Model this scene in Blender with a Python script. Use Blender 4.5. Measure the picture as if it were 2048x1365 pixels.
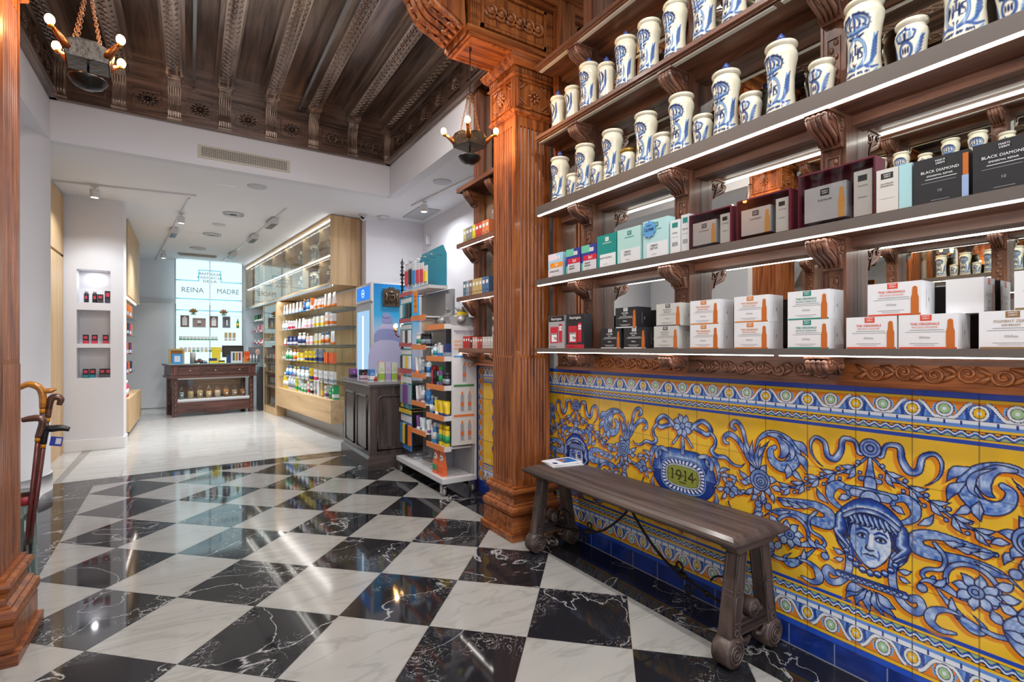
import bpy, math, random
import numpy as np
from mathutils import Matrix, Vector
from mathutils.geometry import tessellate_polygon
R = math.radians
PI = math.pi
for o in list(bpy.data.objects): bpy.data.objects.remove(o)
sc = bpy.context.scene
COL = sc.collection
rnd = random.Random(7)

# ---------------- camera, world, exposure, large lights ----------------
cam = bpy.data.cameras.new('camera')
cam.sensor_width = 36.0
cam.lens = 36.0 * 1010.0 / 2048.0
cam.shift_y = 13.5 / 2048.0
cam.clip_start = 0.02
cam_ob = bpy.data.objects.new('camera', cam)
cam_ob.location = (0, 0, 1.25)
cam_ob.rotation_euler = (R(90), 0, -math.atan(644.0 / 1010.0))
COL.objects.link(cam_ob)
sc.camera = cam_ob

world = bpy.data.worlds.new('daylight')
sc.world = world
world.use_nodes = True
bg = world.node_tree.nodes['Background']
bg.inputs[0].default_value = (0.80, 0.88, 1.0, 1)
bg.inputs[1].default_value = 1.2
sc.view_settings.view_transform = 'Standard'
sc.view_settings.look = 'None'
sc.view_settings.gamma = 1.0
sc.view_settings.use_curve_mapping = False
sc.view_settings.exposure = 0.0
sc.cycles.max_bounces = 8
sc.cycles.diffuse_bounces = 5
sc.cycles.glossy_bounces = 5
sc.cycles.transparent_max_bounces = 12
sc.cycles.caustics_reflective = False
sc.cycles.caustics_refractive = False
sc.cycles.sample_clamp_indirect = 6.0

def area(name, loc, size, power, col=(1, 1, 1), rot=(0, 0, 0), sy=None, spread=None):
    l = bpy.data.lights.new(name, 'AREA')
    l.energy = power
    l.color = col
    if sy:
        l.shape = 'RECTANGLE'; l.size = size; l.size_y = sy
    else:
        l.shape = 'DISK'; l.size = size
    if spread: l.spread = R(spread)
    o = bpy.data.objects.new(name, l)
    o.location = loc
    o.rotation_euler = rot
    COL.objects.link(o)
    return o

def point(name, loc, power, col, r=0.02):
    l = bpy.data.lights.new(name, 'POINT')
    l.energy = power; l.color = col; l.shadow_soft_size = r
    o = bpy.data.objects.new(name, l); o.location = loc
    COL.objects.link(o)
    return o

def spot(name, loc, target, power, ang=70, col=(1, 1, 1), blend=0.6, r=0.04):
    l = bpy.data.lights.new(name, 'SPOT')
    l.energy = power; l.color = col; l.spot_size = R(ang); l.spot_blend = blend; l.shadow_soft_size = r
    o = bpy.data.objects.new(name, l); o.location = loc
    d = Vector(target) - Vector(loc)
    o.rotation_euler = d.to_track_quat('-Z', 'Y').to_euler()
    COL.objects.link(o)
    return o

# added area lamp behind the camera, standing in for daylight from the unseen entrance
area('entrance_fill', (0.55, -1.75, 1.9), 2.6, 62, (0.93, 0.96, 1.0), (R(-90), 0, R(180)), sy=2.6)
# added fill lights above the frame, brightening the wood ceilinged hall and lobby
LOBBY = ((0.1, 3.35, 32), (1.1, 3.35, 32), (0.2, 0.2, 27), (1.1, 0.9, 30), (0.3, 1.9, 28), (1.1, -0.6, 27))
for x, y, pw in LOBBY:
    area('lobby_fill_light', (x, y, 3.745), 0.10, pw, (1, 0.97, 0.93))
# light of the lamps on the ceiling tracks of the shop room
for x, y, pw in ((0.98, 7.95, 21), (0.86, 9.2, 18), (0.68, 11.1, 16), (-0.22, 9.4, 18), (-0.10, 8.15, 18), (-0.90, 7.28, 10)):
    area('track_lamp_glow', (x, y, 2.93), 0.09, pw, (0.95, 0.98, 1.0), sy=0.34, spread=122)
area('recess_lamp_glow', (2.44, 5.85, 2.93), 0.09, 16, (0.97, 0.98, 1.0))

# ---------------- mesh helpers ----------------
class MB:
    def __init__(s): s.v = []; s.f = []; s.m = []; s.s = []
    def add(s, vs, fs, m=0, sm=False, M=None):
        k = len(s.v)
        if M is not None: vs = [tuple(M @ Vector(p)) for p in vs]
        s.v += [tuple(p) for p in vs]
        for f in fs:
            s.f.append(tuple(k + i for i in f)); s.m.append(m); s.s.append(sm)
        return s
    def box(s, x0, x1, y0, y1, z0, z1, m=0, M=None):
        vs = [(x0,y0,z0),(x1,y0,z0),(x1,y1,z0),(x0,y1,z0),(x0,y0,z1),(x1,y0,z1),(x1,y1,z1),(x0,y1,z1)]
        return s.add(vs, [(0,3,2,1),(4,5,6,7),(0,1,5,4),(1,2,6,5),(2,3,7,6),(3,0,4,7)], m, False, M)
    def cb(s, cx, cy, cz, sx, sy, sz, m=0, rz=0):
        M = Matrix.Translation((cx, cy, cz)) @ Matrix.Rotation(rz, 4, 'Z')
        return s.box(-sx/2, sx/2, -sy/2, sy/2, -sz/2, sz/2, m, M)
    def fr(s, a, b, m=0):      # frustum between two rects a,b = (x0,x1,y0,y1,z)
        vs = []
        for x0, x1, y0, y1, z in (a, b): vs += [(x0,y0,z),(x1,y0,z),(x1,y1,z),(x0,y1,z)]
        return s.add(vs, [(0,3,2,1),(4,5,6,7),(0,1,5,4),(1,2,6,5),(2,3,7,6),(3,0,4,7)], m)
    def prism(s, poly, lo, hi, ax='x', m=0, M=None, sm=False):
        n = len(poly)
        g = {'x': lambda a, b, c: (c, a, b), 'y': lambda a, b, c: (a, c, b), 'z': lambda a, b, c: (a, b, c)}[ax]
        vs = [g(a, b, lo) for a, b in poly] + [g(a, b, hi) for a, b in poly]
        tri = tessellate_polygon([[Vector((a, b, 0)) for a, b in poly]])
        fs = [tuple(t) for t in tri] + [tuple(n + i for i in reversed(t)) for t in tri]
        s.add(vs, fs, m, False, M)
        k = len(s.v) - 2 * n
        for i in range(n):
            j = (i + 1) % n
            s.f.append((k + i, k + j, k + n + j, k + n + i)); s.m.append(m); s.s.append(sm)
        return s
    def lathe(s, prof, c=(0, 0, 0), n=24, m=0, sm=True, M=None):
        vs = []
        for r, z in prof:
            for i in range(n):
                a = 2 * PI * i / n
                vs.append((c[0] + r * math.cos(a), c[1] + r * math.sin(a), c[2] + z))
        fs = []
        for k in range(len(prof) - 1):
            for i in range(n):
                j = (i + 1) % n
                fs.append((k*n+i, k*n+j, (k+1)*n+j, (k+1)*n+i))
        if prof[0][0] > 1e-5: fs.append(tuple(reversed(range(n))))
        if prof[-1][0] > 1e-5: fs.append(tuple((len(prof)-1)*n+i for i in range(n)))
        return s.add(vs, fs, m, sm, M)
    def tube(s, path, r, n=8, m=0, closed=False, sm=True, flat=1.0):
        P = [Vector(p) for p in path]; k = len(P)
        rs = r if isinstance(r, (list, tuple)) else [r] * k
        T = []
        for i in range(k):
            a = P[(i-1) % k] if (closed or i) else P[0]
            b = P[(i+1) % k] if (closed or i < k-1) else P[-1]
            t = (b - a); T.append(t.normalized() if t.length > 1e-9 else Vector((0,0,1)))
        up = Vector((0,0,1)) if abs(T[0].z) < 0.9 else Vector((1,0,0))
        N = (up - T[0]*up.dot(T[0])).normalized()
        vs = []
        for i in range(k):
            N = N - T[i]*N.dot(T[i])
            N = N.normalized() if N.length > 1e-6 else T[i].orthogonal().normalized()
            B = T[i].cross(N)
            for q in range(n):
                a = 2*PI*q/n
                vs.append(P[i] + (N*math.cos(a)*flat + B*math.sin(a)) * rs[i])
        fs = []
        for i in range(k if closed else k-1):
            j = (i+1) % k
            for q in range(n):
                w = (q+1) % n
                fs.append((i*n+q, i*n+w, j*n+w, j*n+q))
        if not closed:
            fs.append(tuple(reversed(range(n)))); fs.append(tuple((k-1)*n+q for q in range(n)))
        return s.add(vs, fs, m, sm)
    def ball(s, c, r, m=0, n=12, k=8, sc3=(1, 1, 1)):
        vs = []; fs = []
        for i in range(k+1):
            th = PI*i/k
            for j in range(n):
                a = 2*PI*j/n
                vs.append((c[0]+r*sc3[0]*math.sin(th)*math.cos(a), c[1]+r*sc3[1]*math.sin(th)*math.sin(a), c[2]+r*sc3[2]*math.cos(th)))
        for i in range(k):
            for j in range(n):
                w = (j+1) % n
                fs.append((i*n+j, (i+1)*n+j, (i+1)*n+w, i*n+w))
        return s.add(vs, fs, m, True)
    def join(s, o, M=None, dm=0):
        k = len(s.v)
        s.v += [tuple(M @ Vector(p)) for p in o.v] if M is not None else o.v
        s.f += [tuple(k+i for i in f) for f in o.f]; s.m += [x+dm for x in o.m]; s.s += o.s
        return s
    def ob(s, name, mats, parent=None, bevel=0, kind=None, base=True, sm=False):
        xs = [p[0] for p in s.v]; ys = [p[1] for p in s.v]; zs = [p[2] for p in s.v]
        o0 = Vector(((min(xs)+max(xs))/2, (min(ys)+max(ys))/2, min(zs))) if base else Vector((0,0,0))
        me = bpy.data.meshes.new(name)
        me.from_pydata([tuple(Vector(p)-o0) for p in s.v], [], s.f)
        if not isinstance(mats, (list, tuple)): mats = [mats]
        for mt in mats: me.materials.append(mt)
        me.polygons.foreach_set('material_index', s.m)
        me.polygons.foreach_set('use_smooth', [bool(x) for x in s.s])
        me.update()
        o = bpy.data.objects.new(name, me)
        o.location = o0
        COL.objects.link(o)
        if parent is not None: o.parent = parent
        if kind: o['kind'] = kind
        if bevel:
            b = o.modifiers.new('bevel', 'BEVEL'); b.width = bevel; b.segments = 2; b.limit_method = 'ANGLE'; b.angle_limit = R(40)
        return o

def tag(o, label=None, cat=None, group=None, kind=None):
    if label: o['label'] = label
    if cat: o['category'] = cat
    if group: o['group'] = group
    if kind: o['kind'] = kind
    return o
def thing(name, label, cat, loc=(0, 0, 0), rz=0, group=None):
    o = bpy.data.objects.new(name, None)
    o.empty_display_size = 0.05
    o.location = loc; o.rotation_euler = (0, 0, rz)
    COL.objects.link(o)
    return tag(o, label, cat, group)
def dup(root, loc=None, rz=None, label=None, group=None, parent=None, scale=None):
    c = root.copy(); COL.objects.link(c)
    if parent is not None: c.parent = parent
    if loc is not None: c.location = loc
    if rz is not None: c.rotation_euler = (0, 0, rz)
    if scale is not None: c.scale = scale
    if label: c['label'] = label
    if group: c['group'] = group
    for ch in list(root.children): dup(ch, parent=c)
    return c
ORD = ['first','second','third','fourth','fifth','sixth','seventh','eighth','ninth','tenth','eleventh','twelfth','thirteenth','fourteenth','fifteenth','sixteenth','seventeenth','eighteenth','nineteenth','twentieth'] + ['twenty-'+a for a in ('first','second','third','fourth','fifth','sixth','seventh','eighth','ninth')] + ['thirtieth'] + ['thirty-'+a for a in ('first','second','third','fourth','fifth','sixth','seventh','eighth','ninth')]

_tc = {}
def text_mb(txt, size=1.0, bold=0.0, serif=False):
    k = (txt, bold)
    if k not in _tc:
        cu = bpy.data.curves.new('t', 'FONT'); cu.body = txt; cu.align_x = 'CENTER'; cu.align_y = 'CENTER'
        cu.resolution_u = 2; cu.offset = bold
        o = bpy.data.objects.new('t', cu); COL.objects.link(o)
        dg = bpy.context.evaluated_depsgraph_get()
        me = bpy.data.meshes.new_from_object(o.evaluated_get(dg))
        _tc[k] = ([tuple(v.co) for v in me.vertices], [tuple(p.vertices) for p in me.polygons])
        bpy.data.objects.remove(o); bpy.data.meshes.remove(me); bpy.data.curves.remove(cu)
    v, f = _tc[k]
    b = MB(); b.add([(p[0]*size, p[1]*size, 0) for p in v], f); return b
def put_text(mb, txt, size, origin, ux, uy, m=0, bold=0.0, wide=1.0):
    if 'M' in txt: bold = 0.0      # the glyph folds over itself when thickened
    ux = Vector(ux).normalized()*wide; uy = Vector(uy).normalized(); n = ux.cross(uy).normalized()
    M = Matrix((( ux.x, uy.x, n.x, origin[0]), (ux.y, uy.y, n.y, origin[1]), (ux.z, uy.z, n.z, origin[2]), (0,0,0,1)))
    t = text_mb(txt, size, bold); t.m = [m]*len(t.m)
    mb.join(t, M)

def spline(pts, n=8, closed=False):
    P = [np.array(p, float) for p in pts]; out = []
    k = len(P)
    for i in range(k if closed else k-1):
        p0 = P[(i-1) % k] if (closed or i) else 2*P[0]-P[1]
        p1 = P[i]; p2 = P[(i+1) % k]
        p3 = P[(i+2) % k] if (closed or i+2 < k) else 2*P[-1]-P[-2]
        for j in range(n):
            t = j/n
            out.append(0.5*((2*p1)+(-p0+p2)*t+(2*p0-5*p1+4*p2-p3)*t*t+(-p0+3*p1-3*p2+p3)*t**3))
    if not closed: out.append(P[-1])
    return out
def spiral(cx, cy, r0, r1, a0, turns, n=24):
    return [(cx+(r0+(r1-r0)*i/n)*math.cos(a0+2*PI*turns*i/n), cy+(r0+(r1-r0)*i/n)*math.sin(a0+2*PI*turns*i/n)) for i in range(n+1)]

# ---------------- materials ----------------
def srgb(c): return tuple((x/12.92 if x <= 0.04045 else ((x+0.055)/1.055)**2.4) for x in c)
def hx(h): return srgb(tuple(int(h[i:i+2], 16)/255 for i in (0, 2, 4)))
_mc = {}
def P(name, col, rough=0.5, metal=0.0, emit=0.0, coat=0.0, trans=0.0, var=0.0, scale=20, bump=0.0, ior=1.45, alpha=1.0):
    if name in _mc: return _mc[name]
    if isinstance(col, str): col = hx(col)
    m = bpy.data.materials.new(name); m.use_nodes = True
    nt = m.node_tree; b = nt.nodes['Principled BSDF']
    b.inputs['Base Color'].default_value = (*col, 1)
    b.inputs['Roughness'].default_value = rough
    b.inputs['Metallic'].default_value = metal
    b.inputs['Coat Weight'].default_value = coat
    b.inputs['Coat Roughness'].default_value = 0.08
    b.inputs['Transmission Weight'].default_value = trans
    b.inputs['IOR'].default_value = ior
    b.inputs['Alpha'].default_value = alpha
    if emit:
        b.inputs['Emission Color'].default_value = (*col, 1); b.inputs['Emission Strength'].default_value = emit
    if var or bump:
        tc = nt.nodes.new('ShaderNodeTexCoord'); nz = nt.nodes.new('ShaderNodeTexNoise')
        nz.inputs['Scale'].default_value = scale; nz.inputs['Detail'].default_value = 5
        nt.links.new(tc.outputs['Object'], nz.inputs['Vector'])
        if var:
            mx = nt.nodes.new('ShaderNodeMix'); mx.data_type = 'RGBA'
            mx.inputs[6].default_value = (*[c*(1-var) for c in col], 1); mx.inputs[7].default_value = (*[min(1, c*(1+var)) for c in col], 1)
            nt.links.new(nz.outputs['Fac'], mx.inputs[0]); nt.links.new(mx.outputs[2], b.inputs['Base Color'])
        if bump:
            bp = nt.nodes.new('ShaderNodeBump'); bp.inputs['Strength'].default_value = bump; bp.inputs['Distance'].default_value = 0.01
            nt.links.new(nz.outputs['Fac'], bp.inputs['Height']); nt.links.new(bp.outputs['Normal'], b.inputs['Normal'])
    _mc[name] = m
    return m
def wood(name, c1, c2, ax='z', rough=0.35, coat=0.3, fine=26, bump=0.15, c3=None, metal=0.0):
    key = name + ' grain ' + ax
    if key in _mc: return _mc[key]
    m = bpy.data.materials.new(key); m.use_nodes = True
    nt = m.node_tree; b = nt.nodes['Principled BSDF']; L = nt.links.new; N = nt.nodes.new
    tc = N('ShaderNodeTexCoord'); mp = N('ShaderNodeMapping')
    s = [fine]*3; s['xyz'.index(ax)] = fine*0.06
    mp.inputs['Scale'].default_value = s
    oi = N('ShaderNodeObjectInfo'); ad = N('ShaderNodeVectorMath'); ad.operation = 'ADD'
    L(tc.outputs['Object'], ad.inputs[0]); L(oi.outputs['Random'], ad.inputs[1]); L(ad.outputs[0], mp.inputs['Vector'])
    nz = N('ShaderNodeTexNoise'); nz.inputs['Scale'].default_value = 1.0; nz.inputs['Detail'].default_value = 7; nz.inputs['Roughness'].default_value = 0.62; nz.inputs['Distortion'].default_value = 0.6
    L(mp.outputs[0], nz.inputs['Vector'])
    cr = N('ShaderNodeValToRGB'); e = cr.color_ramp.elements
    e[0].position = 0.33; e[0].color = (*hx(c1), 1); e[1].position = 0.68; e[1].color = (*hx(c2), 1)
    if c3:
        q = e.new(0.43); q.color = (*hx(c3), 1)
    L(nz.outputs['Fac'], cr.inputs[0])
    L(cr.outputs[0], b.inputs['Base Color'])
    b.inputs['Roughness'].default_value = rough; b.inputs['Coat Weight'].default_value = coat; b.inputs['Coat Roughness'].default_value = 0.15; b.inputs['Metallic'].default_value = metal
    bp = N('ShaderNodeBump'); bp.inputs['Strength'].default_value = bump; bp.inputs['Distance'].default_value = 0.004
    L(nz.outputs['Fac'], bp.inputs['Height']); L(bp.outputs[0], b.inputs['Normal'])
    _mc[key] = m
    return m
def marble(name, base, vein, dark, sc_=2.0, amount=0.5, rough=0.06, tile=False, streak=False):
    m = bpy.data.materials.new(name); m.use_nodes = True
    nt = m.node_tree; b = nt.nodes['Principled BSDF']; L = nt.links.new; N = nt.nodes.new
    tc = N('ShaderNodeTexCoord'); vec = tc.outputs['Object']
    at = N('ShaderNodeAttribute'); at.attribute_name = 'tile_seed'
    ad = N('ShaderNodeVectorMath'); ad.operation = 'ADD'
    sm_ = N('ShaderNodeVectorMath'); sm_.operation = 'SCALE'; sm_.inputs[3].default_value = 37.0
    L(at.outputs['Vector'], sm_.inputs[0]); L(vec, ad.inputs[0]); L(sm_.outputs[0], ad.inputs[1])
    v = ad.outputs[0]
    if streak:
        mp = N('ShaderNodeMapping'); mp.inputs['Scale'].default_value = (0.55, 2.6, 1); mp.inputs['Rotation'].default_value = (0, 0, 0.25)
        L(v, mp.inputs['Vector']); v = mp.outputs[0]
    n1 = N('ShaderNodeTexNoise'); n1.inputs['Scale'].default_value = sc_; n1.inputs['Detail'].default_value = 6; n1.inputs['Distortion'].default_value = 1.2
    L(v, n1.inputs['Vector'])
    def ridge(src, w):
        a = N('ShaderNodeMath'); a.operation = 'SUBTRACT'; a.inputs[1].default_value = 0.5; L(src, a.inputs[0])
        c = N('ShaderNodeMath'); c.operation = 'ABSOLUTE'; L(a.outputs[0], c.inputs[0])
        d = N('ShaderNodeMapRange'); d.inputs[1].default_value = 0; d.inputs[2].default_value = w; d.inputs[3].default_value = 1; d.inputs[4].default_value = 0
        L(c.outputs[0], d.inputs[0]); return d.outputs[0]
    r1 = ridge(n1.outputs['Fac'], 0.006 if not streak else 0.03)
    n2 = N('ShaderNodeTexNoise'); n2.inputs['Scale'].default_value = sc_*9; n2.inputs['Detail'].default_value = 3; n2.inputs['Distortion'].default_value = 2.0
    L(v, n2.inputs['Vector'])
    n2b = N('ShaderNodeTexNoise'); n2b.inputs['Scale'].default_value = sc_*2.5; L(v, n2b.inputs['Vector'])
    r2 = ridge(n2.outputs['Fac'], 0.016)
    g = N('ShaderNodeMapRange'); g.inputs[1].default_value = 0.5; g.inputs[2].default_value = 0.66; L(n2b.outputs['Fac'], g.inputs[0])
    m2 = N('ShaderNodeMath'); m2.operation = 'MULTIPLY'; L(r2, m2.inputs[0]); L(g.outputs[0], m2.inputs[1])
    m3 = N('ShaderNodeMath'); m3.operation = 'MAXIMUM'; L(r1, m3.inputs[0]); L(m2.outputs[0], m3.inputs[1])
    m4 = N('ShaderNodeMath'); m4.operation = 'MULTIPLY'; m4.inputs[1].default_value = amount; L(m3.outputs[0], m4.inputs[0])
    cl = N('ShaderNodeMix'); cl.data_type = 'RGBA'; cl.inputs[6].default_value = (*hx(base), 1); cl.inputs[7].default_value = (*hx(dark), 1)
    n3 = N('ShaderNodeTexNoise'); n3.inputs['Scale'].default_value = sc_*1.5; n3.inputs['Detail'].default_value = 4; L(v, n3.inputs['Vector']); L(n3.outputs['Fac'], cl.inputs[0])
    mx = N('ShaderNodeMix'); mx.data_type = 'RGBA'; L(m4.outputs[0], mx.inputs[0]); L(cl.outputs[2], mx.inputs[6]); mx.inputs[7].default_value = (*hx(vein), 1)
    L(mx.outputs[2], b.inputs['Base Color'])
    b.inputs['Roughness'].default_value = rough
    _mc[name] = m
    return m
def paint_mat(name, rough=0.12, coat=0.5, bump=0.0):
    m = bpy.data.materials.new(name); m.use_nodes = True
    nt = m.node_tree; b = nt.nodes['Principled BSDF']
    a = nt.nodes.new('ShaderNodeVertexColor'); a.layer_name = 'glaze'
    nt.links.new(a.outputs['Color'], b.inputs['Base Color'])
    b.inputs['Roughness'].default_value = rough; b.inputs['Coat Weight'].default_value = coat; b.inputs['Coat Roughness'].default_value = 0.05
    return m
def emis(name, col, s):
    if name in _mc: return _mc[name]
    m = bpy.data.materials.new(name); m.use_nodes = True
    nt = m.node_tree; nt.nodes.clear()
    e = nt.nodes.new('ShaderNodeEmission'); e.inputs[0].default_value = (*(hx(col) if isinstance(col, str) else col), 1); e.inputs[1].default_value = s
    o = nt.nodes.new('ShaderNodeOutputMaterial'); nt.links.new(e.outputs[0], o.inputs[0])
    _mc[name] = m
    return m
def glassy(name, tint=(0.9, 1, 0.97), a=0.12):      # thin clear pane: mostly see-through with a sharp reflection
    m = bpy.data.materials.new(name); m.use_nodes = True
    nt = m.node_tree; nt.nodes.clear(); N = nt.nodes.new; L = nt.links.new
    t = N('ShaderNodeBsdfTransparent'); t.inputs[0].default_value = (*tint, 1)
    g = N('ShaderNodeBsdfGlossy'); g.inputs['Roughness'].default_value = 0.02
    fr = N('ShaderNodeFresnel'); fr.inputs[0].default_value = 1.5
    ma = N('ShaderNodeMath'); ma.operation = 'MULTIPLY_ADD'; ma.inputs[1].default_value = 0.45; ma.inputs[2].default_value = a*0.4; L(fr.outputs[0], ma.inputs[0])
    mx = N('ShaderNodeMixShader'); L(ma.outputs[0], mx.inputs[0]); L(t.outputs[0], mx.inputs[1]); L(g.outputs[0], mx.inputs[2])
    o = N('ShaderNodeOutputMaterial'); L(mx.outputs[0], o.inputs[0])
    return m

def WR(ax): return wood('polished red wood', '43200f', 'a8632f', ax, 0.4, 0.22, 30, 0.2, '743b18')
def WS(ax): return wood('shelf walnut', '40241a', '8a5c46', ax, 0.42, 0.2, 26, 0.15)
def WC(ax): return wood('dark ceiling wood', '3d2f2a', '957c6e', ax, 0.28, 0.5, 14, 0.22, metal=0.6)
def WE(ax): return wood('silvery carved wood', '5f4e45', 'c9b4a4', ax, 0.3, 0.5, 14, 0.22, metal=0.7)
def WO(ax): return wood('light oak', 'a5855f', 'd3b58a', ax, 0.5, 0.0, 9, 0.08, 'bd9d74')
def WB(ax): return wood('bench wood', '281e1c', '5a4a44', ax, 0.5, 0.1, 22, 0.3)
def WD(ax): return wood('dark stained counter wood', '2a2322', '554a48', ax, 0.32, 0.35, 20, 0.3)
def WK(ax): return wood('carved antique wood', '301a17', '6b443c', ax, 0.42, 0.2, 20, 0.3)
white_wall = P('matt white plaster', 'd4d5db', 0.85, var=0.02, scale=3)
white_ceil = P('white ceiling paint', 'dcdde1', 0.9)
white_gloss = P('white lacquer', 'dfdfe2', 0.35)
white_metal = P('white metal', 'c9c9cc', 0.35, 0.1)
black_plastic = P('black plastic', '17171a', 0.35)
grey_metal = P('grey metal', '8b8d90', 0.3, 0.8)
chrome = P('chrome', 'd0d0d0', 0.15, 1.0)
iron = P('black iron', '26221f', 0.42, 0.7, bump=0.4, scale=60)
led_mat = emis('led strip glow', (1.0, 0.95, 0.88), 14.0)
mirror_mat = P('mirror glass', (0.86, 0.89, 0.86), 0.01, 1.0)
glass_mat = glassy('clear glass pane', (0.97, 0.995, 0.985), 0.1)
# ---------------- floor ----------------
UX, UY, VX, VY, OX, OY = 0.3203, -0.3073, -0.3085, -0.3349, 0.5262, 5.6291
def lat(i, j): return (OX + UX*i + VX*j, OY + UY*i + VY*j)
def clip(poly, f):
    out = []
    for k in range(len(poly)):
        a, b = poly[k], poly[(k+1) % len(poly)]; fa, fb = f(a), f(b)
        if fa >= 0: out.append(a)
        if (fa >= 0) != (fb >= 0):
            t = fa/(fa-fb); out.append((a[0]+t*(b[0]-a[0]), a[1]+t*(b[1]-a[1])))
    return out
def shrink(poly, d):
    cx = sum(p[0] for p in poly)/len(poly); cy = sum(p[1] for p in poly)/len(poly); out = []
    for p in poly:
        l = math.hypot(p[0]-cx, p[1]-cy) or 1
        out.append((p[0]-(p[0]-cx)/l*d, p[1]-(p[1]-cy)/l*d))
    return out
def area2(p): return abs(sum(p[k][0]*p[(k+1) % len(p)][1]-p[(k+1) % len(p)][0]*p[k][1] for k in range(len(p))))/2
fl = MB(); seeds = []
def tile(poly, m, ccw=True):
    if len(poly) < 3 or area2(poly) < 1e-4: return
    p = shrink(poly, 0.0013 if m < 2 else 0.0028)
    s = sum((p[k][0]*p[(k+1) % len(p)][1]-p[(k+1) % len(p)][0]*p[k][1]) for k in range(len(p)))
    if s < 0: p = p[::-1]
    fl.add([(a, b, 0.0) for a, b in p], [tuple(range(len(p)))], m)
    seeds.append((rnd.random(), rnd.random(), rnd.random()))
for i in range(-8, 20):
    for j in range(-8, 22):
        q = [(i, j), (i+1, j), (i+1, j+1), (i, j+1)]
        for f in (lambda p: 4-(p[0]-p[1]), lambda p: 4+(p[0]-p[1]), lambda p: p[0]+p[1]+1, lambda p: 21.5-(p[0]+p[1])):
            if q: q = clip(q, f)
        if q: tile([lat(*p) for p in q], 0 if (i+j) % 2 == 0 else 1)
def AB(d, s): return lat((s+d)/2, (s-d)/2)      # d = i-j (across), s = i+j (towards the camera)
for k, (s0, s1) in enumerate(((-1.9, 2.2), (2.2, 6.1), (6.1, 9.0), (9.0, 12.6), (12.6, 16), (16, 21.5))):
    tile([AB(4, s0 if k else -1.0), AB(4, s1), AB(5.25, s1), AB(5.25, s0 if k else -1.0)], 1)
    tile([AB(-5, s0 if k else -1.0), AB(-5, s1), AB(-4, s1), AB(-4, s0 if k else -1.0)], 1)
for d0, d1 in ((-5, -2.4), (-2.4, -0.2), (-0.2, 2.3), (2.3, 5.25)):
    tile([AB(d0, -1.88), AB(d1, -1.88), AB(d1, -1.0), AB(d0, -1.0)], 1)
tile([(2.14, 3.6), (2.95, 3.6), (2.95, 5.0), (2.14, 5.0)], 1)
tile([(2.14, 5.0), (2.95, 5.0), (2.95, 6.3), (2.14, 6.3)], 1)
gx = [-3.2, -2.75, -2.32, -1.88, -1.45, -1.01, -0.575, -0.14, 0.285, 0.715, 1.145, 1.575, 2.0, 2.43, 2.95]
for a in range(len(gx)-1):
    y = 2.9 - (0.43 if a % 2 else 0)
    while y < 13:
        q = [(gx[a], y), (gx[a+1], y), (gx[a+1], min(y+0.86, 13)), (gx[a], min(y+0.86, 13))]
        mid = (gx[a]+gx[a+1])/2
        if mid < -1.03:
            tile(clip(q, lambda p: (-1.029-0.0184*(p[1]-4.5))-p[0]) if q else q, 2)
        q = clip(q, lambda p: p[1]-(5.629+0.0439*(p[0]-0.526)+0.605))
        if mid > -1.03 and q: tile(q, 2)
        y += 0.86
fl.v.append((-3.6, -2.2, -0.0015)); fl.v += [(3.4, -2.2, -0.0015), (3.4, 13.2, -0.0015), (-3.6, 13.2, -0.0015)]
n = len(fl.v); fl.f.append((n-4, n-3, n-2, n-1)); fl.m.append(3); fl.s.append(False); seeds.append((0, 0, 0))
white_marble = marble('white veined marble', '8f8e8c', '6c6c68', 'a19f9c', 2.2, 0.35, 0.10, streak=True)
black_marble = marble('black veined marble', '131316', 'b9b9ba', '26262b', 1.5, 0.75, 0.05)
pale_marble = marble('pale polished marble', 'aeadab', '8b8a87', 'c4c3c0', 2.0, 0.35, 0.12, streak=True)
floor = fl.ob('floor', [white_marble, black_marble, pale_marble, P('tile grout', '8f8b86', 0.8)], kind='structure', base=False)
at = floor.data.attributes.new('tile_seed', 'FLOAT_VECTOR', 'FACE')
at.data.foreach_set('vector', [c for s_ in seeds for c in s_])
MB().box(-3.7, 3.5, -2.3, 13.3, -0.25, -0.01).ob('floor_slab', P('grey screed', '777777', 0.9), kind='structure')

# ---------------- walls ----------------
def struct(name, mb, m, bevel=0): return mb.ob(name, m, kind='structure', bevel=bevel)
W = white_wall
struct('wall_right', MB().box(2.145, 2.4, -2.0, 3.93, 0, 4.3), W)
struct('wall_recess', MB().box(2.9, 3.1, 3.7, 7.3, 0, 3.3), W)
struct('wall_return', MB().box(2.4, 3.1, 3.73, 3.93, 0, 3.3), W)
struct('wall_exit', MB().box(2.06, 3.1, 7.0, 7.2, 0, 3.3), W)
struct('wall_behind_shelves', MB().add([(2.06,7.15,0),(2.2,7.15,0),(1.62,13.0,0),(1.46,13.0,0),(2.06,7.15,3.3),(2.2,7.15,3.3),(1.62,13.0,3.3),(1.46,13.0,3.3)],
       [(0,3,2,1),(4,5,6,7),(0,1,5,4),(1,2,6,5),(2,3,7,6),(3,0,4,7)]), W)
struct('wall_back', MB().box(-1.7, 1.7, 12.78, 13.0, 0, 3.3), W)
struct('wall_left_shop', MB().box(-1.5, -1.3, 6.6, 12.9, 0, 3.3), W)
struct('wall_left', MB().box(-1.3, -1.005, -2.0, 3.35, 0, 4.3), W)
struct('wall_left_hall', MB().box(-2.1, -1.95, 3.2, 6.6, 0, 3.6), W)
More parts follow.
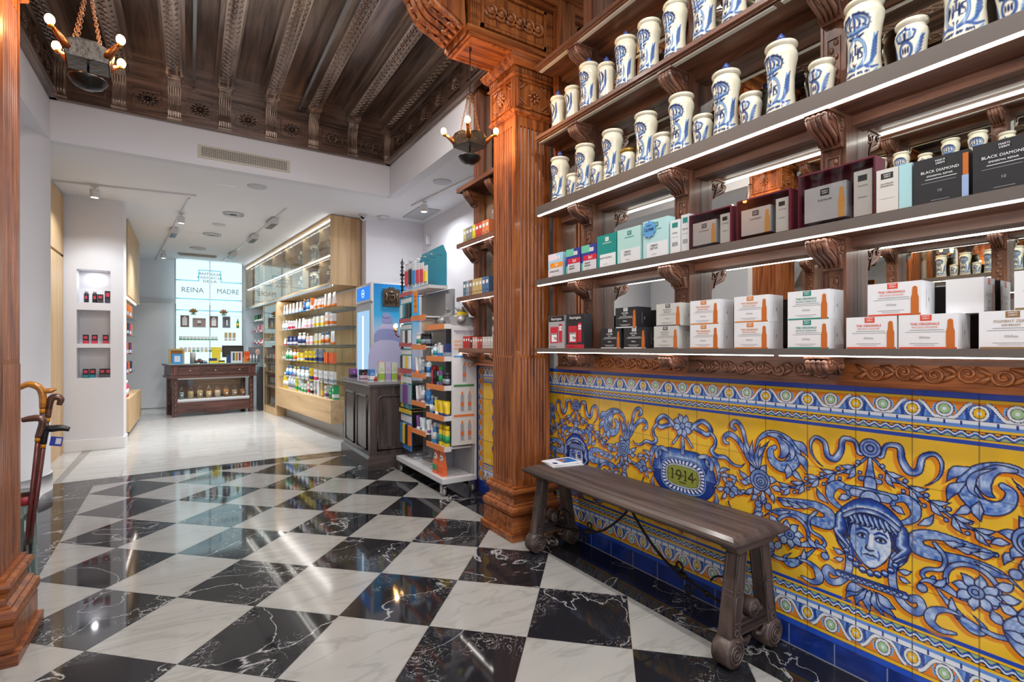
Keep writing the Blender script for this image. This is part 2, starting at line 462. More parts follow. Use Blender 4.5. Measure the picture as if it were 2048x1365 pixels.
# rounded wall end beside the cane stand, with its skirting
pts = [(-1.95, 6.35), (-1.95, 5.62)] + [(-1.36+0.32*math.cos(a), 5.94+0.32*math.sin(a)) for a in [R(-90+180*k/16) for k in range(17)]] + [(-1.95, 6.26)]
pts = [(-1.95, 5.62)] + [(-1.36+0.32*math.cos(R(-90+180*k/16)), 5.94+0.32*math.sin(R(-90+180*k/16))) for k in range(17)] + [(-1.95, 6.26)]
struct('wall_rounded_end', MB().prism(pts, 0, 3.44, 'z', sm=True), W)
pts = [(-1.95, 5.605)] + [(-1.36+0.335*math.cos(R(-90+180*k/16)), 5.94+0.335*math.sin(R(-90+180*k/16))) for k in range(17)] + [(-1.95, 6.275)]
struct('baseboard_rounded', MB().prism(pts, 0, 0.15, 'z', sm=True), white_gloss)
# niche pier: a frame of blocks around three recessed niches
npr = MB(); X0, X1, Y0, Y1 = -1.27, -0.70, 7.93, 8.25
NZ = [(0.87, 1.26), (1.275+0.035, 1.73), (1.81, 2.2)]
NZ = [(0.88, 1.25), (1.30, 1.71), (1.80, 2.20)]
npr.box(X0, -1.15, Y0, Y1, 0, 3.08); npr.box(-0.83, X1, Y0, Y1, 0, 3.08); npr.box(-1.15, -0.83, Y0+0.2, Y1, 0, 3.08)
zz = [0] + [z for a in NZ for z in a] + [3.08]
for k in range(0, 8, 2): npr.box(-1.15, -0.83, Y0, Y0+0.2, zz[k], zz[k+1])
struct('wall_niche_pier', npr, W)
struct('baseboard_pier', MB().box(-1.285, -0.685, 7.915, 8.25, 0, 0.14), white_gloss, 0.004)
# entrance front behind the camera: piers and lintel around the glazed opening
struct('wall_front', MB().box(-1.3, -0.8, -2.1, -1.9, 0, 4.3).box(1.9, 2.4, -2.1, -1.9, 0, 4.3).box(-0.8, 1.9, -2.1, -1.9, 3.3, 4.3), W)
ef = MB()
for x0, x1 in ((-0.8, -0.72), (0.51, 0.59), (1.82, 1.9)): ef.box(x0, x1, -2.04, -1.97, 0, 3.3)
ef.box(-0.8, 1.9, -2.04, -1.97, 0, 0.1).box(-0.8, 1.9, -2.04, -1.97, 3.2, 3.3)
struct('window_1', ef, WS('z'))

# ---------------- ceilings ----------------
struct('ceiling', MB().box(-2.2, 3.2, 6.0, 13.1, 3.08, 3.2).box(2.146, 3.2, 3.935, 6.0, 3.08, 3.2).box(-2.2, -1.05, 3.2, 6.0, 3.08, 3.2), white_ceil)
struct('ceiling_soffit', MB().box(-1.05, 2.04, 5.93, 6.05, 3.079, 4.2).box(2.03, 2.145, 3.93, 6.0, 3.079, 4.2).box(-1.15, -1.04, 3.3, 6.0, 3.079, 4.2), W)
WCy, WCx, WCz = WC('y'), WC('x'), WC('z')
struct('ceiling_boards', MB().box(-1.3, 2.4, -2.1, 6.0, 4.02, 4.15), WCy)
# frieze boards and lower moulding of the coffered ceiling
def frieze(name, p0, p1, nrm, rosettes, zb=3.44):
    f = MB(); d = Vector((p1[0]-p0[0], p1[1]-p0[1], 0)); L = d.length; d.normalize(); nv = Vector((nrm[0], nrm[1], 0))
    M = Matrix(((d.x, nv.x, 0, p0[0]), (d.y, nv.y, 0, p0[1]), (0, 0, 1, 0), (0, 0, 0, 1)))
    for (a, b, y1) in ((zb, zb+0.02, 0.05), (zb+0.02, zb+0.045, 0.065), (zb+0.045, zb+0.06, 0.04), (zb+0.06, 4.02, 0.02), (zb+0.30, zb+0.33, 0.035), (zb+0.33, zb+0.345, 0.05)):
        f.box(0, L, -0.01, y1, a, b, 0, M)
    for c in rosettes:            # sunk panel frame with a carved rosette
        w, z0, z1 = 0.10, zb+0.10, zb+0.255
        f.box(c-w, c+w, 0.02, 0.045, z0-0.012, z0, 0, M); f.box(c-w, c+w, 0.02, 0.045, z1, z1+0.012, 0, M)
        f.box(c-w-0.012, c-w, 0.02, 0.045, z0-0.012, z1+0.012, 0, M); f.box(c+w, c+w+0.012, 0.02, 0.045, z0-0.012, z1+0.012, 0, M)
        zc = (z0+z1)/2
        for q in range(12):
            a = 2*PI*q/12
            e = (c+math.cos(a)*w*0.85, zc+math.sin(a)*0.065)
            pa = [M @ Vector((c+math.cos(a)*0.018, 0.026, zc+math.sin(a)*0.016)), M @ Vector(((c+e[0])/2, 0.034, (zc+e[1])/2)), M @ Vector((e[0], 0.024, e[1]))]
            f.tube(pa, [0.004, 0.011, 0.003], 6)
        f.ball(M @ Vector((c, 0.03, zc)), 0.014)
    return struct(name, f, [WCx if abs(d.x) > 0.5 else WCy])
bx = [-0.974+0.424*k for k in range(8)]
frieze('trim_ceiling_frieze_back', (2.03, 5.93), (-1.04, 5.93), (0, -1), [2.03-(b+0.212) for b in bx[:-1]])
frieze('trim_ceiling_frieze_right', (2.03, 3.1), (2.03, 5.93), (-1, 0), [0.28+0.36*k for k in range(7)])
frieze('trim_ceiling_frieze_left', (-1.04, 5.93), (-1.04, 3.2), (1, 0), [0.25+0.36*k for k in range(7)])
# carved ceiling beams: each with lattice carved soffit, and a scroll bracket at its far end
def beam(x, y0, y1):
    f = MB(); w = 0.062; zb = 3.86
    f.box(x-w, x+w, y0, y1, zb+0.006, 4.02)
    f.box(x-w-0.03, x-w, y0, y1, 3.97, 4.02).box(x+w, x+w+0.03, y0, y1, 3.97, 4.02)
    f.box(x-w, x-w+0.012, y0, y1, zb, zb+0.006).box(x+w-0.012, x+w, y0, y1, zb, zb+0.006).box(x-0.006+0.02, x+0.006+0.02, y0, y1, zb, zb+0.006)
    y = y0; s = 0.075
    while y < y1-s:          # crossed diagonal ribs
        for a, b in (((x-w+0.012, y), (x+0.016, y+s)), ((x+0.016, y), (x-w+0.012, y+s))):
            f.tube([(a[0], a[1], zb+0.004), (b[0], b[1], zb+0.004)], 0.006, 4, sm=False)
        f.tube([(x+0.026, y, zb+0.004), (x+w-0.012, y+s*0.5, zb+0.004), (x+0.026, y+s, zb+0.004)], 0.005, 4, sm=False)
        f.ball((x-0.018, y+s, zb+0.002), 0.009, n=6, k=4)
        y += s
    return f.ob('ceiling_beam', WE('y'), kind='structure')
b0 = beam(bx[0], -1.9, 5.92)
for b in bx[1:]: dup(b0, (b, b0.location.y, b0.location.z))
def bracket(x):
    f = MB(); yb = 5.93-0.02
    prof = [(0, 3.46), (0.03, 3.46), (0.055, 3.48), (0.06, 3.53), (0.045, 3.60), (0.05, 3.68), (0.085, 3.75), (0.12, 3.79), (0.12, 3.82), (0, 3.82)]
    f.prism([(yb-a, z) for a, z in prof], x-0.052, x+0.052, 'x')
    f.box(x-0.062, x+0.062, yb-0.135, yb, 3.82, 3.835).box(x-0.072, x+0.072, yb-0.15, yb, 3.835, 3.86)
    f.box(x-0.058, x+0.058, yb-0.075, yb, 3.45, 3.462)
    for q in range(5):
        u = x-0.04+0.02*q
        f.tube([(u, yb-a-0.003, z) for a, z in prof[2:7]], 0.0065, 5)
    return f.ob('ceiling_bracket', WE('z'), kind='structure')
k0 = bracket(bx[0])
for b in bx[1:]: dup(k0, (b, k0.location.y, k0.location.z))
# grey surface conduit across the ceiling, and loose copper wires by it
tag(MB().box(0.02, 0.045, 3.9, 5.86, 3.835, 3.855).ob('cable_conduit', grey_metal), 'grey conduit below the wooden ceiling, ending left of the air vent', 'conduit')
tag(MB().box(0.985, 1.01, 3.4, 5.86, 3.835, 3.855).ob('cable_conduit', grey_metal), 'grey conduit below the wooden ceiling, ending above the right end of the air vent', 'conduit')
# portal beam over the two columns
pb = MB().box(-1.0, 2.14, 2.78, 3.08, 3.62, 3.86)
for z, e in ((3.62, 0.0), (3.66, 0.02), (3.82, 0.035)): pb.box(-1.0, 2.14, 2.78-e-0.01, 3.08+e+0.01, z, z+0.025)
struct('trim_portal_beam', pb, WR('x'))

# vent in the soffit
t = thing('air_vent', 'white air grille set in the grey white soffit above the back room', 'air vent', (0.49, 5.93, 3.15))
MB().box(-0.425, 0.425, -0.008, 0, 0, 0.13).ob('vent_frame', P('vent paint', 'b9b3a8', 0.5), t)
MB().box(-0.395, 0.395, -0.010, -0.006, 0.022, 0.108).ob('vent_opening', black_plastic, t)
g = MB()
for k in range(49): g.box(-0.395+k*0.79/48-0.0035, -0.395+k*0.79/48+0.0035, -0.014, -0.009, 0.02, 0.11)
for k in range(6): g.box(-0.395, 0.395, -0.015, -0.010, 0.02+k*0.018-0.002, 0.02+k*0.018+0.0025)
g.ob('grille', P('vent paint', 'b9b3a8', 0.5), t)

# doors and skirting in the shop room
d = MB().box(-1.3, -0.24, 12.74, 12.78, 0, 2.26); struct('trim_door_frame', d, P('pale grey frame', 'bfbfc3', 0.5))
dr = struct('door_1', MB().box(-1.22, -0.31, 12.72, 12.745, 0.01, 2.18), P('off white door leaf', 'cfcfd2', 0.55), 0.003)
k = MB().lathe([(0, 0), (0.02, 0.002), (0.02, 0.02), (0.0, 0.03)], n=12, M=Matrix.Translation((-1.1, 12.70, 1.04)) @ Matrix.Rotation(R(90), 4, 'X')).ob('door_handle', grey_metal); k.parent = dr; k.location -= dr.location
w = MB().box(-1.30, -1.265, 6.35, 7.9, 0.0, 2.32, 0)
struct('door_2', w, WO('z'))
struct('trim_door_top_panel', MB().box(-1.30, -1.262, 6.35, 7.9, 2.35, 3.05), WO('z'))
struct('baseboard_left_shop', MB().box(-1.30, -1.285, 8.3, 12.7, 0, 0.1), white_gloss)
# ---------------- painted ceramic: a small brush engine that colours mesh vertices ----------------
class Paint:
    def __init__(s, a0, a1, b0, b1, res, base=(1, 1, 1)):
        s.a0, s.b0, s.res = a0, b0, res
        s.na = int(round((a1-a0)/res))+1; s.nb = int(round((b1-b0)/res))+1
        s.A, s.B = np.meshgrid(a0+np.arange(s.na)*res, b0+np.arange(s.nb)*res)
        s.C = np.empty((s.nb, s.na, 3), np.float32); s.C[:] = np.array(base, np.float32)
        r = np.random.RandomState(5)
        def nz(k):
            g = r.rand(s.nb//k+3, s.na//k+3); y = np.arange(s.nb)/k; x = np.arange(s.na)/k
            yi = y.astype(int); xi = x.astype(int); fy = (y-yi)[:, None]; fx = (x-xi)[None, :]
            fy = fy*fy*(3-2*fy); fx = fx*fx*(3-2*fx)
            return (g[yi][:, xi]*(1-fy)*(1-fx)+g[yi+1][:, xi]*fy*(1-fx)+g[yi][:, xi+1]*(1-fy)*fx+g[yi+1][:, xi+1]*fy*fx)
        s.n1 = nz(5).astype(np.float32); s.n2 = nz(22).astype(np.float32)
    def win(s, a0, a1, b0, b1):
        i0 = max(0, int((a0-s.a0)/s.res)); i1 = min(s.na, int((a1-s.a0)/s.res)+2)
        j0 = max(0, int((b0-s.b0)/s.res)); j1 = min(s.nb, int((b1-s.b0)/s.res)+2)
        return (slice(j0, j1), slice(i0, i1)) if i1 > i0 and j1 > j0 else None
    def field(s, pts, ws):
        P_ = np.array(pts, float); W_ = np.array(ws, float); m = W_.max()*1.3+2*s.res
        w = s.win(P_[:, 0].min()-m, P_[:, 0].max()+m, P_[:, 1].min()-m, P_[:, 1].max()+m)
        if w is None: return None
        X, Y = s.A[w], s.B[w]
        D = np.full(X.shape, 9e9); Q = np.zeros(X.shape); S = np.zeros(X.shape); WW = np.ones(X.shape); acc = 0.0
        for k in range(len(P_)-1):
            a, b = P_[k], P_[k+1]; d = b-a; L = max(1e-9, math.hypot(*d))
            t = np.clip(((X-a[0])*d[0]+(Y-a[1])*d[1])/(L*L), 0, 1)
            ex = X-a[0]-t*d[0]; ey = Y-a[1]-t*d[1]; dist = np.hypot(ex, ey)
            wk = W_[k]+(W_[k+1]-W_[k])*t; rr = dist/np.maximum(wk, 1e-6)
            cr = np.sign(d[0]*ey-d[1]*ex)
            u = rr < D
            D[u] = rr[u]; Q[u] = (rr*cr)[u]; S[u] = (acc+t*L)[u]; WW[u] = wk[u]; acc += L
        return w, D, Q, S, WW
    def put(s, w, col, al):
        al = np.clip(al, 0, 1)[..., None]; s.C[w] = s.C[w]*(1-al)+np.array(col, np.float32)*al
    def line(s, pts, ws, col, alpha=1.0):
        if not isinstance(ws, (list, tuple, np.ndarray)): ws = [ws]*len(pts)
        f = s.field(pts, ws)
        if f is None: return
        w, D, Q, S, WW = f
        s.put(w, col, (1-(D-1)*WW/s.res)*alpha*(D < 3))
    def disc(s, c, r, col, ry=None):
        ry = ry or r; w = s.win(c[0]-r*1.2, c[0]+r*1.2, c[1]-ry*1.2, c[1]+ry*1.2)
        if w is None: return
        D = np.hypot((s.A[w]-c[0])/r, (s.B[w]-c[1])/ry); s.put(w, col, (1-D)*r/s.res+0.5)
    def attr(s, me, name='glaze', idx=None):
        c = s.C/255.0; c = np.clip(c, 0, 1); lin = np.where(c <= 0.04045, c/12.92, ((c+0.055)/1.055)**2.4).reshape(-1, 3)
        if idx is not None: lin = lin[idx]
        a = me.color_attributes.new(name, 'FLOAT_COLOR', 'POINT')
        a.data.foreach_set('color', np.c_[lin, np.ones(len(lin))].astype(np.float32).ravel())

NAVY, DBL, MBL, LBL, WHT, YEL, ORG, SHD = (18, 26, 70), (26, 56, 140), (44, 88, 176), (112, 156, 220), (222, 229, 240), (232, 186, 44), (226, 128, 24), (206, 112, 18)
def taper(n, w, a=0.15, b=0.05, p=0.55):
    return [w*max(a+(1-a)*min(1, (k/(n-1))/p) if k/(n-1) < p else b+(1-b)*(1-(k/(n-1)-p)/(1-p)), 0.02) for k in range(n)]
class Azulejo(Paint):
    items = None
    def body(s, pts, ws, mode=0, flip=1):
        f = s.field(pts, ws)
        if f is None: return
        w, D, Q, S, WW = f
        ins = D < 1.06
        n = s.n1[w]
        q = Q*flip+0.3*(n-0.5)
        L = np.clip(1-np.abs(q-0.28)*2.1, 0, 1)[..., None]; K = np.clip((-q-0.05)*1.6, 0, 1)[..., None]; G = np.clip((q-0.72)*3, 0, 1)[..., None]
        c = np.array(MBL)*1.0+(np.array(LBL)-np.array(MBL))*n[..., None]*0.45
        c = c*(1-L)+np.array(WHT)*L*0.9+np.array(LBL)*L*0.1
        c = c*(1-K)+np.array(DBL)*K; c = c*(1-G)+np.array(DBL)*G
        if mode == 1:
            b = (0.5+0.5*np.sin(S/0.013))[..., None]; c = c*(0.55+0.0*b)+0.45*(np.array(DBL)*(1-b)+np.array(WHT)*b)
        st = np.clip((np.abs(np.sin(Q*7+S*12))-0.86)*4, 0, 1)[..., None]*0.35
        c = c*(1-st)+np.array(DBL)*st
        o = np.clip(((D-1)*WW+0.0042)/0.0016, 0, 1)[..., None]
        c = c*(1-o)+np.array(NAVY)*o
        al = np.clip(1-(D-1)*WW/s.res, 0, 1)*ins
        al = al[..., None]; s.C[w] = s.C[w]*(1-al)+c*al
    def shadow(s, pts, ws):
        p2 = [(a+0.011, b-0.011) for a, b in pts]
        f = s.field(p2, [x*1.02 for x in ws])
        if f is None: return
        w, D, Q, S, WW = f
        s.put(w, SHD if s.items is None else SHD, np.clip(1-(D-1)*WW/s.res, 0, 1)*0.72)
def bands(p, z0, z1, up):
    """scroll border between z0 (outer rim) and z1 (field side); up=1 for the top border"""
    Y, Z = p.A, p.B; T = (Z-z1)/(z0-z1)       # 0 at field side .. 1 at outer rim
    m = (T >= 0) & (T <= 1)
    C = p.C; u = ((Y-0.915) % 0.178)/0.178
    def col(mask, c): C[m & mask] = c
    col(T <= 1.01, (52, 92, 190))
    col(T < 0.075, (38, 72, 170)); col((T >= 0.075) & (T < 0.115), YEL); col((T >= 0.115) & (T < 0.125), NAVY)
    wv = (T >= 0.125) & (T < 0.255); s = np.sin(2*PI*u*5); tc = (T-0.19)/0.065
    col(wv, (52, 66, 62)); col(wv & (tc < -0.25+0.35*s), (150, 176, 140)); col(wv & (tc > 0.5) & (s < -0.5), (222, 140, 30))
    dd = np.abs(tc-0.45*s); col(wv & (dd < 0.62), NAVY); col(wv & (dd < 0.52), MBL); col(wv & (tc-0.45*s < 0.4) & (tc-0.45*s > 0.0), WHT)
    col((T >= 0.255) & (T < 0.262), NAVY); col((T >= 0.262) & (T < 0.31), YEL); col((T >= 0.31) & (T < 0.316), NAVY)
    col((T >= 0.316) & (T < 0.38), (96, 142, 216)); col((T >= 0.38) & (T < 0.455), WHT)
    dots = (T >= 0.36) & (T < 0.445) & (np.abs(((u*4) % 1)-0.5) > 0.44); col(dots, DBL)
    col((T >= 0.455) & (T < 0.463), NAVY)
    sb = (T >= 0.463) & (T < 0.80); v = (T-0.463)/0.337
    x = np.abs(((u+0.5) % 1)-0.5)*2           # 0 on the tile joint, 1 mid tile
    path = 0.5+0.42*np.cos(PI*np.clip((x-0.22)/0.56, 0, 1)); ext = 0.92
    below = v < path
    col(sb, (228, 132, 30)); col(sb & below, (84, 130, 212)); col(sb & below & (np.abs(x-0.33-0.1*v) < 0.07) & (v < 0.8), (36, 72, 160)); col(sb & below & (np.abs(x-0.40-0.1*v) < 0.03) & (v < 0.7), LBL)
    col(sb & ~below & (np.abs(np.abs(x-0.70)-0.04+0.12*(v-0.5)) < 0.03) & (v > 0.25) & (v < 0.85), (110, 170, 230))
    g = np.hypot(1, 1.35*np.where((x > 0.22) & (x < 0.78), np.sin(PI*(x-0.22)/0.56), 0))
    dl = np.abs(v-path)/g; wm = sb & (x > 0.20)
    col(wm & (dl < 0.125), NAVY); col(wm & (dl < 0.085), WHT)
    for x0, cx2, c1, c2, vc in ((0, 0.17, (238, 190, 30), WHT, 0.42), (1, 0.17, (160, 196, 150), WHT, 0.55)):
        e = np.hypot((x-x0)/0.30, (v-vc)/0.48); col(sb & (e < 1.0), NAVY); col(sb & (e < 0.9), WHT); col(sb & (e < 0.64), NAVY); col(sb & (e < 0.56), c1); col(sb & (e < 0.22), c2)
    col((T >= 0.80) & (T < 0.808), NAVY); col((T >= 0.808) & (T < 0.87), YEL); col((T >= 0.87) & (T < 0.88), NAVY)
    col((T >= 0.88), (40, 84, 200))
def paint_panel():
    p = Azulejo(0.0, 2.9, 0.0, 1.106, 0.002, YEL)
    p.C *= (0.95+0.07*p.n2)[..., None]; p.C[..., 2] += 12*p.n1
    bands(p, 1.106, 0.936, 1); bands(p, 0.088, 0.285, 0)
    b = p.B < 0.088; p.C[b] = (26, 54, 138); p.C[b] *= (0.8+0.4*p.n2[b])[..., None]
    S = []
    def st(pts, w, flip=1, mode=0, n=7, a=0.15, b=0.05, pk=0.5, const=False):
        q = [tuple(x) for x in spline(pts, n)]; ws = [w]*len(q) if const else taper(len(q), w, a, b, pk); S.append((q, ws, flip, mode))
    def leaf(t, z, ang, l, w): 
        a = R(ang); m = (t+l*0.5*math.cos(a)-0.12*l*math.sin(a), z+l*0.5*math.sin(a)+0.12*l*math.cos(a))
        st([(t, z), m, (t+l*math.cos(a), z+l*math.sin(a))], w, n=5, a=0.25, b=0.03, pk=0.42)
    def disc(t, z, r): st([(t-0.0005, z), (t+0.0005, z)], r, const=True, n=1)
    def rose(t, z, r):
        for k in range(6): leaf(t+r*0.5*math.cos(R(60*k)), z+r*0.5*math.sin(R(60*k)), 60*k+10, r*1.15, r*0.36)
        disc(t, z, r*0.95); disc(t+0.002, z-0.004, r*0.66); disc(t+0.003, z-0.006, r*0.4); disc(t+0.003, z-0.007, r*0.18)
    def curl(t, z, r, a0, turns, w, sgn=1):
        q = spiral(t, z, r, r*0.22, a0, turns*sgn, 16); S.append((q, taper(len(q), w, 0.7, 0.35, 0.3), sgn, 0))
    # garland of leaves and berries from rose up to the boss
    G = [(0.50, 0.648), (0.586, 0.675), (0.69, 0.738), (0.779, 0.785), (0.843, 0.845)]
    st(G, 0.006, const=True)
    for (t, z, a) in ((0.545, 0.662, 200), (0.60, 0.690, 215), (0.66, 0.722, 200), (0.72, 0.757, 205), (0.79, 0.795, 215)):
        leaf(t+0.01, z+0.004, a, 0.062, 0.013); leaf(t+0.006, z, a+26, 0.06, 0.012); leaf(t+0.006, z+0.006, a-28, 0.058, 0.011); disc(t+0.018, z+0.022, 0.009); disc(t+0.024, z-0.016, 0.008)
    leaf(0.60, 0.70, 125, 0.075, 0.015)
    # ribbon from boss
    st([(0.835, 0.852), (0.81, 0.852), (0.797, 0.893), (0.757, 0.897), (0.748, 0.85), (0.727, 0.815), (0.70, 0.823), (0.688, 0.872), (0.655, 0.888), (0.636, 0.862), (0.64, 0.82), (0.662, 0.79), (0.682, 0.775)], 0.0145, mode=1, a=0.4, b=0.15, pk=0.4)
    # inner curls beside the finial, scroll supports beside the head
    st([(0.80, 0.625), (0.755, 0.625), (0.712, 0.655), (0.712, 0.695), (0.742, 0.717), (0.775, 0.70), (0.772, 0.672)], 0.020, flip=-1, b=0.4); leaf(0.742, 0.66, 20, 0.05, 0.014)
    leaf(0.70, 0.635, 130, 0.07, 0.014)
    st([(0.70, 0.555), (0.735, 0.545), (0.768, 0.50), (0.778, 0.44), (0.772, 0.385), (0.745, 0.342), (0.71, 0.328), (0.69, 0.35), (0.70, 0.376), (0.722, 0.368)], 0.0145, const=True)
    leaf(0.760, 0.455, 165, 0.045, 0.012); leaf(0.758, 0.435, 195, 0.04, 0.011)
    # acanthus horn and tail, with hooked tendril
    st([(0.50, 0.60), (0.60, 0.612), (0.66, 0.612), (0.705, 0.592), (0.70, 0.555), (0.64, 0.548), (0.56, 0.556), (0.49, 0.548), (0.425, 0.50)], 0.026, flip=-1, a=0.3)
    for (t, z, a, l) in ((0.63, 0.60, 170, 0.06), (0.60, 0.59, 165, 0.07), (0.56, 0.585, 160, 0.07), (0.55, 0.56, 190, 0.1)): leaf(t, z, a, l, 0.014)
    st([(0.655, 0.585), (0.628, 0.548), (0.636, 0.505), (0.675, 0.49), (0.69, 0.468), (0.672, 0.452), (0.658, 0.468)], 0.008, const=True)
    # rosette ring and its leaves
    st([(0.70, 0.435), (0.675, 0.452), (0.63, 0.448), (0.59, 0.43), (0.55, 0.42)], 0.015)
    S.append((spiral(0.565, 0.478, 0.075, 0.060, R(215), -0.62, 18), [0.009]*19, 1, 0))
    disc(0.69, 0.42, 0.016)
    for k in range(8): leaf(0.545+0.016*math.cos(R(45*k)), 0.462+0.012*math.sin(R(45*k)), 45*k+8, 0.052, 0.018)
    for (t, z, a) in ((0.50, 0.50, 150), (0.49, 0.475, 175), (0.49, 0.45, 195), (0.51, 0.42, 225)): leaf(t, z, a, 0.05, 0.017)
    disc(0.548, 0.463, 0.022); disc(0.55, 0.462, 0.010)
    leaf(0.66, 0.44, 130, 0.06, 0.013); st([(0.655, 0.44), (0.62, 0.40), (0.575, 0.355), (0.54, 0.342), (0.53, 0.36), (0.56, 0.39)], 0.02, flip=-1)
    leaf(0.61, 0.42, 250, 0.075, 0.013)
    st([(0.58, 0.37), (0.625, 0.372), (0.66, 0.352), (0.668, 0.318), (0.64, 0.298), (0.60, 0.305)], 0.018, a=0.2, b=0.35); st([(0.53, 0.35), (0.50, 0.345), (0.46, 0.352)], 0.009, const=True)
    # upright acanthus under the rose, the lion head and berries beside the cartouche
    st([(0.42, 0.57), (0.405, 0.50), (0.425, 0.43), (0.46, 0.385), (0.44, 0.33), (0.40, 0.31), (0.37, 0.33)], 0.026, a=0.5)
    for (t, z, a, l) in ((0.43, 0.52, 200, 0.06), (0.45, 0.44, 215, 0.055), (0.44, 0.38, 180, 0.06), (0.40, 0.45, -20, 0.06), (0.43, 0.35, 20, 0.06)): leaf(t, z, a, l, 0.017)
    disc(0.43, 0.58, 0.02); disc(0.455, 0.555, 0.017); disc(0.41, 0.555, 0.017)
    for (t, z, r) in ((0.27, 0.60, 0.026), (0.295, 0.586, 0.022), (0.255, 0.578, 0.018), (0.322, 0.585, 0.014), (0.28, 0.565, 0.016)): disc(t, z, r)
    for (t, z, a, l) in ((0.255, 0.61, 110, 0.055), (0.29, 0.615, 70, 0.045), (0.24, 0.585, 190, 0.05), (0.32, 0.59, -10, 0.05), (0.25, 0.57, 235, 0.05)): leaf(t, z, a, l, 0.012)
    # rose with leaves, plume of curled stems, great acanthus wheel
    st([(0.405, 0.70), (0.375, 0.76), (0.35, 0.82), (0.335, 0.875), (0.312, 0.905), (0.288, 0.905), (0.279, 0.885), (0.295, 0.872)], 0.0105, const=True)
    st([(0.40, 0.70), (0.352, 0.77), (0.31, 0.825), (0.273, 0.845), (0.245, 0.833), (0.242, 0.806), (0.262, 0.80)], 0.014, a=0.8, b=0.5)
    for (t, z, a, l, w) in ((0.40, 0.71, 116, 0.14, 0.014), (0.405, 0.71, 100, 0.13, 0.016), (0.41, 0.71, 84, 0.12, 0.014), (0.415, 0.71, 70, 0.15, 0.013), (0.41, 0.76, 55, 0.08, 0.013)): leaf(t, z, a, l, w)
    st([(0.395, 0.79), (0.415, 0.845), (0.455, 0.875), (0.505, 0.872), (0.55, 0.845), (0.572, 0.80), (0.55, 0.755), (0.51, 0.742), (0.475, 0.762), (0.465, 0.80), (0.485, 0.82)], 0.030, flip=-1, a=0.15, b=0.35, pk=0.55)
    st([(0.455, 0.872), (0.50, 0.868), (0.53, 0.83), (0.52, 0.79), (0.50, 0.778)], 0.024, a=0.3); st([(0.50, 0.872), (0.55, 0.84), (0.56, 0.79), (0.53, 0.765)], 0.014)
    leaf(0.565, 0.86, -45, 0.085, 0.019); leaf(0.575, 0.81, -58, 0.09, 0.019); leaf(0.54, 0.755, -95, 0.065, 0.018)
    for (t, z, a, l) in ((0.365, 0.66, 150, 0.06), (0.37, 0.64, 175, 0.055), (0.385, 0.62, 215, 0.06), (0.43, 0.62, 260, 0.065), (0.47, 0.645, -20, 0.05), (0.455, 0.62, -60, 0.055), (0.40, 0.61, 240, 0.06)): leaf(t, z, a, l, 0.014)
    rose(0.418, 0.663, 0.050)
    # ribbon beside the flower, and shield
    st([(0.055, 0.842), (0.085, 0.87), (0.118, 0.886), (0.152, 0.872), (0.168, 0.845), (0.145, 0.825), (0.11, 0.835), (0.08, 0.845)], 0.013, mode=1, const=True)
    st([(0.165, 0.84), (0.192, 0.81), (0.19, 0.778), (0.172, 0.75), (0.20, 0.728), (0.245, 0.732), (0.285, 0.708), (0.325, 0.705), (0.345, 0.722)], 0.013, mode=1, a=0.6, b=0.2)
    st([(0.175, 0.57), (0.205, 0.60), (0.21, 0.655), (0.19, 0.70), (0.155, 0.703), (0.145, 0.68), (0.165, 0.665)], 0.017, b=0.5); st([(0.185, 0.56), (0.20, 0.52), (0.18, 0.47), (0.15, 0.455)], 0.016)
    for (t, z, a, l) in ((0.21, 0.655, 20, 0.07), (0.215, 0.64, 0, 0.075), (0.26, 0.65, -20, 0.06)): leaf(t, z, a, l, 0.012)
    st([(0.10, 0.705), (0.14, 0.715), (0.17, 0.69), (0.17, 0.66)], 0.012, const=True)
    # lower leaf scrolls under the cartouche
    st([(0.06, 0.47), (0.10, 0.42), (0.16, 0.40), (0.20, 0.43), (0.19, 0.47)], 0.018, b=0.4); st([(0.03, 0.45), (0.05, 0.37), (0.10, 0.33), (0.16, 0.32), (0.19, 0.345)], 0.016); leaf(0.20, 0.42, 10, 0.08, 0.015)
    st([(0.26, 0.53), (0.29, 0.45), (0.27, 0.38), (0.30, 0.33), (0.34, 0.34)], 0.018)
    half = list(S); del S[:]
    # centred motifs: cartouche at axis 0
    def petals(t, z): 
        for k in range(8): leaf(t+0.012*math.cos(R(45*k+22)), z+0.012*math.sin(R(45*k+22)), 45*k+22, 0.055, 0.020)
        disc(t, z, 0.017)
    st([(0, 0.80), (-0.002, 0.75), (0, 0.71)], 0.014, a=0.5, b=0.9); st([(-0.06, 0.75), (-0.02, 0.80)], 0.008, const=True); st([(0.06, 0.75), (0.02, 0.80)], 0.008, const=True)
    petals(0, 0.848); leaf(0, 0.45, 270, 0.16, 0.03)
    cart = list(S); del S[:]
    # centred motifs: urn finial, leaf bib at the head axis
    st([(0.0, 0.855), (0.0, 0.80), (0.0, 0.762)], 0.017, a=0.3, b=0.7, pk=0.85)
    st([(-0.030, 0.758), (0.030, 0.758)], 0.011, const=True); st([(0, 0.75), (0, 0.72)], 0.022, const=True)
    st([(-0.078, 0.712), (0, 0.716), (0.078, 0.712)], 0.012, const=True); st([(-0.055, 0.70), (0.055, 0.70)], 0.016, const=True); st([(0, 0.69), (0, 0.64)], 0.036, b=0.4, pk=0.1)
    disc(0, 0.876, 0.036)
    for a, l in ((270, 0.11), (245, 0.11), (295, 0.11), (225, 0.12), (315, 0.12), (210, 0.09), (330, 0.09)): leaf(0.03*math.cos(R(a)), 0.345, a, l*0.75, 0.020)
    head = list(S); del S[:]
    todo = []
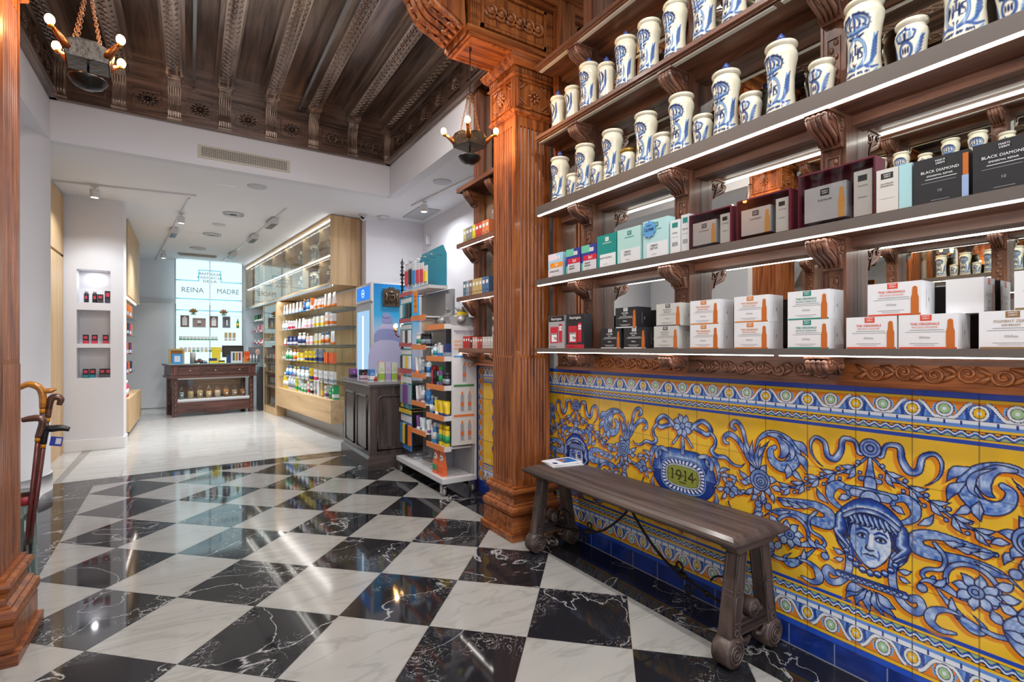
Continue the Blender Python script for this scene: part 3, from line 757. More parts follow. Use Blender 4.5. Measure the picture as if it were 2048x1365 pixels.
    for f in (lambda t: 1.715-t, lambda t: 1.715+t, lambda t: 0.019+t, lambda t: 3.411-t):
        for q, ws, fl_, md in half: todo.append(([(f(a), b) for a, b in q], ws, fl_, md))
    for q, ws, fl_, md in cart: todo.append(([(1.715+a, b) for a, b in q], ws, fl_, md))
    for c in (0.867, 2.563):
        for q, ws, fl_, md in head: todo.append(([(c+a, b) for a, b in q], ws, fl_, md))
    shield = [([(1.715-0.085, 0.60), (1.715+0.085, 0.60)], [0.112]*2), ([(1.715-0.075, 0.655), (1.715+0.075, 0.655)], [0.072]*2)]
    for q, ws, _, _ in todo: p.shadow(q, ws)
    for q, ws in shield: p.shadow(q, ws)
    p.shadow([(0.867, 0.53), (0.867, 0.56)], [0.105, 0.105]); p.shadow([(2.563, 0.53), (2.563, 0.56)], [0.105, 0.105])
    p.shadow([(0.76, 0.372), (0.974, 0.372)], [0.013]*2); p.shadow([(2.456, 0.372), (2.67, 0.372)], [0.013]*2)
    for q, ws in shield: p.body(q, ws)
    for it in todo: p.body(*it)
    # cartouche plate with dentil ring and date
    def rr(hw, hh, col, zc=0.590):
        D = np.hypot(np.maximum(np.abs(p.A-1.715)-hw*0.55, 0)/(hw*0.45), (p.B-zc)/hh) if False else (np.abs((p.A-1.715)/hw)**3+np.abs((p.B-zc)/hh)**3)
        p.C[D < 1] = col
    rr(0.143, 0.092, NAVY); rr(0.140, 0.089, LBL); rr(0.134, 0.083, DBL)
    a = np.arctan2((p.B-0.590)*1.55, p.A-1.715); D3 = (np.abs((p.A-1.715)/0.130)**3+np.abs((p.B-0.59)/0.080)**3); D4 = (np.abs((p.A-1.715)/0.112)**3+np.abs((p.B-0.59)/0.062)**3)
    p.C[(D3 < 1) & (D4 > 1) & (((a*32/(2*PI)) % 1) < 0.55)] = WHT
    rr(0.112, 0.062, NAVY); rr(0.109, 0.059, (176, 190, 210)); rr(0.102, 0.052, (60, 70, 30)); rr(0.100, 0.050, (140, 150, 62))
    ink = (46, 44, 22)
    def T(pts, w=0.0028): p.line([(1.715-a, 0.592+b) for a, b in pts], w, ink)
    T([(-0.070, 0.024), (-0.064, 0.026), (-0.064, -0.022)]); T([(-0.071, -0.022), (-0.057, -0.022)], 0.0015)
    T(spiral(-0.024, 0.010, 0.014, 0.014, 0, 1.0, 14), 0.0026); T([(-0.010, 0.010), (-0.012, -0.008), (-0.026, -0.024)])
    T([(0.012, 0.024), (0.018, 0.026), (0.018, -0.022)]); T([(0.011, -0.022), (0.025, -0.022)], 0.0015)
    T([(0.060, -0.024), (0.060, 0.026), (0.036, -0.008), (0.070, -0.008)], 0.0026); T([(-0.043, 0.0), (-0.041, 0.0)], 0.003); T([(0.0, 0.0), (0.002, 0.0)], 0.003); T([(0.076, 0.0), (0.077, 0.0)], 0.003)
    p.line([(1.715-0.02, 0.556), (1.715+0.02, 0.557)], 0.0015, ink)
    # the two heads: wavy hair, plumed cap, face in blue wash, bead collar, beaded rod
    for c in (0.867, 2.563):
        def X(pts): return [(c-a, b) for a, b in pts]
        for sg in (-1, 1):
            for k in range(4):
                o = 0.008*k
                pts = spline([(sg*(0.03+o), 0.628-o*0.4), (sg*(0.075+o), 0.60), (sg*(0.078+o*0.9), 0.55), (sg*(0.105+o*0.3), 0.51+o), (sg*(0.085-o*0.5), 0.465+o)], 5)
                p.body(X(pts), taper(len(pts), 0.022, 0.6, 0.3, 0.5), 0, 1 if k % 2 else -1)
        p.body(X([(0, 0.500), (0, 0.540)]), [0.058, 0.078], 0, -1)
        w = p.win(c-0.11, c+0.11, 0.42, 0.66); A = c-p.A[w]; B = p.B[w]
        e = (np.abs(A)/(0.069-0.30*np.clip(0.505-B, 0, 1)))**2+((B-0.53)/0.100)**2
        n = p.n1[w]; lit = np.clip(0.62+5.5*(A-0.0)+0.5*(n-0.5), 0, 1)[..., None]
        fc = np.array((92, 134, 204))*(1-lit)+np.array((212, 222, 238))*lit
        m = e < 1.0; p.C[w][m] = 0; C = p.C[w]; C[m] = fc[m]; C[(e >= 0.93) & (e < 1.06)] = NAVY; p.C[w] = C
        for sg in (-1, 1):
            ex = sg*0.030+0.004
            p.disc((c-ex, 0.545), 0.021, (74, 116, 190), 0.014); p.disc((c-ex, 0.543), 0.013, (204, 216, 236), 0.006); p.disc((c-ex, 0.543), 0.0062, (14, 16, 40))
            p.line(X([(ex-0.017, 0.543), (ex-0.006, 0.552), (ex+0.008, 0.551), (ex+0.017, 0.543)]), 0.0022, NAVY); p.line(X([(ex-0.013, 0.538), (ex, 0.534), (ex+0.012, 0.538)]), 0.0012, DBL)
            p.line(X([(ex-0.019, 0.560), (ex-0.004, 0.570), (ex+0.014, 0.567), (ex+0.021, 0.558)]), [0.003, 0.004, 0.003, 0.0015], DBL)
            p.line(X([(sg*0.026, 0.50), (sg*0.031, 0.485), (sg*0.027, 0.468)]), 0.0016, MBL)
        p.line(X([(-0.004, 0.56), (-0.010, 0.52), (-0.015, 0.500), (-0.003, 0.494), (0.012, 0.499)]), [0.001, 0.0022, 0.0026, 0.0026, 0.0016], NAVY)
        p.line(X([(0.004, 0.55), (0.003, 0.515)]), 0.006, (226, 232, 242)); p.line(X([(-0.012, 0.52), (-0.011, 0.55)]), 0.004, (70, 110, 186))
        p.line(X([(-0.022, 0.475), (-0.008, 0.480), (0.0, 0.477), (0.010, 0.480), (0.023, 0.474)]), [0.001, 0.0026, 0.002, 0.0026, 0.001], NAVY); p.line(X([(-0.012, 0.469), (0.0, 0.466), (0.013, 0.469)]), 0.0035, (110, 146, 208)); p.disc((c-0.0, 0.447), 0.012, (206, 218, 238), 0.008)
        p.line(X([(-0.065, 0.50), (-0.055, 0.46), (-0.03, 0.437)]), 0.004, DBL)
        for k in range(9):
            u = -0.068+0.017*k; pts = spline([(u, 0.607+0.012*math.cos(u*18)), (u+0.012, 0.59), (u*1.2+0.004, 0.575+0.006*(k % 2))], 4); p.body(X(pts), taper(len(pts), 0.0125, 0.7, 0.15, 0.2), 0, 1)
        pts = spline([(-0.088, 0.610), (-0.045, 0.640), (0.0, 0.648), (0.045, 0.640), (0.088, 0.610)], 5); p.body(X([(a, b+0.012) for a, b in pts]), taper(len(pts), 0.030, 0.5, 0.5, 0.5)); p.body(X([(a, b-0.008) for a, b in pts]), [0.010]*len(pts), 1)
        for k in range(9):
            a = R(205+130*k/8); p.body([(c+0.088*math.cos(a), 0.51+0.098*math.sin(a)), (c+0.088*math.cos(a)+0.0005, 0.51+0.098*math.sin(a))], [0.0115+0.002*math.sin(PI*k/8)]*2)
        p.body(X([(-0.107, 0.372), (0.107, 0.372)]), [0.0145]*2)
        for k in range(11): p.body(X([(-0.095+0.019*k, 0.372), (-0.0945+0.019*k, 0.372)]), [0.0085]*2)
        p.line([(c+0.012*math.cos(a), 0.876+0.012*math.sin(a)) for a in [2*PI*k/14 for k in range(15)]], 0.0016, NAVY); p.line([(c+0.024*math.cos(a), 0.876+0.024*math.sin(a)) for a in [2*PI*k/18 for k in range(19)]], 0.0012, DBL)
    # joints
    u = np.abs(((p.A-0.915+0.089) % 0.178)-0.089)
    fld = p.B > 0.088
    k = np.clip(1-(u-0.0006)/0.0016, 0, 1)*np.where(fld, 0.62, 0.0); p.C = p.C*(1-k[..., None])+np.array((70, 52, 40))*k[..., None]
    for z in (0.768, 0.590, 0.412):
        k = np.clip(1-(np.abs(p.B-z)-0.0005)/0.0016, 0, 1)*0.55; p.C = p.C*(1-k[..., None])+np.array((60, 50, 40))*k[..., None]
    u2 = np.abs(((p.A-0.99+0.089) % 0.178)-0.089)
    k = np.clip(1-(u2-0.001)/0.0016, 0, 1)*np.where(fld, 0.0, 0.8); p.C = p.C*(1-k[..., None])+np.array((190, 196, 206))*k[..., None]
    k = np.clip(1-(np.abs(p.B-0.088)-0.0012)/0.0016, 0, 1)*0.7; p.C = p.C*(1-k[..., None])+np.array((30, 36, 70))*k[..., None]
    k = np.clip(1-(p.B-0.003)/0.002, 0, 1); p.C = p.C*(1-k[..., None])+np.array((170, 172, 178))*k[..., None]
    return p
def sheet(name, p, x, mat, sgn=-1):
    ny, nz = p.na, p.nb
    n = ny*nz; co = np.empty((n, 3), np.float32)
    co[:, 0] = 0; co[:, 1] = p.A.ravel(); co[:, 2] = p.B.ravel()
    i = np.arange(nz-1)[:, None]*ny+np.arange(ny-1)[None, :]; i = i.ravel()
    f = np.stack([i, i+ny, i+ny+1, i+1], 1) if sgn < 0 else np.stack([i, i+1, i+ny+1, i+ny], 1)
    # give the tiling its thickness: back face and rim
    me = bpy.data.meshes.new(name)
    bk = np.array([[0.012*-sgn, p.A[0, 0], p.B[0, 0]], [0.012*-sgn, p.A[0, -1], 0], [0.012*-sgn, p.A[0, -1], p.B[-1, 0]], [0.012*-sgn, p.A[0, 0], p.B[-1, 0]]], np.float32)
    bk[1, 2] = p.B[0, 0]
    c4 = [0, ny-1, n-1, n-ny]
    ex = [[n, n+1, n+2, n+3]]+[[c4[k], c4[(k+1) % 4], n+(k+1) % 4, n+k] for k in range(4)]
    co = np.vstack([co, bk]); f = np.vstack([f, np.array(ex)])
    me.vertices.add(len(co)); me.vertices.foreach_set('co', co.ravel())
    me.loops.add(f.size); me.loops.foreach_set('vertex_index', f.ravel().astype(np.int32))
    me.polygons.add(len(f)); me.polygons.foreach_set('loop_start', (np.arange(len(f))*4).astype(np.int32))
    me.update(calc_edges=True)
    idx = np.r_[np.arange(n), np.array(c4)]
    p.attr(me, idx=idx)
    me.materials.append(mat)
    o = bpy.data.objects.new(name, me); o.location = (x, 0, 0); COL.objects.link(o); o['kind'] = 'structure'
    return o
glaze = paint_mat('painted glazed ceramic', 0.14, 0.6)
panel = paint_panel()
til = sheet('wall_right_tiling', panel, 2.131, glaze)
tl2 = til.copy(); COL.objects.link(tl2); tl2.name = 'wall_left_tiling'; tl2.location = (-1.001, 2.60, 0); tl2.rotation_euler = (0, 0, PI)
# narrow tiled panel beyond the column: blue rim, scroll border frame, yellow field with blue scrolls
def paint_far():
    p = Azulejo(3.08, 3.93, 0.0, 1.106, 0.004, YEL)
    bands(p, 1.106, 0.95, 1); bands(p, 0.10, 0.26, 0)
    for k in range(5):
        z = 0.33+0.13*k
        for sg in (-1, 1):
            q = [tuple(x) for x in spline([(3.5, z), (3.5+sg*0.09, z+0.03), (3.5+sg*0.13, z+0.08), (3.5+sg*0.08, z+0.10), (3.5+sg*0.05, z+0.07)], 5)]
            p.shadow(q, [0.018]*len(q)); p.body(q, taper(len(q), 0.022, 0.3, 0.3))
        p.body([(3.5, z), (3.501, z)], [0.03]*2)
    C = p.C; T = np.minimum(p.A-3.08, 3.93-p.A)
    f = (p.B > 0.10)
    C[f & (T < 0.13)] = (38, 72, 170); C[f & (T < 0.115)] = YEL; C[f & (T < 0.108)] = (228, 132, 30)
    s = np.abs(T-0.07-0.02*np.sin(p.B*2*PI/0.089)); C[f & (T < 0.108) & (T < 0.07+0.02*np.sin(p.B*2*PI/0.089))] = (96, 142, 216); C[f & (s < 0.009)] = NAVY; C[f & (s < 0.0065)] = WHT
    C[f & (T < 0.038)] = YEL; C[f & (T < 0.03)] = (40, 84, 200)
    C[p.B < 0.10] = (26, 54, 138); C[p.B > 1.085] = (40, 84, 200)
    for z in (0.10, 0.278, 0.456, 0.634, 0.812, 0.99): C[np.abs(p.B-z) < 0.002] = (60, 50, 50)
    return p
sheet('wall_right_tiling_beyond_column', paint_far(), 2.131, glaze)
MB().box(2.105, 2.145, 3.925, 3.945, 0, 1.11).ob('trim_tile_edge', WR('z'), kind='structure')
# plain tiled dado on the opposite wall, seen only in the mirrors
sheetL = MB().box(-1.013, -1.001, -1.9, -0.302, 0, 1.106).box(2.131, 2.143, -1.9, -0.002, 0, 1.106).ob('wall_end_tiling', P('yellow glazed tile', 'e8b418', 0.15, coat=0.5), kind='structure')
# ---------------- wooden columns ----------------
def flute_poly(h, n=9, m=0.03, r=0.0085):
    out = []
    for side in range(4):
        a = side*PI/2; ux, uy = math.cos(a), math.sin(a); nx, ny = math.cos(a-PI/2), math.sin(a-PI/2)
        pts = [(-h, h)]
        st = (2*h-2*m)/n
        for k in range(n):
            c = -h+m+st*(k+0.5)
            pts += [(c-r, h), (c-r*0.7, h-r*0.9), (c, h-r*1.25), (c+r*0.7, h-r*0.9), (c+r, h)]
        out += [(t*ux+d*nx, t*uy+d*ny) for t, d in pts]
    return out
def ring_mould(f, h0, prof, cx=0, cy=0):      # square moulding from a (offset, z) profile
    for (o0, z0), (o1, z1) in zip(prof, prof[1:]):
        a, b = h0+o0, h0+o1
        f.fr((cx-a, cx+a, cy-a, cy+a, z0), (cx-b, cx+b, cy-b, cy+b, z1))
def column(x, y, label):
    t = thing('carved_column', label, 'column', (x, y, 0), 0, 'carved columns of the portal')
    wz = WR('z')
    f = MB(); f.box(-0.208, 0.19, -0.208, 0.208, 0, 0.045).box(-0.19, 0.185, -0.19, 0.19, 0.045, 0.15); f.ob('plinth', WR('x'), t, bevel=0.003)
    f = MB()
    ring_mould(f, 0.16, [(0.022, 0.15), (0.034, 0.165), (0.038, 0.185), (0.034, 0.205), (0.02, 0.215), (0.02, 0.225), (0.004, 0.235), (0.0, 0.255), (0.006, 0.275), (0.016, 0.285), (0.02, 0.30), (0.016, 0.315), (0.0, 0.32), (0.0, 0.335)])
    f.ob('base_moulding', WR('x'), t)
    f = MB(); f.prism(flute_poly(0.142), 0.37, 1.18, 'z'); f.box(-0.142, 0.142, -0.142, 0.142, 0.33, 0.37).box(-0.140, 0.140, -0.140, 0.140, 1.18, 1.20)
    f.prism(flute_poly(0.140, 7, 0.035, 0.0095), 1.20, 2.72, 'z').box(-0.140, 0.140, -0.140, 0.140, 2.72, 2.80); f.ob('shaft', wz, t)
    f = MB(); ring_mould(f, 0.145, [(0.0, 2.785), (0.018, 2.80), (0.022, 2.812), (0.01, 2.82), (0.01, 3.03), (0.02, 3.035), (0.03, 3.045), (0.012, 3.05), (0.012, 3.095)])
    for a in range(4):
        M = Matrix.Rotation(a*PI/2, 4, 'Z'); h = 0.155; z0, z1 = 2.83, 3.02
        for b in ((-0.13, 0.13, z0, z0+0.012), (-0.13, 0.13, z1-0.012, z1), (-0.14, -0.125, z0, z1), (0.125, 0.14, z0, z1)): f.box(b[0], b[1], -h-0.010, -h+0.002, b[2], b[3], 0, M)
        zc = (z0+z1)/2
        for q in range(8): f.tube([M @ Vector((math.cos(2*PI*q/8)*0.012, -h-0.004, zc+math.sin(2*PI*q/8)*0.012)), M @ Vector((math.cos(2*PI*q/8)*0.03, -h-0.009, zc+math.sin(2*PI*q/8)*0.03)), M @ Vector((math.cos(2*PI*q/8)*0.05, -h-0.001, zc+math.sin(2*PI*q/8)*0.05))], [0.005, 0.011, 0.003], 5)
        f.ball(M @ Vector((0, -h-0.006, zc)), 0.011, n=8, k=5)
        for sx in (-1, 1):
            for sz in (-1, 1): f.tube([M @ Vector((sx*0.115, -h-0.003, zc+sz*0.03)), M @ Vector((sx*0.055, -h-0.003, zc+sz*0.078))], 0.007, 5); f.tube([M @ Vector((sx*0.118, -h-0.002, zc+sz*0.055)), M @ Vector((sx*0.09, -h-0.002, zc+sz*0.078))], 0.005, 5)
        for k in range(13): f.box(-0.15+k*0.0235, -0.15+k*0.0235+0.013, -h-0.012, -h, 3.055, 3.088, 0, M)
    f.ob('capital', wz, t)
    f = MB(); ring_mould(f, 0.155, [(0.018, 3.095), (0.035, 3.11), (0.05, 3.135), (0.055, 3.15)]); f.ob('abacus', WR('x'), t)
    return t
colR = column(1.940, 2.925, 'tall fluted wooden column with carved capital standing beside the bench')
colL = column(-0.777, 2.925, 'tall fluted wooden column cut by the left picture edge, hiding the cane stand')
colL.scale = (-1, 1, 1)
# corbelled beam ends on the columns: panelled block with a carved acanthus scroll
def beam_end(x, y, s, label):
    t = thing('beam_end_block', label, 'beam end', (x, y, 3.15), 0, 'carved beam ends on the columns')
    wx = WR('x')
    # local: block reaches from -0.55 (room side, times s) to +0.2
    f = MB(); f.box(-0.52, 0.19, -0.22, 0.09, 0.0, 0.022).box(-0.535, 0.19, -0.232, 0.10, 0.022, 0.05).box(-0.51, 0.19, -0.21, 0.08, 0.05, 0.34)
    f.box(-0.575, 0.19, -0.24, 0.12, 0.34, 0.37).box(-0.60, 0.19, -0.26, 0.14, 0.37, 0.42).box(-0.62, 0.19, -0.28, 0.16, 0.42, 0.47)
    for k in range(4): f.box(-0.508+k*0.014, -0.500+k*0.014, -0.217, -0.208, 0.06, 0.33)
    for k in range(4): f.box(0.08+k*0.016, 0.089+k*0.016, -0.217, -0.208, 0.06, 0.33)
    f.ob('block', wx, t)
    f = MB(); x0, x1 = -0.44, 0.05
    for b in ((x0, x1, 0.07, 0.088), (x0, x1, 0.302, 0.32), (x0, x0+0.018, 0.07, 0.32), (x1-0.018, x1, 0.07, 0.32)): f.box(b[0], b[1], -0.228, -0.205, b[2], b[3])
    f.box(x0+0.03, x1-0.03, -0.216, -0.208, 0.10, 0.29)
    for k in range(6):            # guilloche of running scrolls
        cx = x0+0.075+k*0.07
        f.tube([(a, -0.219, b) for a, b in spiral(cx, 0.195, 0.052, 0.014, R(200), 1.35, 22)], [0.013]*23, 6)
        f.ball((cx, -0.222, 0.195), 0.018, n=8, k=6)
    f.ob('guilloche_panel', WR('z'), t)
    f = MB(); f.box(-0.50, -0.2, -0.205, -0.185, -0.008, 0.002).box(-0.50, -0.2, 0.055, 0.075, -0.008, 0.002).box(-0.50, -0.48, -0.185, 0.055, -0.008, 0.002); f.ob('soffit_panel', WR('y'), t)
    f = MB()                      # scroll corbel on the end, carved with leaves
    prof = [(-0.53, 0.0), (-0.54, 0.05), (-0.63, 0.10), (-0.70, 0.13), (-0.745, 0.17), (-0.78, 0.235), (-0.80, 0.26), (-0.80, 0.31), (-0.77, 0.34), (-0.72, 0.345), (-0.72, 0.47), (-0.56, 0.47)]
    f.prism([(a, b) for a, b in prof], -0.20, 0.08, 'y')
    for yy in (-0.18, -0.12, -0.06, 0.0, 0.06):
        f.tube([(a-0.012, yy, b-0.008) for a, b in [tuple(p) for p in spline(prof[1:8], 3)]], taper_list(19, 0.024), 7)
    for yy in (-0.15, -0.06, 0.03):
        for (cx, cz) in ((-0.60, 0.085), (-0.66, 0.125), (-0.72, 0.165), (-0.765, 0.215)):
            f.tube([(cx, yy-0.035, cz-0.015), (cx-0.02, yy, cz-0.030), (cx, yy+0.035, cz-0.015)], [0.006, 0.017, 0.006], 6)
            f.tube([(cx+0.02, yy, cz-0.03), (cx-0.02, yy, cz-0.028)], [0.012, 0.019], 6)
    for yy in (-0.15, -0.03, 0.05): f.ball((-0.81, yy, 0.26), 0.036, n=10, k=7)
    f.ball((-0.83, -0.09, 0.32), 0.04, n=10, k=7)
    for k in range(4): f.tube([(-0.60-0.035*k, -0.205, 0.44-0.02*k), (-0.63-0.035*k, -0.212, 0.33-0.02*k), (-0.60-0.04*k, -0.206, 0.20)], [0.006, 0.020, 0.006], 6)
    f.tube([(a, -0.208, b) for a, b in spiral(-0.755, 0.27, 0.045, 0.01, R(180), 1.5, 20)], 0.009, 6)
    f.box(-0.84, -0.70, -0.22, 0.10, 0.36, 0.47).box(-0.87, -0.70, -0.24, 0.12, 0.44, 0.47)
    f.ob('scroll_corbel', WR('z'), t, sm=True)
    if s < 0: t.scale = (-1, 1, 1)
    return t
def taper_list(n, w): return [w*(0.45+0.55*math.sin(PI*min(1, k/(n-1)*0.8+0.15))) for k in range(n)]
beam_end(1.940, 2.925, 1, 'carved beam end with guilloche panel above the column by the bench')
beam_end(-0.777, 2.925, -1, 'carved beam end above the left column')

# ---------------- wall shelving on the tiled wall, with mirrors behind ----------------
XW = 2.131
PY = [2.345, 1.65, 0.955, 0.26, -0.435]
SH = {'A': (1.222, 1.247), 'B': (1.655, 1.692), 'C': (2.11, 2.165), 'D': (2.585, 2.625), 'E': (3.05, 3.09)}
NM = {'A': 'lowest', 'B': 'second', 'C': 'third', 'D': 'fourth', 'E': 'fifth'}
def corbel(yc, zt, small=False, x1=2.05, s=1.0, d=0.125):
    f = MB(); h = (0.075 if small else 0.12)*s; w = 0.036*s
    prof = [(0, 0), (-d, 0), (-d, -0.012), (-d+0.008, -0.018), (-d-0.004, -0.03), (-d, -0.045), (-d+0.018, -0.052), (-d+0.035, -0.055), (-0.045, -h*0.68), (-0.028, -h*0.85), (-0.02, -h), (0, -h)]
    f.prism([(x1+a, zt+b) for a, b in prof], yc-w, yc+w, 'y')
    f.box(x1-d-0.008, x1, yc-w-0.006, yc+w+0.006, zt-0.012, zt)
    for q in (-1, -0.33, 0.33, 1):
        f.tube([(x1-d-0.006, yc+q*(w-0.008), zt-0.03), (x1-d+0.012, yc+q*(w-0.008), zt-0.058), (x1-0.05, yc+q*(w-0.010), zt-h*0.72), (x1-0.026, yc+q*(w-0.012), zt-h*0.95)], [0.011, 0.011, 0.009, 0.004], 6)
        f.ball((x1-d-0.002, yc+q*(w-0.008), zt-0.028), 0.0125, n=8, k=5)
    for sg in (-1, 1):
        f.tube([(a, yc+sg*(w+0.002), b) for a, b in spiral(x1-0.03, zt-0.045, 0.024, 0.005, R(90), -1.4, 18)], 0.0045, 5)
        f.tube([(a, yc+sg*(w+0.002), b) for a, b in spiral(x1-d+0.022, zt-0.03, 0.013, 0.004, R(90), 1.2, 12)], 0.004, 5)
        f.tube([(x1-d+0.03, yc+sg*(w+0.001), zt-0.018), (x1-0.06, yc+sg*(w+0.003), zt-0.030), (x1-0.03, yc+sg*(w+0.001), zt-h*0.9)], 0.004, 5)
    return f
def shelf(key, y0, y1, posts, lit, label, wallside='r'):
    z0, z1 = SH[key]; xf = 1.90
    t = thing('wall_shelf', label, 'shelf', (XW, (y0+y1)/2, z0), 0, 'long wooden wall shelves')
    yc = (y0+y1)/2
    def L(f, name, m, **k):
        for i, p in enumerate(f.v): f.v[i] = (p[0]-XW, p[1]-yc, p[2]-z0)
        return f.ob(name, m, t, **k)
    f = MB().box(xf+0.004, XW, y0, y1, z1-0.022, z1)
    if key in 'DE': f.box(xf, xf+0.02, y0, y1, z1-0.02, z1).box(xf+0.012, xf+0.03, y0, y1, z1-0.03, z1-0.02).box(xf+0.02, xf+0.05, y0, y1, z0+0.004, z1-0.03)
    else: f.box(xf, xf+0.008, y0, y1, z0, z1, 1)
    if z1-z0 > 0.03: f.box(xf+0.05, XW, y0, y1, z0+0.006, z1-0.02)
    f.box(2.085, XW, y0, y1, z0-0.03, z0+0.01)
    L(f, 'board', [WS('y'), P('grey brown shelf edge', '6a625e', 0.4, 0.3)])
    f = MB(); n = 2 if key in 'AD' else 1
    for k in range(n):
        a = y0+(y1-y0)*k/n+0.015; b = y0+(y1-y0)*(k+1)/n-0.015
        zz = z0+0.004 if key in 'DE' else z0
        f.box(xf+(0.022 if key in 'DE' else 0.009), xf+(0.046 if key in 'DE' else 0.024), a, b, zz-0.004, zz+0.004)
    L(f, 'led_strip', led_mat if lit else P('unlit led diffuser', 'c9c6bd', 0.4))
    for p in posts:
        if y0 < p < y1: L(corbel(p, z0+(0.006 if z1-z0 > 0.03 else 0), key == 'A'), 'corbel', WS('x'))
    return t
shelves = {}
for k in 'ABCDE':
    shelves[k] = shelf(k, -0.50, 2.70, PY, k in 'ABC', NM[k] + ' shelf from below of the mirrored wall above the painted tiles')
    q = dup(shelves[k], (1.13-XW, 2.2-1.1, SH[k][0]), PI, NM[k]+' shelf of the opposite wall, seen only in the mirrors')
def post(yc, label):
    t = thing('shelf_post', label, 'post', (XW, yc, 0), 0, 'carved posts between the mirrors'); x = 2.05-XW
    f = MB().box(x, 0, -0.045, 0.045, 1.25, 3.86); f.box(x-0.004, x, -0.045, -0.036, 1.25, 3.86).box(x-0.004, x, 0.036, 0.045, 1.25, 3.86)
    f.ob('shaft', WS('z'), t)
    for (a, b) in ((1.30, 1.52), (1.75, 1.97), (2.22, 2.42), (2.68, 2.90)):
        f = MB()
        for c in ((-0.024, -0.020, a, b), (0.020, 0.024, a, b), (-0.024, 0.024, a, a+0.004), (-0.024, 0.024, b-0.004, b)): f.box(x-0.004, x, *c)
        for k in range(7): f.ball((x-0.001, 0.008*(1 if k % 2 else -1), a+0.02+(b-a-0.04)*k/6), 0.010, n=6, k=4, sc3=(0.5, 1, 1.3))
        f.ob('carved_panel', WS('z'), t)
    return t
OR = ['first', 'second', 'third', 'fourth', 'fifth']
p0 = post(PY[0], 'carved wooden shelf post, first in front of the column')
for i, y in enumerate(PY[1:]): dup(p0, (XW, y, 0), 0, 'carved wooden shelf post, %s in front of the column' % OR[i+1])
for i, y in enumerate(PY): dup(p0, (1.13-XW, 2.2-y, 0), PI, 'carved shelf post on the opposite wall, %s from the left column, seen in the mirrors' % OR[4-i])
edges = [2.70]+PY+[-0.50]
for i in range(len(edges)-1):
    for s in (1, -1):
        a, b = edges[i], edges[i+1]
        m = MB().box(-0.004, 0.004, b+0.004, a-0.004, 1.25, 3.86)
        if s < 0: m = MB().box(-0.004, 0.004, 2.2-a+0.004, 2.2-b-0.004, 1.25, 3.86)
        for k, p in enumerate(m.v): m.v[k] = (p[0]+(XW+0.005 if s > 0 else 1.13-XW-0.005), p[1], p[2])
        if s > 0: lab = 'tall mirror behind the shelves, %s bay in front of the column' % ['first', 'second', 'third', 'fourth', 'fifth', 'sixth'][i]
        else: lab = 'tall mirror on the opposite wall, %s bay, seen only as a reflection' % ['sixth', 'fifth', 'fourth', 'third', 'second', 'first'][i]
        tag(m.ob('wall_mirror', mirror_mat), lab, 'mirror', 'mirrors behind the shelves')
# pilaster strip by the column, carved frieze between the lowest shelf and the tiles
MB().box(2.06, XW+0.01, 2.66, 2.715, 1.25, 3.86).box(2.05, 2.06, 2.672, 2.70, 1.25, 3.86).ob('trim_pilaster', WR('z'), kind='structure')
def frieze_carving(y0, y1):
    f = MB(); zc = 1.163; x = 2.088
    f.box(x, XW+0.01, y0, y1, 1.118, 1.222).box(x-0.018, XW, y0, y1, 1.108, 1.122).box(x-0.010, XW, y0, y1, 1.122, 1.13).box(x-0.01, XW, y0, y1, 1.205, 1.222)
    y = y0+0.06; k = 0
    while y < y1-0.05:
        sg = 1 if k % 2 else -1
        f.tube([(x-0.003, a, b) for a, b in spiral(y, zc+sg*0.004, 0.030, 0.006, R(200 if sg > 0 else 20), sg*1.5, 20)], [0.0055]*21, 5)
        f.ball((x-0.003, y, zc+sg*0.004), 0.008, n=7, k=5)
        f.tube([(x-0.003, y+0.028, zc), (x-0.006, y+0.045, zc+sg*0.018), (x-0.003, y+0.072, zc+sg*0.022)], [0.006, 0.011, 0.003], 6)
        f.tube([(x-0.003, y+0.028, zc), (x-0.005, y+0.05, zc-sg*0.014), (x-0.003, y+0.066, zc-sg*0.026)], [0.005, 0.009, 0.003], 6)
        y += 0.085; k += 1
    return f
segs = [2.70]+PY+[-0.5]
for i in range(len(segs)-1): frieze_carving(segs[i+1], segs[i]).ob('trim_carved_frieze', WR('y') if i % 2 else WS('y'), kind='structure')
# shelving beyond the column, in front of the recess
XB = 2.13
for k in 'ABCD':
    z0, z1 = SH[k]
    z0 -= 0.012
    t = thing('wall_shelf', '%s short shelf of the tiled wall beyond the column, above the sun cream stand' % NM[k], 'shelf', (XB, 3.52, z0), 0, 'short shelves beyond the column')
    f = MB().box(-0.20, 0, -0.38, 0.38, 0.014, 0.034).box(-0.205, -0.19, -0.385, 0.385, 0.0, 0.036).box(-0.20, 0, 0.37, 0.385, 0.0, 0.036).box(-0.06, 0, -0.38, 0.38, -0.02, 0.014); f.ob('board', WS('y'), t)
    if k != 'D': MB().box(-0.188, -0.174, -0.36, 0.36, 0.001, 0.010).ob('led_strip', led_mat, t)
    for yy in (0.27, -0.1):
        c = corbel(yy, 0.013, k == 'A', x1=-0.075, s=1.15, d=0.10); c.ob('corbel', WS('x'), t)
t = thing('shelf_post', 'carved post carrying the short shelves beyond the column', 'post', (XB, 3.79, 0))
MB().box(-0.075, 0, -0.045, 0.045, 1.13, 3.44).box(-0.082, -0.075, -0.018, 0.018, 1.3, 3.4).ob('shaft', WS('z'), t)
tag(MB().box(2.12, 2.131, 3.14, 3.73, 1.25, 3.44).ob('wall_mirror', mirror_mat), 'mirror behind the short shelves beyond the column', 'mirror')
MB().box(2.07, 2.14, 3.08, 3.93, 1.105, 1.20).box(2.055, 2.14, 3.08, 3.93, 1.10, 1.12).ob('trim_carved_frieze', WR('y'), kind='structure')
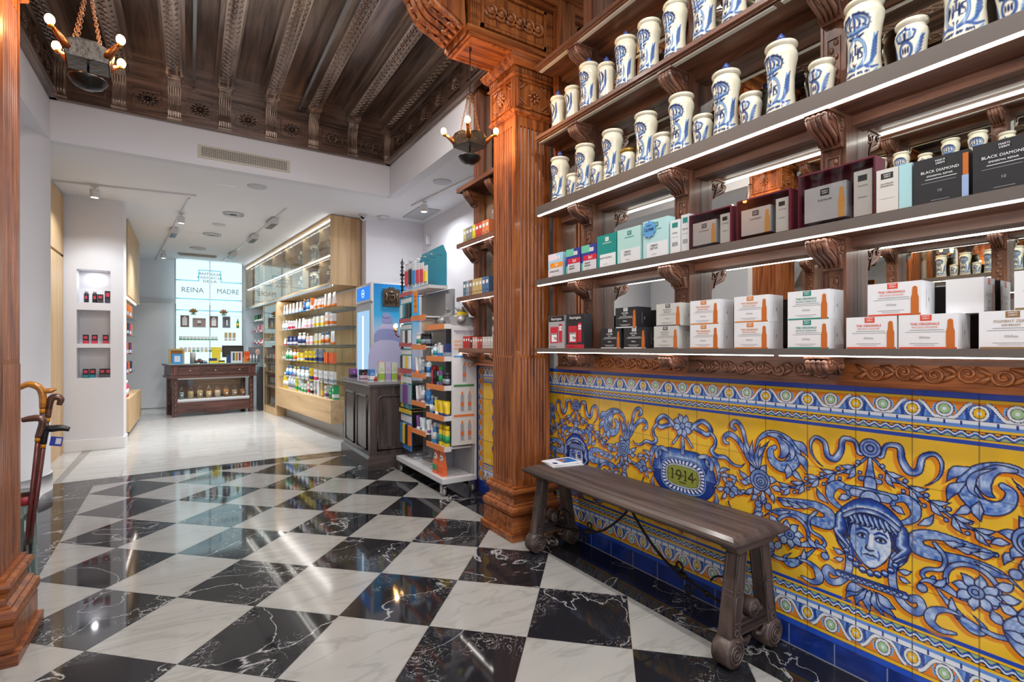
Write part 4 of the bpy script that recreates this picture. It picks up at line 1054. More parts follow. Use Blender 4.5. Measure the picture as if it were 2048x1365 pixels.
MB().box(2.135, 2.145, 3.08, 3.925, 1.2, 4.0).ob('trim_back_board', WS('z'), kind='structure')
# tall glass safety panes standing on the shelves
# ---------------- blue and white apothecary jars ----------------
CRM, BLU, DKB, LTB = (226, 220, 198), (60, 90, 146), (32, 46, 90), (130, 160, 192)
def jar_paint(r, h, kind):
    W_ = PI*r; p = Paint(-W_, W_, 0, h, 0.0028, CRM); p.C *= (0.94+0.1*p.n2)[..., None]
    def S(pts, w, c=BLU, a=0.9, mir=False):
        for sg in ((1, -1) if mir else (1,)):
            q = [(sg*x, y) for x, y in [tuple(t) for t in spline([(u*r, v*h) for u, v in pts], 6)]]
            p.line(q, [0.72*w*r*(0.35+0.65*math.sin(PI*min(1, 0.12+k/(len(q)-1)*0.88))) for k in range(len(q))], c, a)
    t = kind in ('tall', 'tallb')
    if t:
        S([(-0.75, 0.66), (-0.82, 0.76), (-0.5, 0.84), (0, 0.87), (0.5, 0.84), (0.82, 0.76), (0.75, 0.66)], 0.09, DKB)
        for x in (-0.5, -0.25, 0.25, 0.5): S([(x*0.9, 0.67), (x*1.25, 0.76), (x*0.4, 0.84)], 0.07, BLU)
        S([(-0.7, 0.665), (0, 0.635), (0.7, 0.665)], 0.13, BLU); S([(-0.65, 0.69), (0, 0.665), (0.65, 0.69)], 0.08, LTB)
        S([(0, 0.67), (0.02, 0.78), (0, 0.86)], 0.09, BLU)
        for k in range(9): p.disc(((-0.64+0.16*k)*r, h*(0.715+0.02*math.cos(k*2))), 0.055*r, DKB)
        for k in range(11): a = PI*k/10; p.disc((-0.92*r*math.cos(a), h*(0.72+0.17*math.sin(a))), 0.04*r, DKB)
        S([(-0.5, 0.60), (0, 0.56), (0.5, 0.60)], 0.10, DKB); S([(-0.2, 0.62), (0, 0.55), (0.2, 0.62)], 0.09, BLU)
        q = [(0.62*r*math.cos(2*PI*k/30), h*(0.36+0.20*math.sin(2*PI*k/30))) for k in range(31)]; p.line(q, 0.075*r, BLU); p.line(q, 0.03*r, LTB)
        Z = 0.29; H_ = 0.14
        for x in (-0.42, -0.17, 0.17): S([(x, Z), (x, Z+H_/2), (x, Z+H_)], 0.075, DKB)
        S([(-0.42, Z+0.005), (-0.30, Z+H_-0.01)], 0.04, DKB); S([(-0.17, Z+H_/2), (0.17, Z+H_/2)], 0.045, DKB)
        S([(0.0, Z+H_/2), (0.0, Z+H_*1.55)], 0.06, DKB); S([(-0.10, Z+H_*1.3), (0.10, Z+H_*1.3)], 0.05, DKB)
        S([(0.44, Z+H_*0.95), (0.30, Z+H_*0.9), (0.31, Z+H_*0.6), (0.42, Z+H_*0.42), (0.42, Z+H_*0.1), (0.28, Z+0.005)], 0.05, DKB)
        S([(-0.12, 0.235), (0, 0.20), (0.12, 0.235)], 0.06, DKB)
        for sg in (-1, 1):
            S([(sg*0.62, 0.17), (sg*0.95, 0.22), (sg*1.08, 0.36), (sg*1.18, 0.58)], 0.17, LTB); S([(sg*0.7, 0.17), (sg*1.0, 0.24), (sg*1.12, 0.38), (sg*1.22, 0.55)], 0.06, BLU)
            for k in range(7): S([(sg*(0.92+0.03*k), 0.24+0.04*k), (sg*(1.15+0.03*k), 0.28+0.045*k), (sg*(1.36+0.015*k), 0.34+0.045*k)], 0.055, BLU)
            S([(sg*0.05, 0.15), (sg*0.5, 0.175), (sg*0.9, 0.14), (sg*1.4, 0.17)], 0.09, BLU)
        for k in range(12): S([(-0.8+0.14*k, 0.075+0.008*(k % 3)), (-0.75+0.14*k, 0.105), (-0.70+0.14*k, 0.075)], 0.035, DKB)
        S([(-1.3, 0.13), (-1.0, 0.06), (-0.9, 0.02)], 0.07, LTB, mir=True)
    elif kind == 'small':
        S([(-0.5, 0.62), (-0.62, 0.78), (-0.2, 0.86), (0, 0.88), (0.2, 0.86), (0.62, 0.78), (0.5, 0.62)], 0.12, BLU); S([(-0.45, 0.62), (0, 0.58), (0.45, 0.62)], 0.14, DKB); S([(0, 0.60), (0, 0.95)], 0.09, DKB); S([(-0.3, 0.64), (-0.3, 0.8)], 0.11, LTB, mir=True)
        q = [(0.42*r*math.cos(2*PI*k/24), h*(0.35+0.2*math.sin(2*PI*k/24))) for k in range(25)]; p.line(q, 0.07*r, BLU)
        for x in (-0.18, 0.0, 0.18): S([(x, 0.29), (x, 0.42)], 0.06, DKB)
        for sg in (-1, 1):
            S([(sg*0.7, 0.15), (sg*0.85, 0.4), (sg*1.1, 0.68)], 0.15, LTB)
            for k in range(5): S([(sg*(0.75+0.06*k), 0.22+0.09*k), (sg*(1.08+0.05*k), 0.32+0.09*k)], 0.08, BLU)
    else:
        for sg in (-1, 1): S([(sg*0.1, 0.3), (sg*0.7, 0.5), (sg*0.8, 0.85)], 0.2, BLU); S([(sg*0.1, 0.5), (sg*0.45, 0.7), (sg*0.2, 0.85)], 0.12, DKB)
        S([(-0.2, 0.2), (-0.1, 0.5), (0, 0.9)], 0.15, BLU); S([(-0.9, 0.12), (0, 0.18), (0.9, 0.12)], 0.10, LTB)
    p.C[p.B < 0.006*h/0.14] = (200, 190, 165)
    return p
glaze_jar = paint_mat('tin glazed earthenware', 0.2, 0.5)
plain_glaze = P('cream glaze', tuple(srgb((0.87, 0.84, 0.76))), 0.2, coat=0.5)
blue_glaze = P('blue glaze', '3c4f8f', 0.25, coat=0.4)
def jar(kind, finial, gold=False):
    h, r = (0.262, 0.060) if kind.startswith('tall') else ((0.125, 0.045) if kind == 'small' else (0.20, 0.050))
    p = jar_paint(r, h, kind); t = thing('apothecary_jar', 'x', 'jar')
    prof = [(0, 0.90), (0.04, 0.93), (0.15, 0.87), (0.35, 0.80), (0.55, 0.80), (0.72, 0.88), (0.84, 0.985), (0.90, 1.0), (0.95, 0.93), (1.0, 0.86)]
    if kind == 'small': prof = [(0, 0.80), (0.06, 0.84), (0.3, 0.86), (0.6, 0.93), (0.78, 1.0), (0.88, 0.97), (0.95, 0.88), (1.0, 0.84)]
    P_ = np.array(prof); zz = p.B[:, 0]; rr = np.interp(zz/h, P_[:, 0], P_[:, 1])*r
    th = p.A[0]/r
    n, m = p.na, p.nb
    vs = np.stack([-np.outer(rr, np.cos(th)), np.outer(rr, np.sin(th))*-1, np.outer(zz, np.ones(n))], -1).reshape(-1, 3)
    fs = [(j*n+i, (j+1)*n+i, (j+1)*n+i+1, j*n+i+1) for j in range(m-1) for i in range(n-1)]
    me = bpy.data.meshes.new('jar_body'); me.from_pydata(vs.tolist(), [], fs+[tuple(range(n))])
    me.polygons.foreach_set('use_smooth', [True]*len(me.polygons)); me.materials.append(glaze_jar); me.update(); p.attr(me)
    o = bpy.data.objects.new('jar_body', me); COL.objects.link(o); o.parent = t
    k = r/0.06; top = h
    MB().lathe([(0.046*k, 0), (0.050*k, 0.004), (0.058*k, 0.010), (0.060*k, 0.016), (0.058*k, 0.022), (0.052*k, 0.024), (0.047*k, 0.020), (0.045*k, 0.0)], (0, 0, top-0.002), 36).ob('rim', P('gold rim', 'a8843c', 0.35, 0.6) if gold else plain_glaze, t)
    f = MB().lathe([(0, 0), (0.048*k, 0.0), (0.048*k, 0.006), (0.03*k, 0.014), (0.012*k, 0.018), (0.008*k, 0.022), (0, 0.022)], (0, 0, top+0.012), 28)
    f.ob('lid', P('gold rim', 'a8843c', 0.35, 0.6) if gold else plain_glaze, t)
    if finial: MB().lathe([(0.006, 0), (0.006, 0.008), (0.015, 0.016), (0.016, 0.022), (0.010, 0.032), (0.003, 0.042), (0, 0.043)], (0, 0, top+0.030), 16).ob('knob', blue_glaze, t)
    return t
JP = {}
for kd, fn in (('tall', 0), ('tall', 1), ('small', 0), ('mid', 0), ('mid', 1)): JP[kd, fn] = jar(kd, fn)
JP['gold', 0] = jar('small', 0, True)
jars = [('C', 2.539, 'tall', 1), ('C', 2.41, 'small', 0), ('C', 2.298, 'tall', 0), ('C', 2.189, 'small', 0), ('C', 2.066, 'tall', 0), ('C', 1.952, 'gold', 0), ('C', 1.822, 'tall', 0), ('C', 1.718, 'small', 0), ('C', 1.60, 'tall', 0), ('C', 1.484, 'small', 0), ('C', 1.361, 'tall', 1), ('C', 1.249, 'small', 0), ('C', 1.117, 'tall', 1), ('C', 0.966, 'small', 0), ('C', 0.824, 'tall', 0), ('C', 0.688, 'small', 0), ('C', 0.552, 'tall', 0), ('C', 0.44, 'small', 0),
        ('D', 2.565, 'mid', 1), ('D', 2.42, 'mid', 0), ('D', 2.262, 'tall', 1), ('D', 2.12, 'mid', 1), ('D', 1.965, 'tall', 1), ('D', 1.80, 'tall', 0), ('D', 1.635, 'tall', 0), ('D', 1.47, 'tall', 0), ('D', 1.32, 'tall', 0), ('D', 1.18, 'mid', 0), ('D', 1.04, 'tall', 0)]
used = {}; cnt = {}
size = {'tall': 'tall', 'small': 'small', 'gold': 'small gilt rimmed', 'mid': 'middle sized'}
for n, (sh, y, kd, fn) in enumerate(jars):
    src = JP[kd, fn]
    cnt[sh] = cnt.get(sh, 0)+1
    lab = '%s blue and white jar, %s from the column on the %s jar shelf' % (size[kd], ORD[cnt[sh]-1], 'upper' if sh == 'D' else 'lower')
    loc = (1.985 if kd != 'tall' else 1.98, y, SH[sh][1])
    if (kd, fn) not in used:
        used[kd, fn] = 1; src.location = loc; o = src; o['label'] = lab; o['group'] = 'blue and white apothecary jars'
    else: o = dup(src, loc, 0, lab, 'blue and white apothecary jars')
    o.rotation_euler = (0, 0, rnd.uniform(-0.12, 0.12)-0.15)
# jars of the opposite wall, seen in the mirrors
c2 = 0
for sh in 'CD':
    y = 2.5
    while y > -0.4:
        kd = ('tall', 'small')[c2 % 2] if sh == 'C' else 'tall'
        if sh == 'D' and c2 % 3 == 2: kd = 'mid'
        c2 += 1
        dup(JP[kd, 0], (1.13-1.98, 2.2-y, SH[sh][1]), PI+rnd.uniform(-0.1, 0.1), 'reflected blue and white jar, %s in the %s row of the opposite wall' % (ORD[c2-1], 'upper' if sh == 'D' else 'lower'), 'jars reflected from the opposite wall')
        y -= 0.15 if sh == 'C' else 0.165

# ---------------- cartons on the two lower shelves ----------------
ink = P('black print', '1b1b1e', 0.5); whitep = P('white print', 'e8e8ea', 0.5); greyp = P('grey print', '8f9094', 0.5)
def carton(name, w, d, h, body, rects=(), texts=(), amp=None, mats=None, bevel=0.0012, side=None):
    """front faces -X; u runs left to right as the viewer sees it, v upwards, both in metres from the lower left corner"""
    ms = [body]; f = MB().box(-d/2, d/2, -w/2, w/2, 0, h)
    def mi(m):
        if m not in ms: ms.append(m)
        return ms.index(m)
    x = -d/2; lay = 0.0003
    for (u0, u1, v0, v1, m) in rects:
        f.add([(x-lay, w/2-u0, v0), (x-lay, w/2-u1, v0), (x-lay, w/2-u1, v1), (x-lay, w/2-u0, v1)], [(0, 1, 2, 3)], mi(m)); lay += 0.00012
    if side:
        for (u0, u1, v0, v1, m) in side: f.add([(x+u0, -w/2-0.0004, v0), (x+u1, -w/2-0.0004, v0), (x+u1, -w/2-0.0004, v1), (x+u0, -w/2-0.0004, v1)], [(0, 1, 2, 3)], mi(m))
    if amp is not None:
        u, hh, m = amp; ww = 0.021
        pr_ = [(0, -0.5), (0.0, -0.38), (0.30, -0.34), (0.36, -0.12), (0.5, -0.02), (0.5, 0.5)]
        pts = [(u+a*ww, hh*(0.97-(b+0.5)*0.97)) for a, b in pr_]; pts = [(u-a*ww, hh*(0.97-(b+0.5)*0.97)) for a, b in reversed(pr_)]+pts
        pts = pts[:-1]+[pts[-1]] if True else pts
        k = [(x-0.001, w/2-a, max(0.001, b)) for a, b in pts]; f.add(k, [tuple(range(len(k)))], mi(m))
    for (s, u, v, sz, m) in texts: put_text(f, s, sz, (x-lay-0.0004, w/2-u, v), (0, -1, 0), (0, 0, 1), mi(m), bold=0.0 if s.startswith('MARTI') else 0.015)
    return ms, f
def amp_box(col, l1, l2, body='d9d9dc', txt=None, w=0.150, d=0.105, h=0.108, ac='b8642a'):
    c = P('print '+col, col, 0.45); tx = P('print '+(txt or col), txt or col, 0.45); b = P('carton '+body, body, 0.45); g = greyp if body != '26262a' else whitep
    return carton('ampoule_box', w, d, h, b, [(w*0.38, w*0.58, h*0.81, h*0.98, c), (0.002, w-0.002, 0.0, h*0.05, c), (w*0.2, w*0.78, h*0.535, h*0.55, g), (w*0.12, w*0.8, h*0.48, h*0.492, g), (w*0.2, w*0.7, h*0.15, h*0.162, g), (w*0.28, w*0.62, h*0.10, h*0.11, g)],
                  [('MARTI\nDERM', w*0.48, h*0.905, 0.0068, whitep if body != '26262a' else ink), (l1, w*0.46, h*0.72, 0.0105, tx), (l2, w*0.46, h*0.62, 0.0072, tx), ('Oil-free', w*0.46, h*0.33, 0.009, greyp if body != '26262a' else whitep)],
                  amp=(w*0.885, h, P('print amber', ac, 0.4)), side=[(d*0.35, d*0.37, h*0.2, h*0.75, greyp), (d*0.5, d*0.56, h*0.4, h*0.52, greyp)])
OR1 = amp_box('c87a33', 'THE ORIGINALS', 'PROTEOS SCREEN')
GR1 = amp_box('1f7f70', 'THE ORIGINALS', 'PROTEOS HYDRA PLUS')
RD1 = amp_box('cf4a34', 'THE ORIGINALS', 'PROTEOS LIPOSOME')
BR1 = amp_box('8a6a48', 'PIGMENT ZERO', 'DSP-BRIGHT')
SV1 = amp_box('55565a', 'PLATINUM', 'PHOTO-AGE', body='bdbcb8', w=0.148, ac='c58d45')
BK1 = amp_box('c9c9cc', 'ALFA-PEEL', 'BRIGHT', body='26262a', txt='dcdcde', w=0.155)
Z1, Z2 = SH['A'][1], SH['A'][1]+0.1085
def item(spec, name, label, cat, loc, rz=0, group=None, bev=0.0012):
    ms, f = spec
    o = f.ob(name, ms, bevel=0)
    o.location = (loc[0], loc[1], loc[2]); o.rotation_euler = (0, 0, rz)
    return tag(o, label, cat, group)
_done = {}; _keep = []
def put(spec, name, label, cat, x, y, z, rz=0, group=None):
    k = id(spec[1]); _keep.append(spec)
    if k in _done: o = dup(_done[k], (x, y, z), rz, label, group); 
    else: o = _done[k] = item(spec, name, label, cat, (x, y, z), rz, group)
    if not group and 'group' in o: del o['group']
    return o
XA = 1.993
G1 = 'ampoule boxes on the lowest shelf'
for spec, y, z, lab in ((BK1, 1.925, Z2, 'black ampoule box with white print, upper one of the pyramid'), (BK1, 2.041, Z1, 'black ampoule box under the pyramid, nearer the column'), (BK1, 1.864, Z1, 'black ampoule box under the pyramid, beside the silver boxes'),
    (SV1, 1.645, Z2, 'silver grey ampoule box, upper of its pair'), (SV1, 1.66, Z1, 'silver grey ampoule box, lower of its pair'),
    (OR1, 1.444, Z2, 'white ampoule box with orange logo, upper, pair nearer the column'), (OR1, 1.444, Z1, 'white ampoule box with orange logo, lower, pair nearer the column'),
    (OR1, 1.221, Z2, 'white ampoule box with orange logo, upper, pair beside the green ones'), (OR1, 1.221, Z1, 'white ampoule box with orange logo, lower, pair beside the green ones'),
    (GR1, 0.994, Z2, 'white ampoule box with green logo, upper of its pair'), (GR1, 0.994, Z1, 'white ampoule box with green logo, lower of its pair'),
    (RD1, 0.722, Z2, 'white ampoule box with red logo, on top of the other two'), (RD1, 0.788, Z1, 'white ampoule box with red logo, bottom, beside the green ones'), (RD1, 0.633, Z1, 'white ampoule box with red logo, bottom, nearer the right picture edge'),
    (BR1, 0.435, Z1, 'white pigment care ampoule box with brown logo, bottom at right edge'), (BR1, 0.36, Z2, 'white pigment care ampoule box with brown logo, upper, cut by picture edge')):
    put(spec, 'ampoule_box', lab, 'box', XA, y, z, 0, G1)
put(amp_box('cf4a34', '', '', w=0.10, d=0.09), 'ampoule_box', 'plain white ampoule box end behind the red logo boxes', 'box', 2.055, 0.88-0.32, Z2, PI/2)
# two shrink wrapped red skin care gift packs
def gift(dark):
    red = P('print red', 'c22c3c', 0.35); dk = P('carton dark', '2a2a2e', 0.4); sv = P('carton silver', 'b9bcc2', 0.3, 0.4)
    w, d, h = 0.165, 0.06, 0.205; b = dk if dark else sv
    return carton('gift_pack', w, d, h, b, [(0.002, w-0.002, h*0.82, h-0.001, dk), (w*0.12, w*0.62, h*0.16, h*0.66, red), (w*0.2, w*0.53, h*0.20, h*0.44, whitep), (w*0.2, w*0.53, h*0.42, h*0.47, ink), (w*0.66, w*0.86, h*0.18, h*0.74, red), (w*0.68, w*0.84, h*0.54, h*0.68, whitep), (w*0.002, w, 0.0, h*0.11, red if dark else sv)],
                  [('Neutrogena', w*0.5, h*0.90, 0.022, whitep), ('NEUTROGENA', w*0.365, h*0.445, 0.0095, whitep), ('72h', w*0.44, h*0.30, 0.022, ink), ('Crema de Rostro', w*0.30, h*0.05, 0.009, ink), ('HYDRO', w*0.76, h*0.61, 0.008, red)])
put(gift(False), 'gift_pack', 'silver and red skin care gift pack, beside the column', 'gift pack', 1.985, 2.545, Z1)
put(gift(True), 'gift_pack', 'black and red skin care gift pack, beside the black ampoule boxes', 'gift pack', 1.985, 2.36, Z1)
# upper carton shelf
ZB = SH['B'][1]
def face_mask(c1, c2, band, txt, w=0.125, h=0.155, name='NIGHT\nRENEW', lab='2x1'):
    A = P('print '+c1, c1, 0.45); B = P('print '+c2, c2, 0.45); D = P('print '+band, band, 0.45)
    return carton('cosmetic_box', w, 0.045, h, A, [(0.0, w*0.55, h*0.72, h, B), (0.0, w*0.2, 0, h*0.35, B), (w*0.12, w*0.99, h*0.02, h*0.42, P('carton pale', 'c9cad0', 0.45)), (w*0.15, w, h*0.43, h*0.62, D), (w*0.55, w*0.8, h*0.74, h*0.88, whitep)],
                  [('MARTI\nDERM', w*0.675, h*0.81, 0.008, ink), (lab, w*0.6, h*0.525, 0.024, whitep), (name, w*0.42, h*0.27, 0.015, ink), ('10 ampollas', w*0.4, h*0.10, 0.007, greyp)])
put(face_mask('9cc4dc', 'd9c9d4', 'e08a24', '', w=0.15, name='HYDRATANTE'), 'cosmetic_box', 'pale blue cosmetic box with orange offer band, next to the column', 'box', 1.97, 2.545, ZB)
put(face_mask('34368a', '66b89c', 'c8243c', ''), 'cosmetic_box', 'violet and green night care box with red offer band, nearer the column', 'box', 1.965, 2.365, ZB, 0.06)
put(face_mask('34368a', '66b89c', 'c8243c', ''), 'cosmetic_box', 'violet and green night care box with red offer band, touching the teal box', 'box', 1.967, 2.225, ZB, 0.06)
def teal(c, w, h, t1, lc='178078', pale='d5d8dc'):
    A = P('print '+c, c, 0.45)
    return carton('cosmetic_box', w, 0.05, h, A, [(w*0.15, w*0.98, h*0.04, h*0.42, P('carton pale2', pale, 0.45)), (w*0.44, w*0.62, h*0.80, h*0.92, P('print '+lc, lc, 0.4))],
                  [('MARTI\nDERM', w*0.53, h*0.86, 0.007, whitep if lc != 'e8e8ea' else ink), ('THE ORIGINALS', w*0.53, h*0.74, 0.0095, whitep if c == '17857f' else P('print 178078', '178078', 0.4)), (t1, w*0.45, h*0.30, 0.0145, ink), ('5 ampollas', w*0.45, h*0.12, 0.007, greyp)])
put(teal('17857f', 0.15, 0.185, 'MOISTURIZING', 'e8e8ea'), 'cosmetic_box', 'deep teal moisturising cosmetic box between violet and mint boxes', 'box', 1.965, 2.073, ZB)
put(teal('a9cfcc', 0.165, 0.187, 'URBAN\nDETOX'), 'cosmetic_box', 'mint green detox cosmetic box without sticker', 'box', 1.965, 1.905, ZB)
m_ = put(teal('a9d0d2', 0.16, 0.195, 'URBAN\nDETOX'), 'cosmetic_box', 'mint green detox cosmetic box carrying a blue star sticker', 'box', 1.965, 1.725, ZB)
st_ = MB(); n = 20
pts = [((0.045 if k % 2 else 0.036)*math.cos(2*PI*k/n), (0.045 if k % 2 else 0.036)*math.sin(2*PI*k/n)) for k in range(n)]
st_.prism([(1.76+a, ZB+0.15+b) for a, b in pts], 1.934, 1.9365, 'x'); put_text(st_, '13,90€', 0.022, (1.9335, 1.76, ZB+0.147), (0, -1, 0), (0, 0, 1), 1, 0.03); put_text(st_, 'OFERTA', 0.009, (1.9335, 1.76, ZB+0.168), (0, -1, 0), (0, 0, 1), 1, 0.03)
tag(st_.ob('price_sticker', [P('sticker blue', '5b9bd0', 0.4), P('navy print', '18284a', 0.4)]), 'blue star shaped price sticker on the mint green box', 'sticker')
def slim(c, w, h, t): return carton('serum_box', w, 0.05, h, P('print '+c, c, 0.4), [(w*0.2, w*0.8, h*0.78, h*0.92, P('print 178078', '178078', 0.4)), (w*0.15, w*0.85, h*0.5, h*0.51, greyp), (w*0.2, w*0.8, h*0.25, h*0.36, greyp)], [(t, w*0.5, h*0.62, 0.010, ink)])
put(slim('cfd3d4', 0.055, 0.165, 'NUVA'), 'serum_box', 'slim silver white serum box beside the starred mint box', 'box', 1.965, 1.605, ZB)
put(slim('c4c6ca', 0.045, 0.18, 'SERUM'), 'serum_box', 'slim grey serum box touching the first dark red gift box', 'box', 1.97, 1.55, ZB)
# clear fronted dark red gift boxes with silver packs inside
film = glassy('cellophane', (1, 1, 1), 0.0)
def wine(w, h, y, label):
    d = 0.075; dr_ = P('dark red card', '5e1b2e', 0.4); t = thing('gift_box', label, 'gift box', (1.975, y, ZB), 0, 'dark red cosmetic gift boxes')
    MB().box(-d/2, d/2, -w/2, w/2, 0, 0.006).box(-d/2, d/2, -w/2, w/2, h-0.006, h).box(-d/2, d/2, -w/2, -w/2+0.006, 0.006, h-0.006).box(-d/2, d/2, w/2-0.006, w/2, 0.006, h-0.006).box(d/2-0.005, d/2, -w/2+0.006, w/2-0.006, 0.006, h-0.006).ob('card_tray', dr_, t)
    ms, f = carton('a', w*0.56, 0.04, h*0.62, P('carton silver', 'b9bcc2', 0.3, 0.4), [(w*0.22, w*0.34, h*0.44, h*0.56, ink)], [('PLATINUM', w*0.28, h*0.36, 0.010, ink), ('MARTI\nDERM', w*0.28, h*0.50, 0.0075, whitep)], amp=(w*0.50, h*0.62, P('print amber2', 'c58d45', 0.4)))
    M = Matrix.Translation((-0.012, w*0.14, 0.022))
    g = MB().join(f, M); g.ob('ampoule_pack', ms, t)
    ms, f = carton('b', w*0.22, 0.035, h*0.76, P('carton pale3', 'c5c2bd', 0.35), [(w*0.05, w*0.16, h*0.58, h*0.68, ink), (w*0.05, w*0.16, h*0.3, h*0.32, greyp)], [('PLATINUM', w*0.11, h*0.5, 0.006, ink)])
    g = MB().join(f, Matrix.Translation((-0.012, -w*0.34, 0.012))); g.ob('serum_pack', ms, t)
    MB().box(-d/2-0.001, -d/2, -w/2+0.002, w/2-0.002, 0.003, h-0.003).ob('clear_film', film, t)
    return t
wine(0.215, 0.165, 1.415, 'dark red clear fronted gift box, smallest, farthest left of three')
wine(0.225, 0.172, 1.17, 'dark red clear fronted gift box, middle one of three')
wine(0.255, 0.205, 0.90, 'dark red clear fronted gift box, largest, beside the grey serum box')
put(carton('serum_box', 0.062, 0.06, 0.148, P('carton pale3', 'c5c2bd', 0.35), [(0.013, 0.048, 0.115, 0.135, ink), (0.01, 0.052, 0.05, 0.051, greyp)], [('MARTI\nDERM', 0.031, 0.125, 0.007, whitep), ('PLATINUM\nEPIDERMAL', 0.031, 0.095, 0.0075, ink)]), 'serum_box', 'grey beige serum box between dark red gift box and black boxes', 'box', 1.965, 0.738, ZB)
put(carton('serum_box', 0.035, 0.06, 0.148, P('mint side carton', '9fc6cc', 0.35)), 'serum_box', 'thin mint serum box in the row before the black boxes', 'box', 1.965, 0.6875, ZB)
BKD = carton('ampoule_box', 0.135, 0.07, 0.145, P('carton 26262a', '26262a', 0.45), [(0.052, 0.083, 0.118, 0.137, ink), (0.03, 0.107, 0.078, 0.0795, whitep), (0.02, 0.105, 0.068, 0.0693, greyp), (0.045, 0.09, 0.012, 0.0135, greyp), (0.121, 0.134, 0.045, 0.135, P('print amber', 'b8642a', 0.4)), (0.119, 0.1345, 0.0, 0.07, P('print pale blue', '8fa4c8', 0.4))],
             [('MARTI\nDERM', 0.0675, 0.1275, 0.0085, whitep), ('BLACK DIAMOND', 0.066, 0.102, 0.0115, whitep), ('EPIDERMAL REPAIR', 0.066, 0.088, 0.0075, whitep), ('10', 0.066, 0.04, 0.012, greyp)])
put(BKD, 'ampoule_box', 'black ampoule carton on the upper carton shelf, nearer the column', 'box', 1.965, 0.597, ZB, 0, 'black ampoule cartons')
put(BKD, 'ampoule_box', 'black ampoule carton on the upper carton shelf, at the right picture edge', 'box', 1.96, 0.452, ZB+0.0, 0, 'black ampoule cartons')
# cartons of the short shelves beyond the column
k = 0
for sh, row in (('A', [('b92c2c', 0.10, 3), ('303038', 0.085, 1), ('d5a9a0', 0.09, 2), ('b0403c', 0.09, 2), ('c9c4c4', 0.09, 4)]), ('B', [('5d7592', 0.13, 1), ('8aa0a4', 0.13, 1), ('8a6a74', 0.13, 1), ('c0aa70', 0.13, 3), ('4d6f9c', 0.13, 2)]), ('C', [('c5c48a', 0.12, 1), ('8d8d92', 0.12, 2), ('d8cc30', 0.12, 1), ('c24a3c', 0.12, 2), ('d9885c', 0.12, 2)])):
    y = 3.84; i = 0; zz = SH[sh][0]-0.012+0.0365
    for c, h, n in row:
        for q in range(n):
            w = 0.055 if sh != 'A' else 0.042
            spec = carton('x', w-0.004, 0.05, h, P('pack '+c, c, 0.4), [(0.008, w-0.012, h*0.6, h*0.8, whitep), (0.01, w-0.014, h*0.2, h*0.24, ink)])
            if y-w > 3.16: item(spec, 'medicine_box', 'slim carton, %s from the left on the %s short shelf beyond the column' % (ORD[i], NM[sh]), 'box', (1.98, y-w/2, zz), 0, 'slim cartons beyond the column')
            y -= w; i += 1
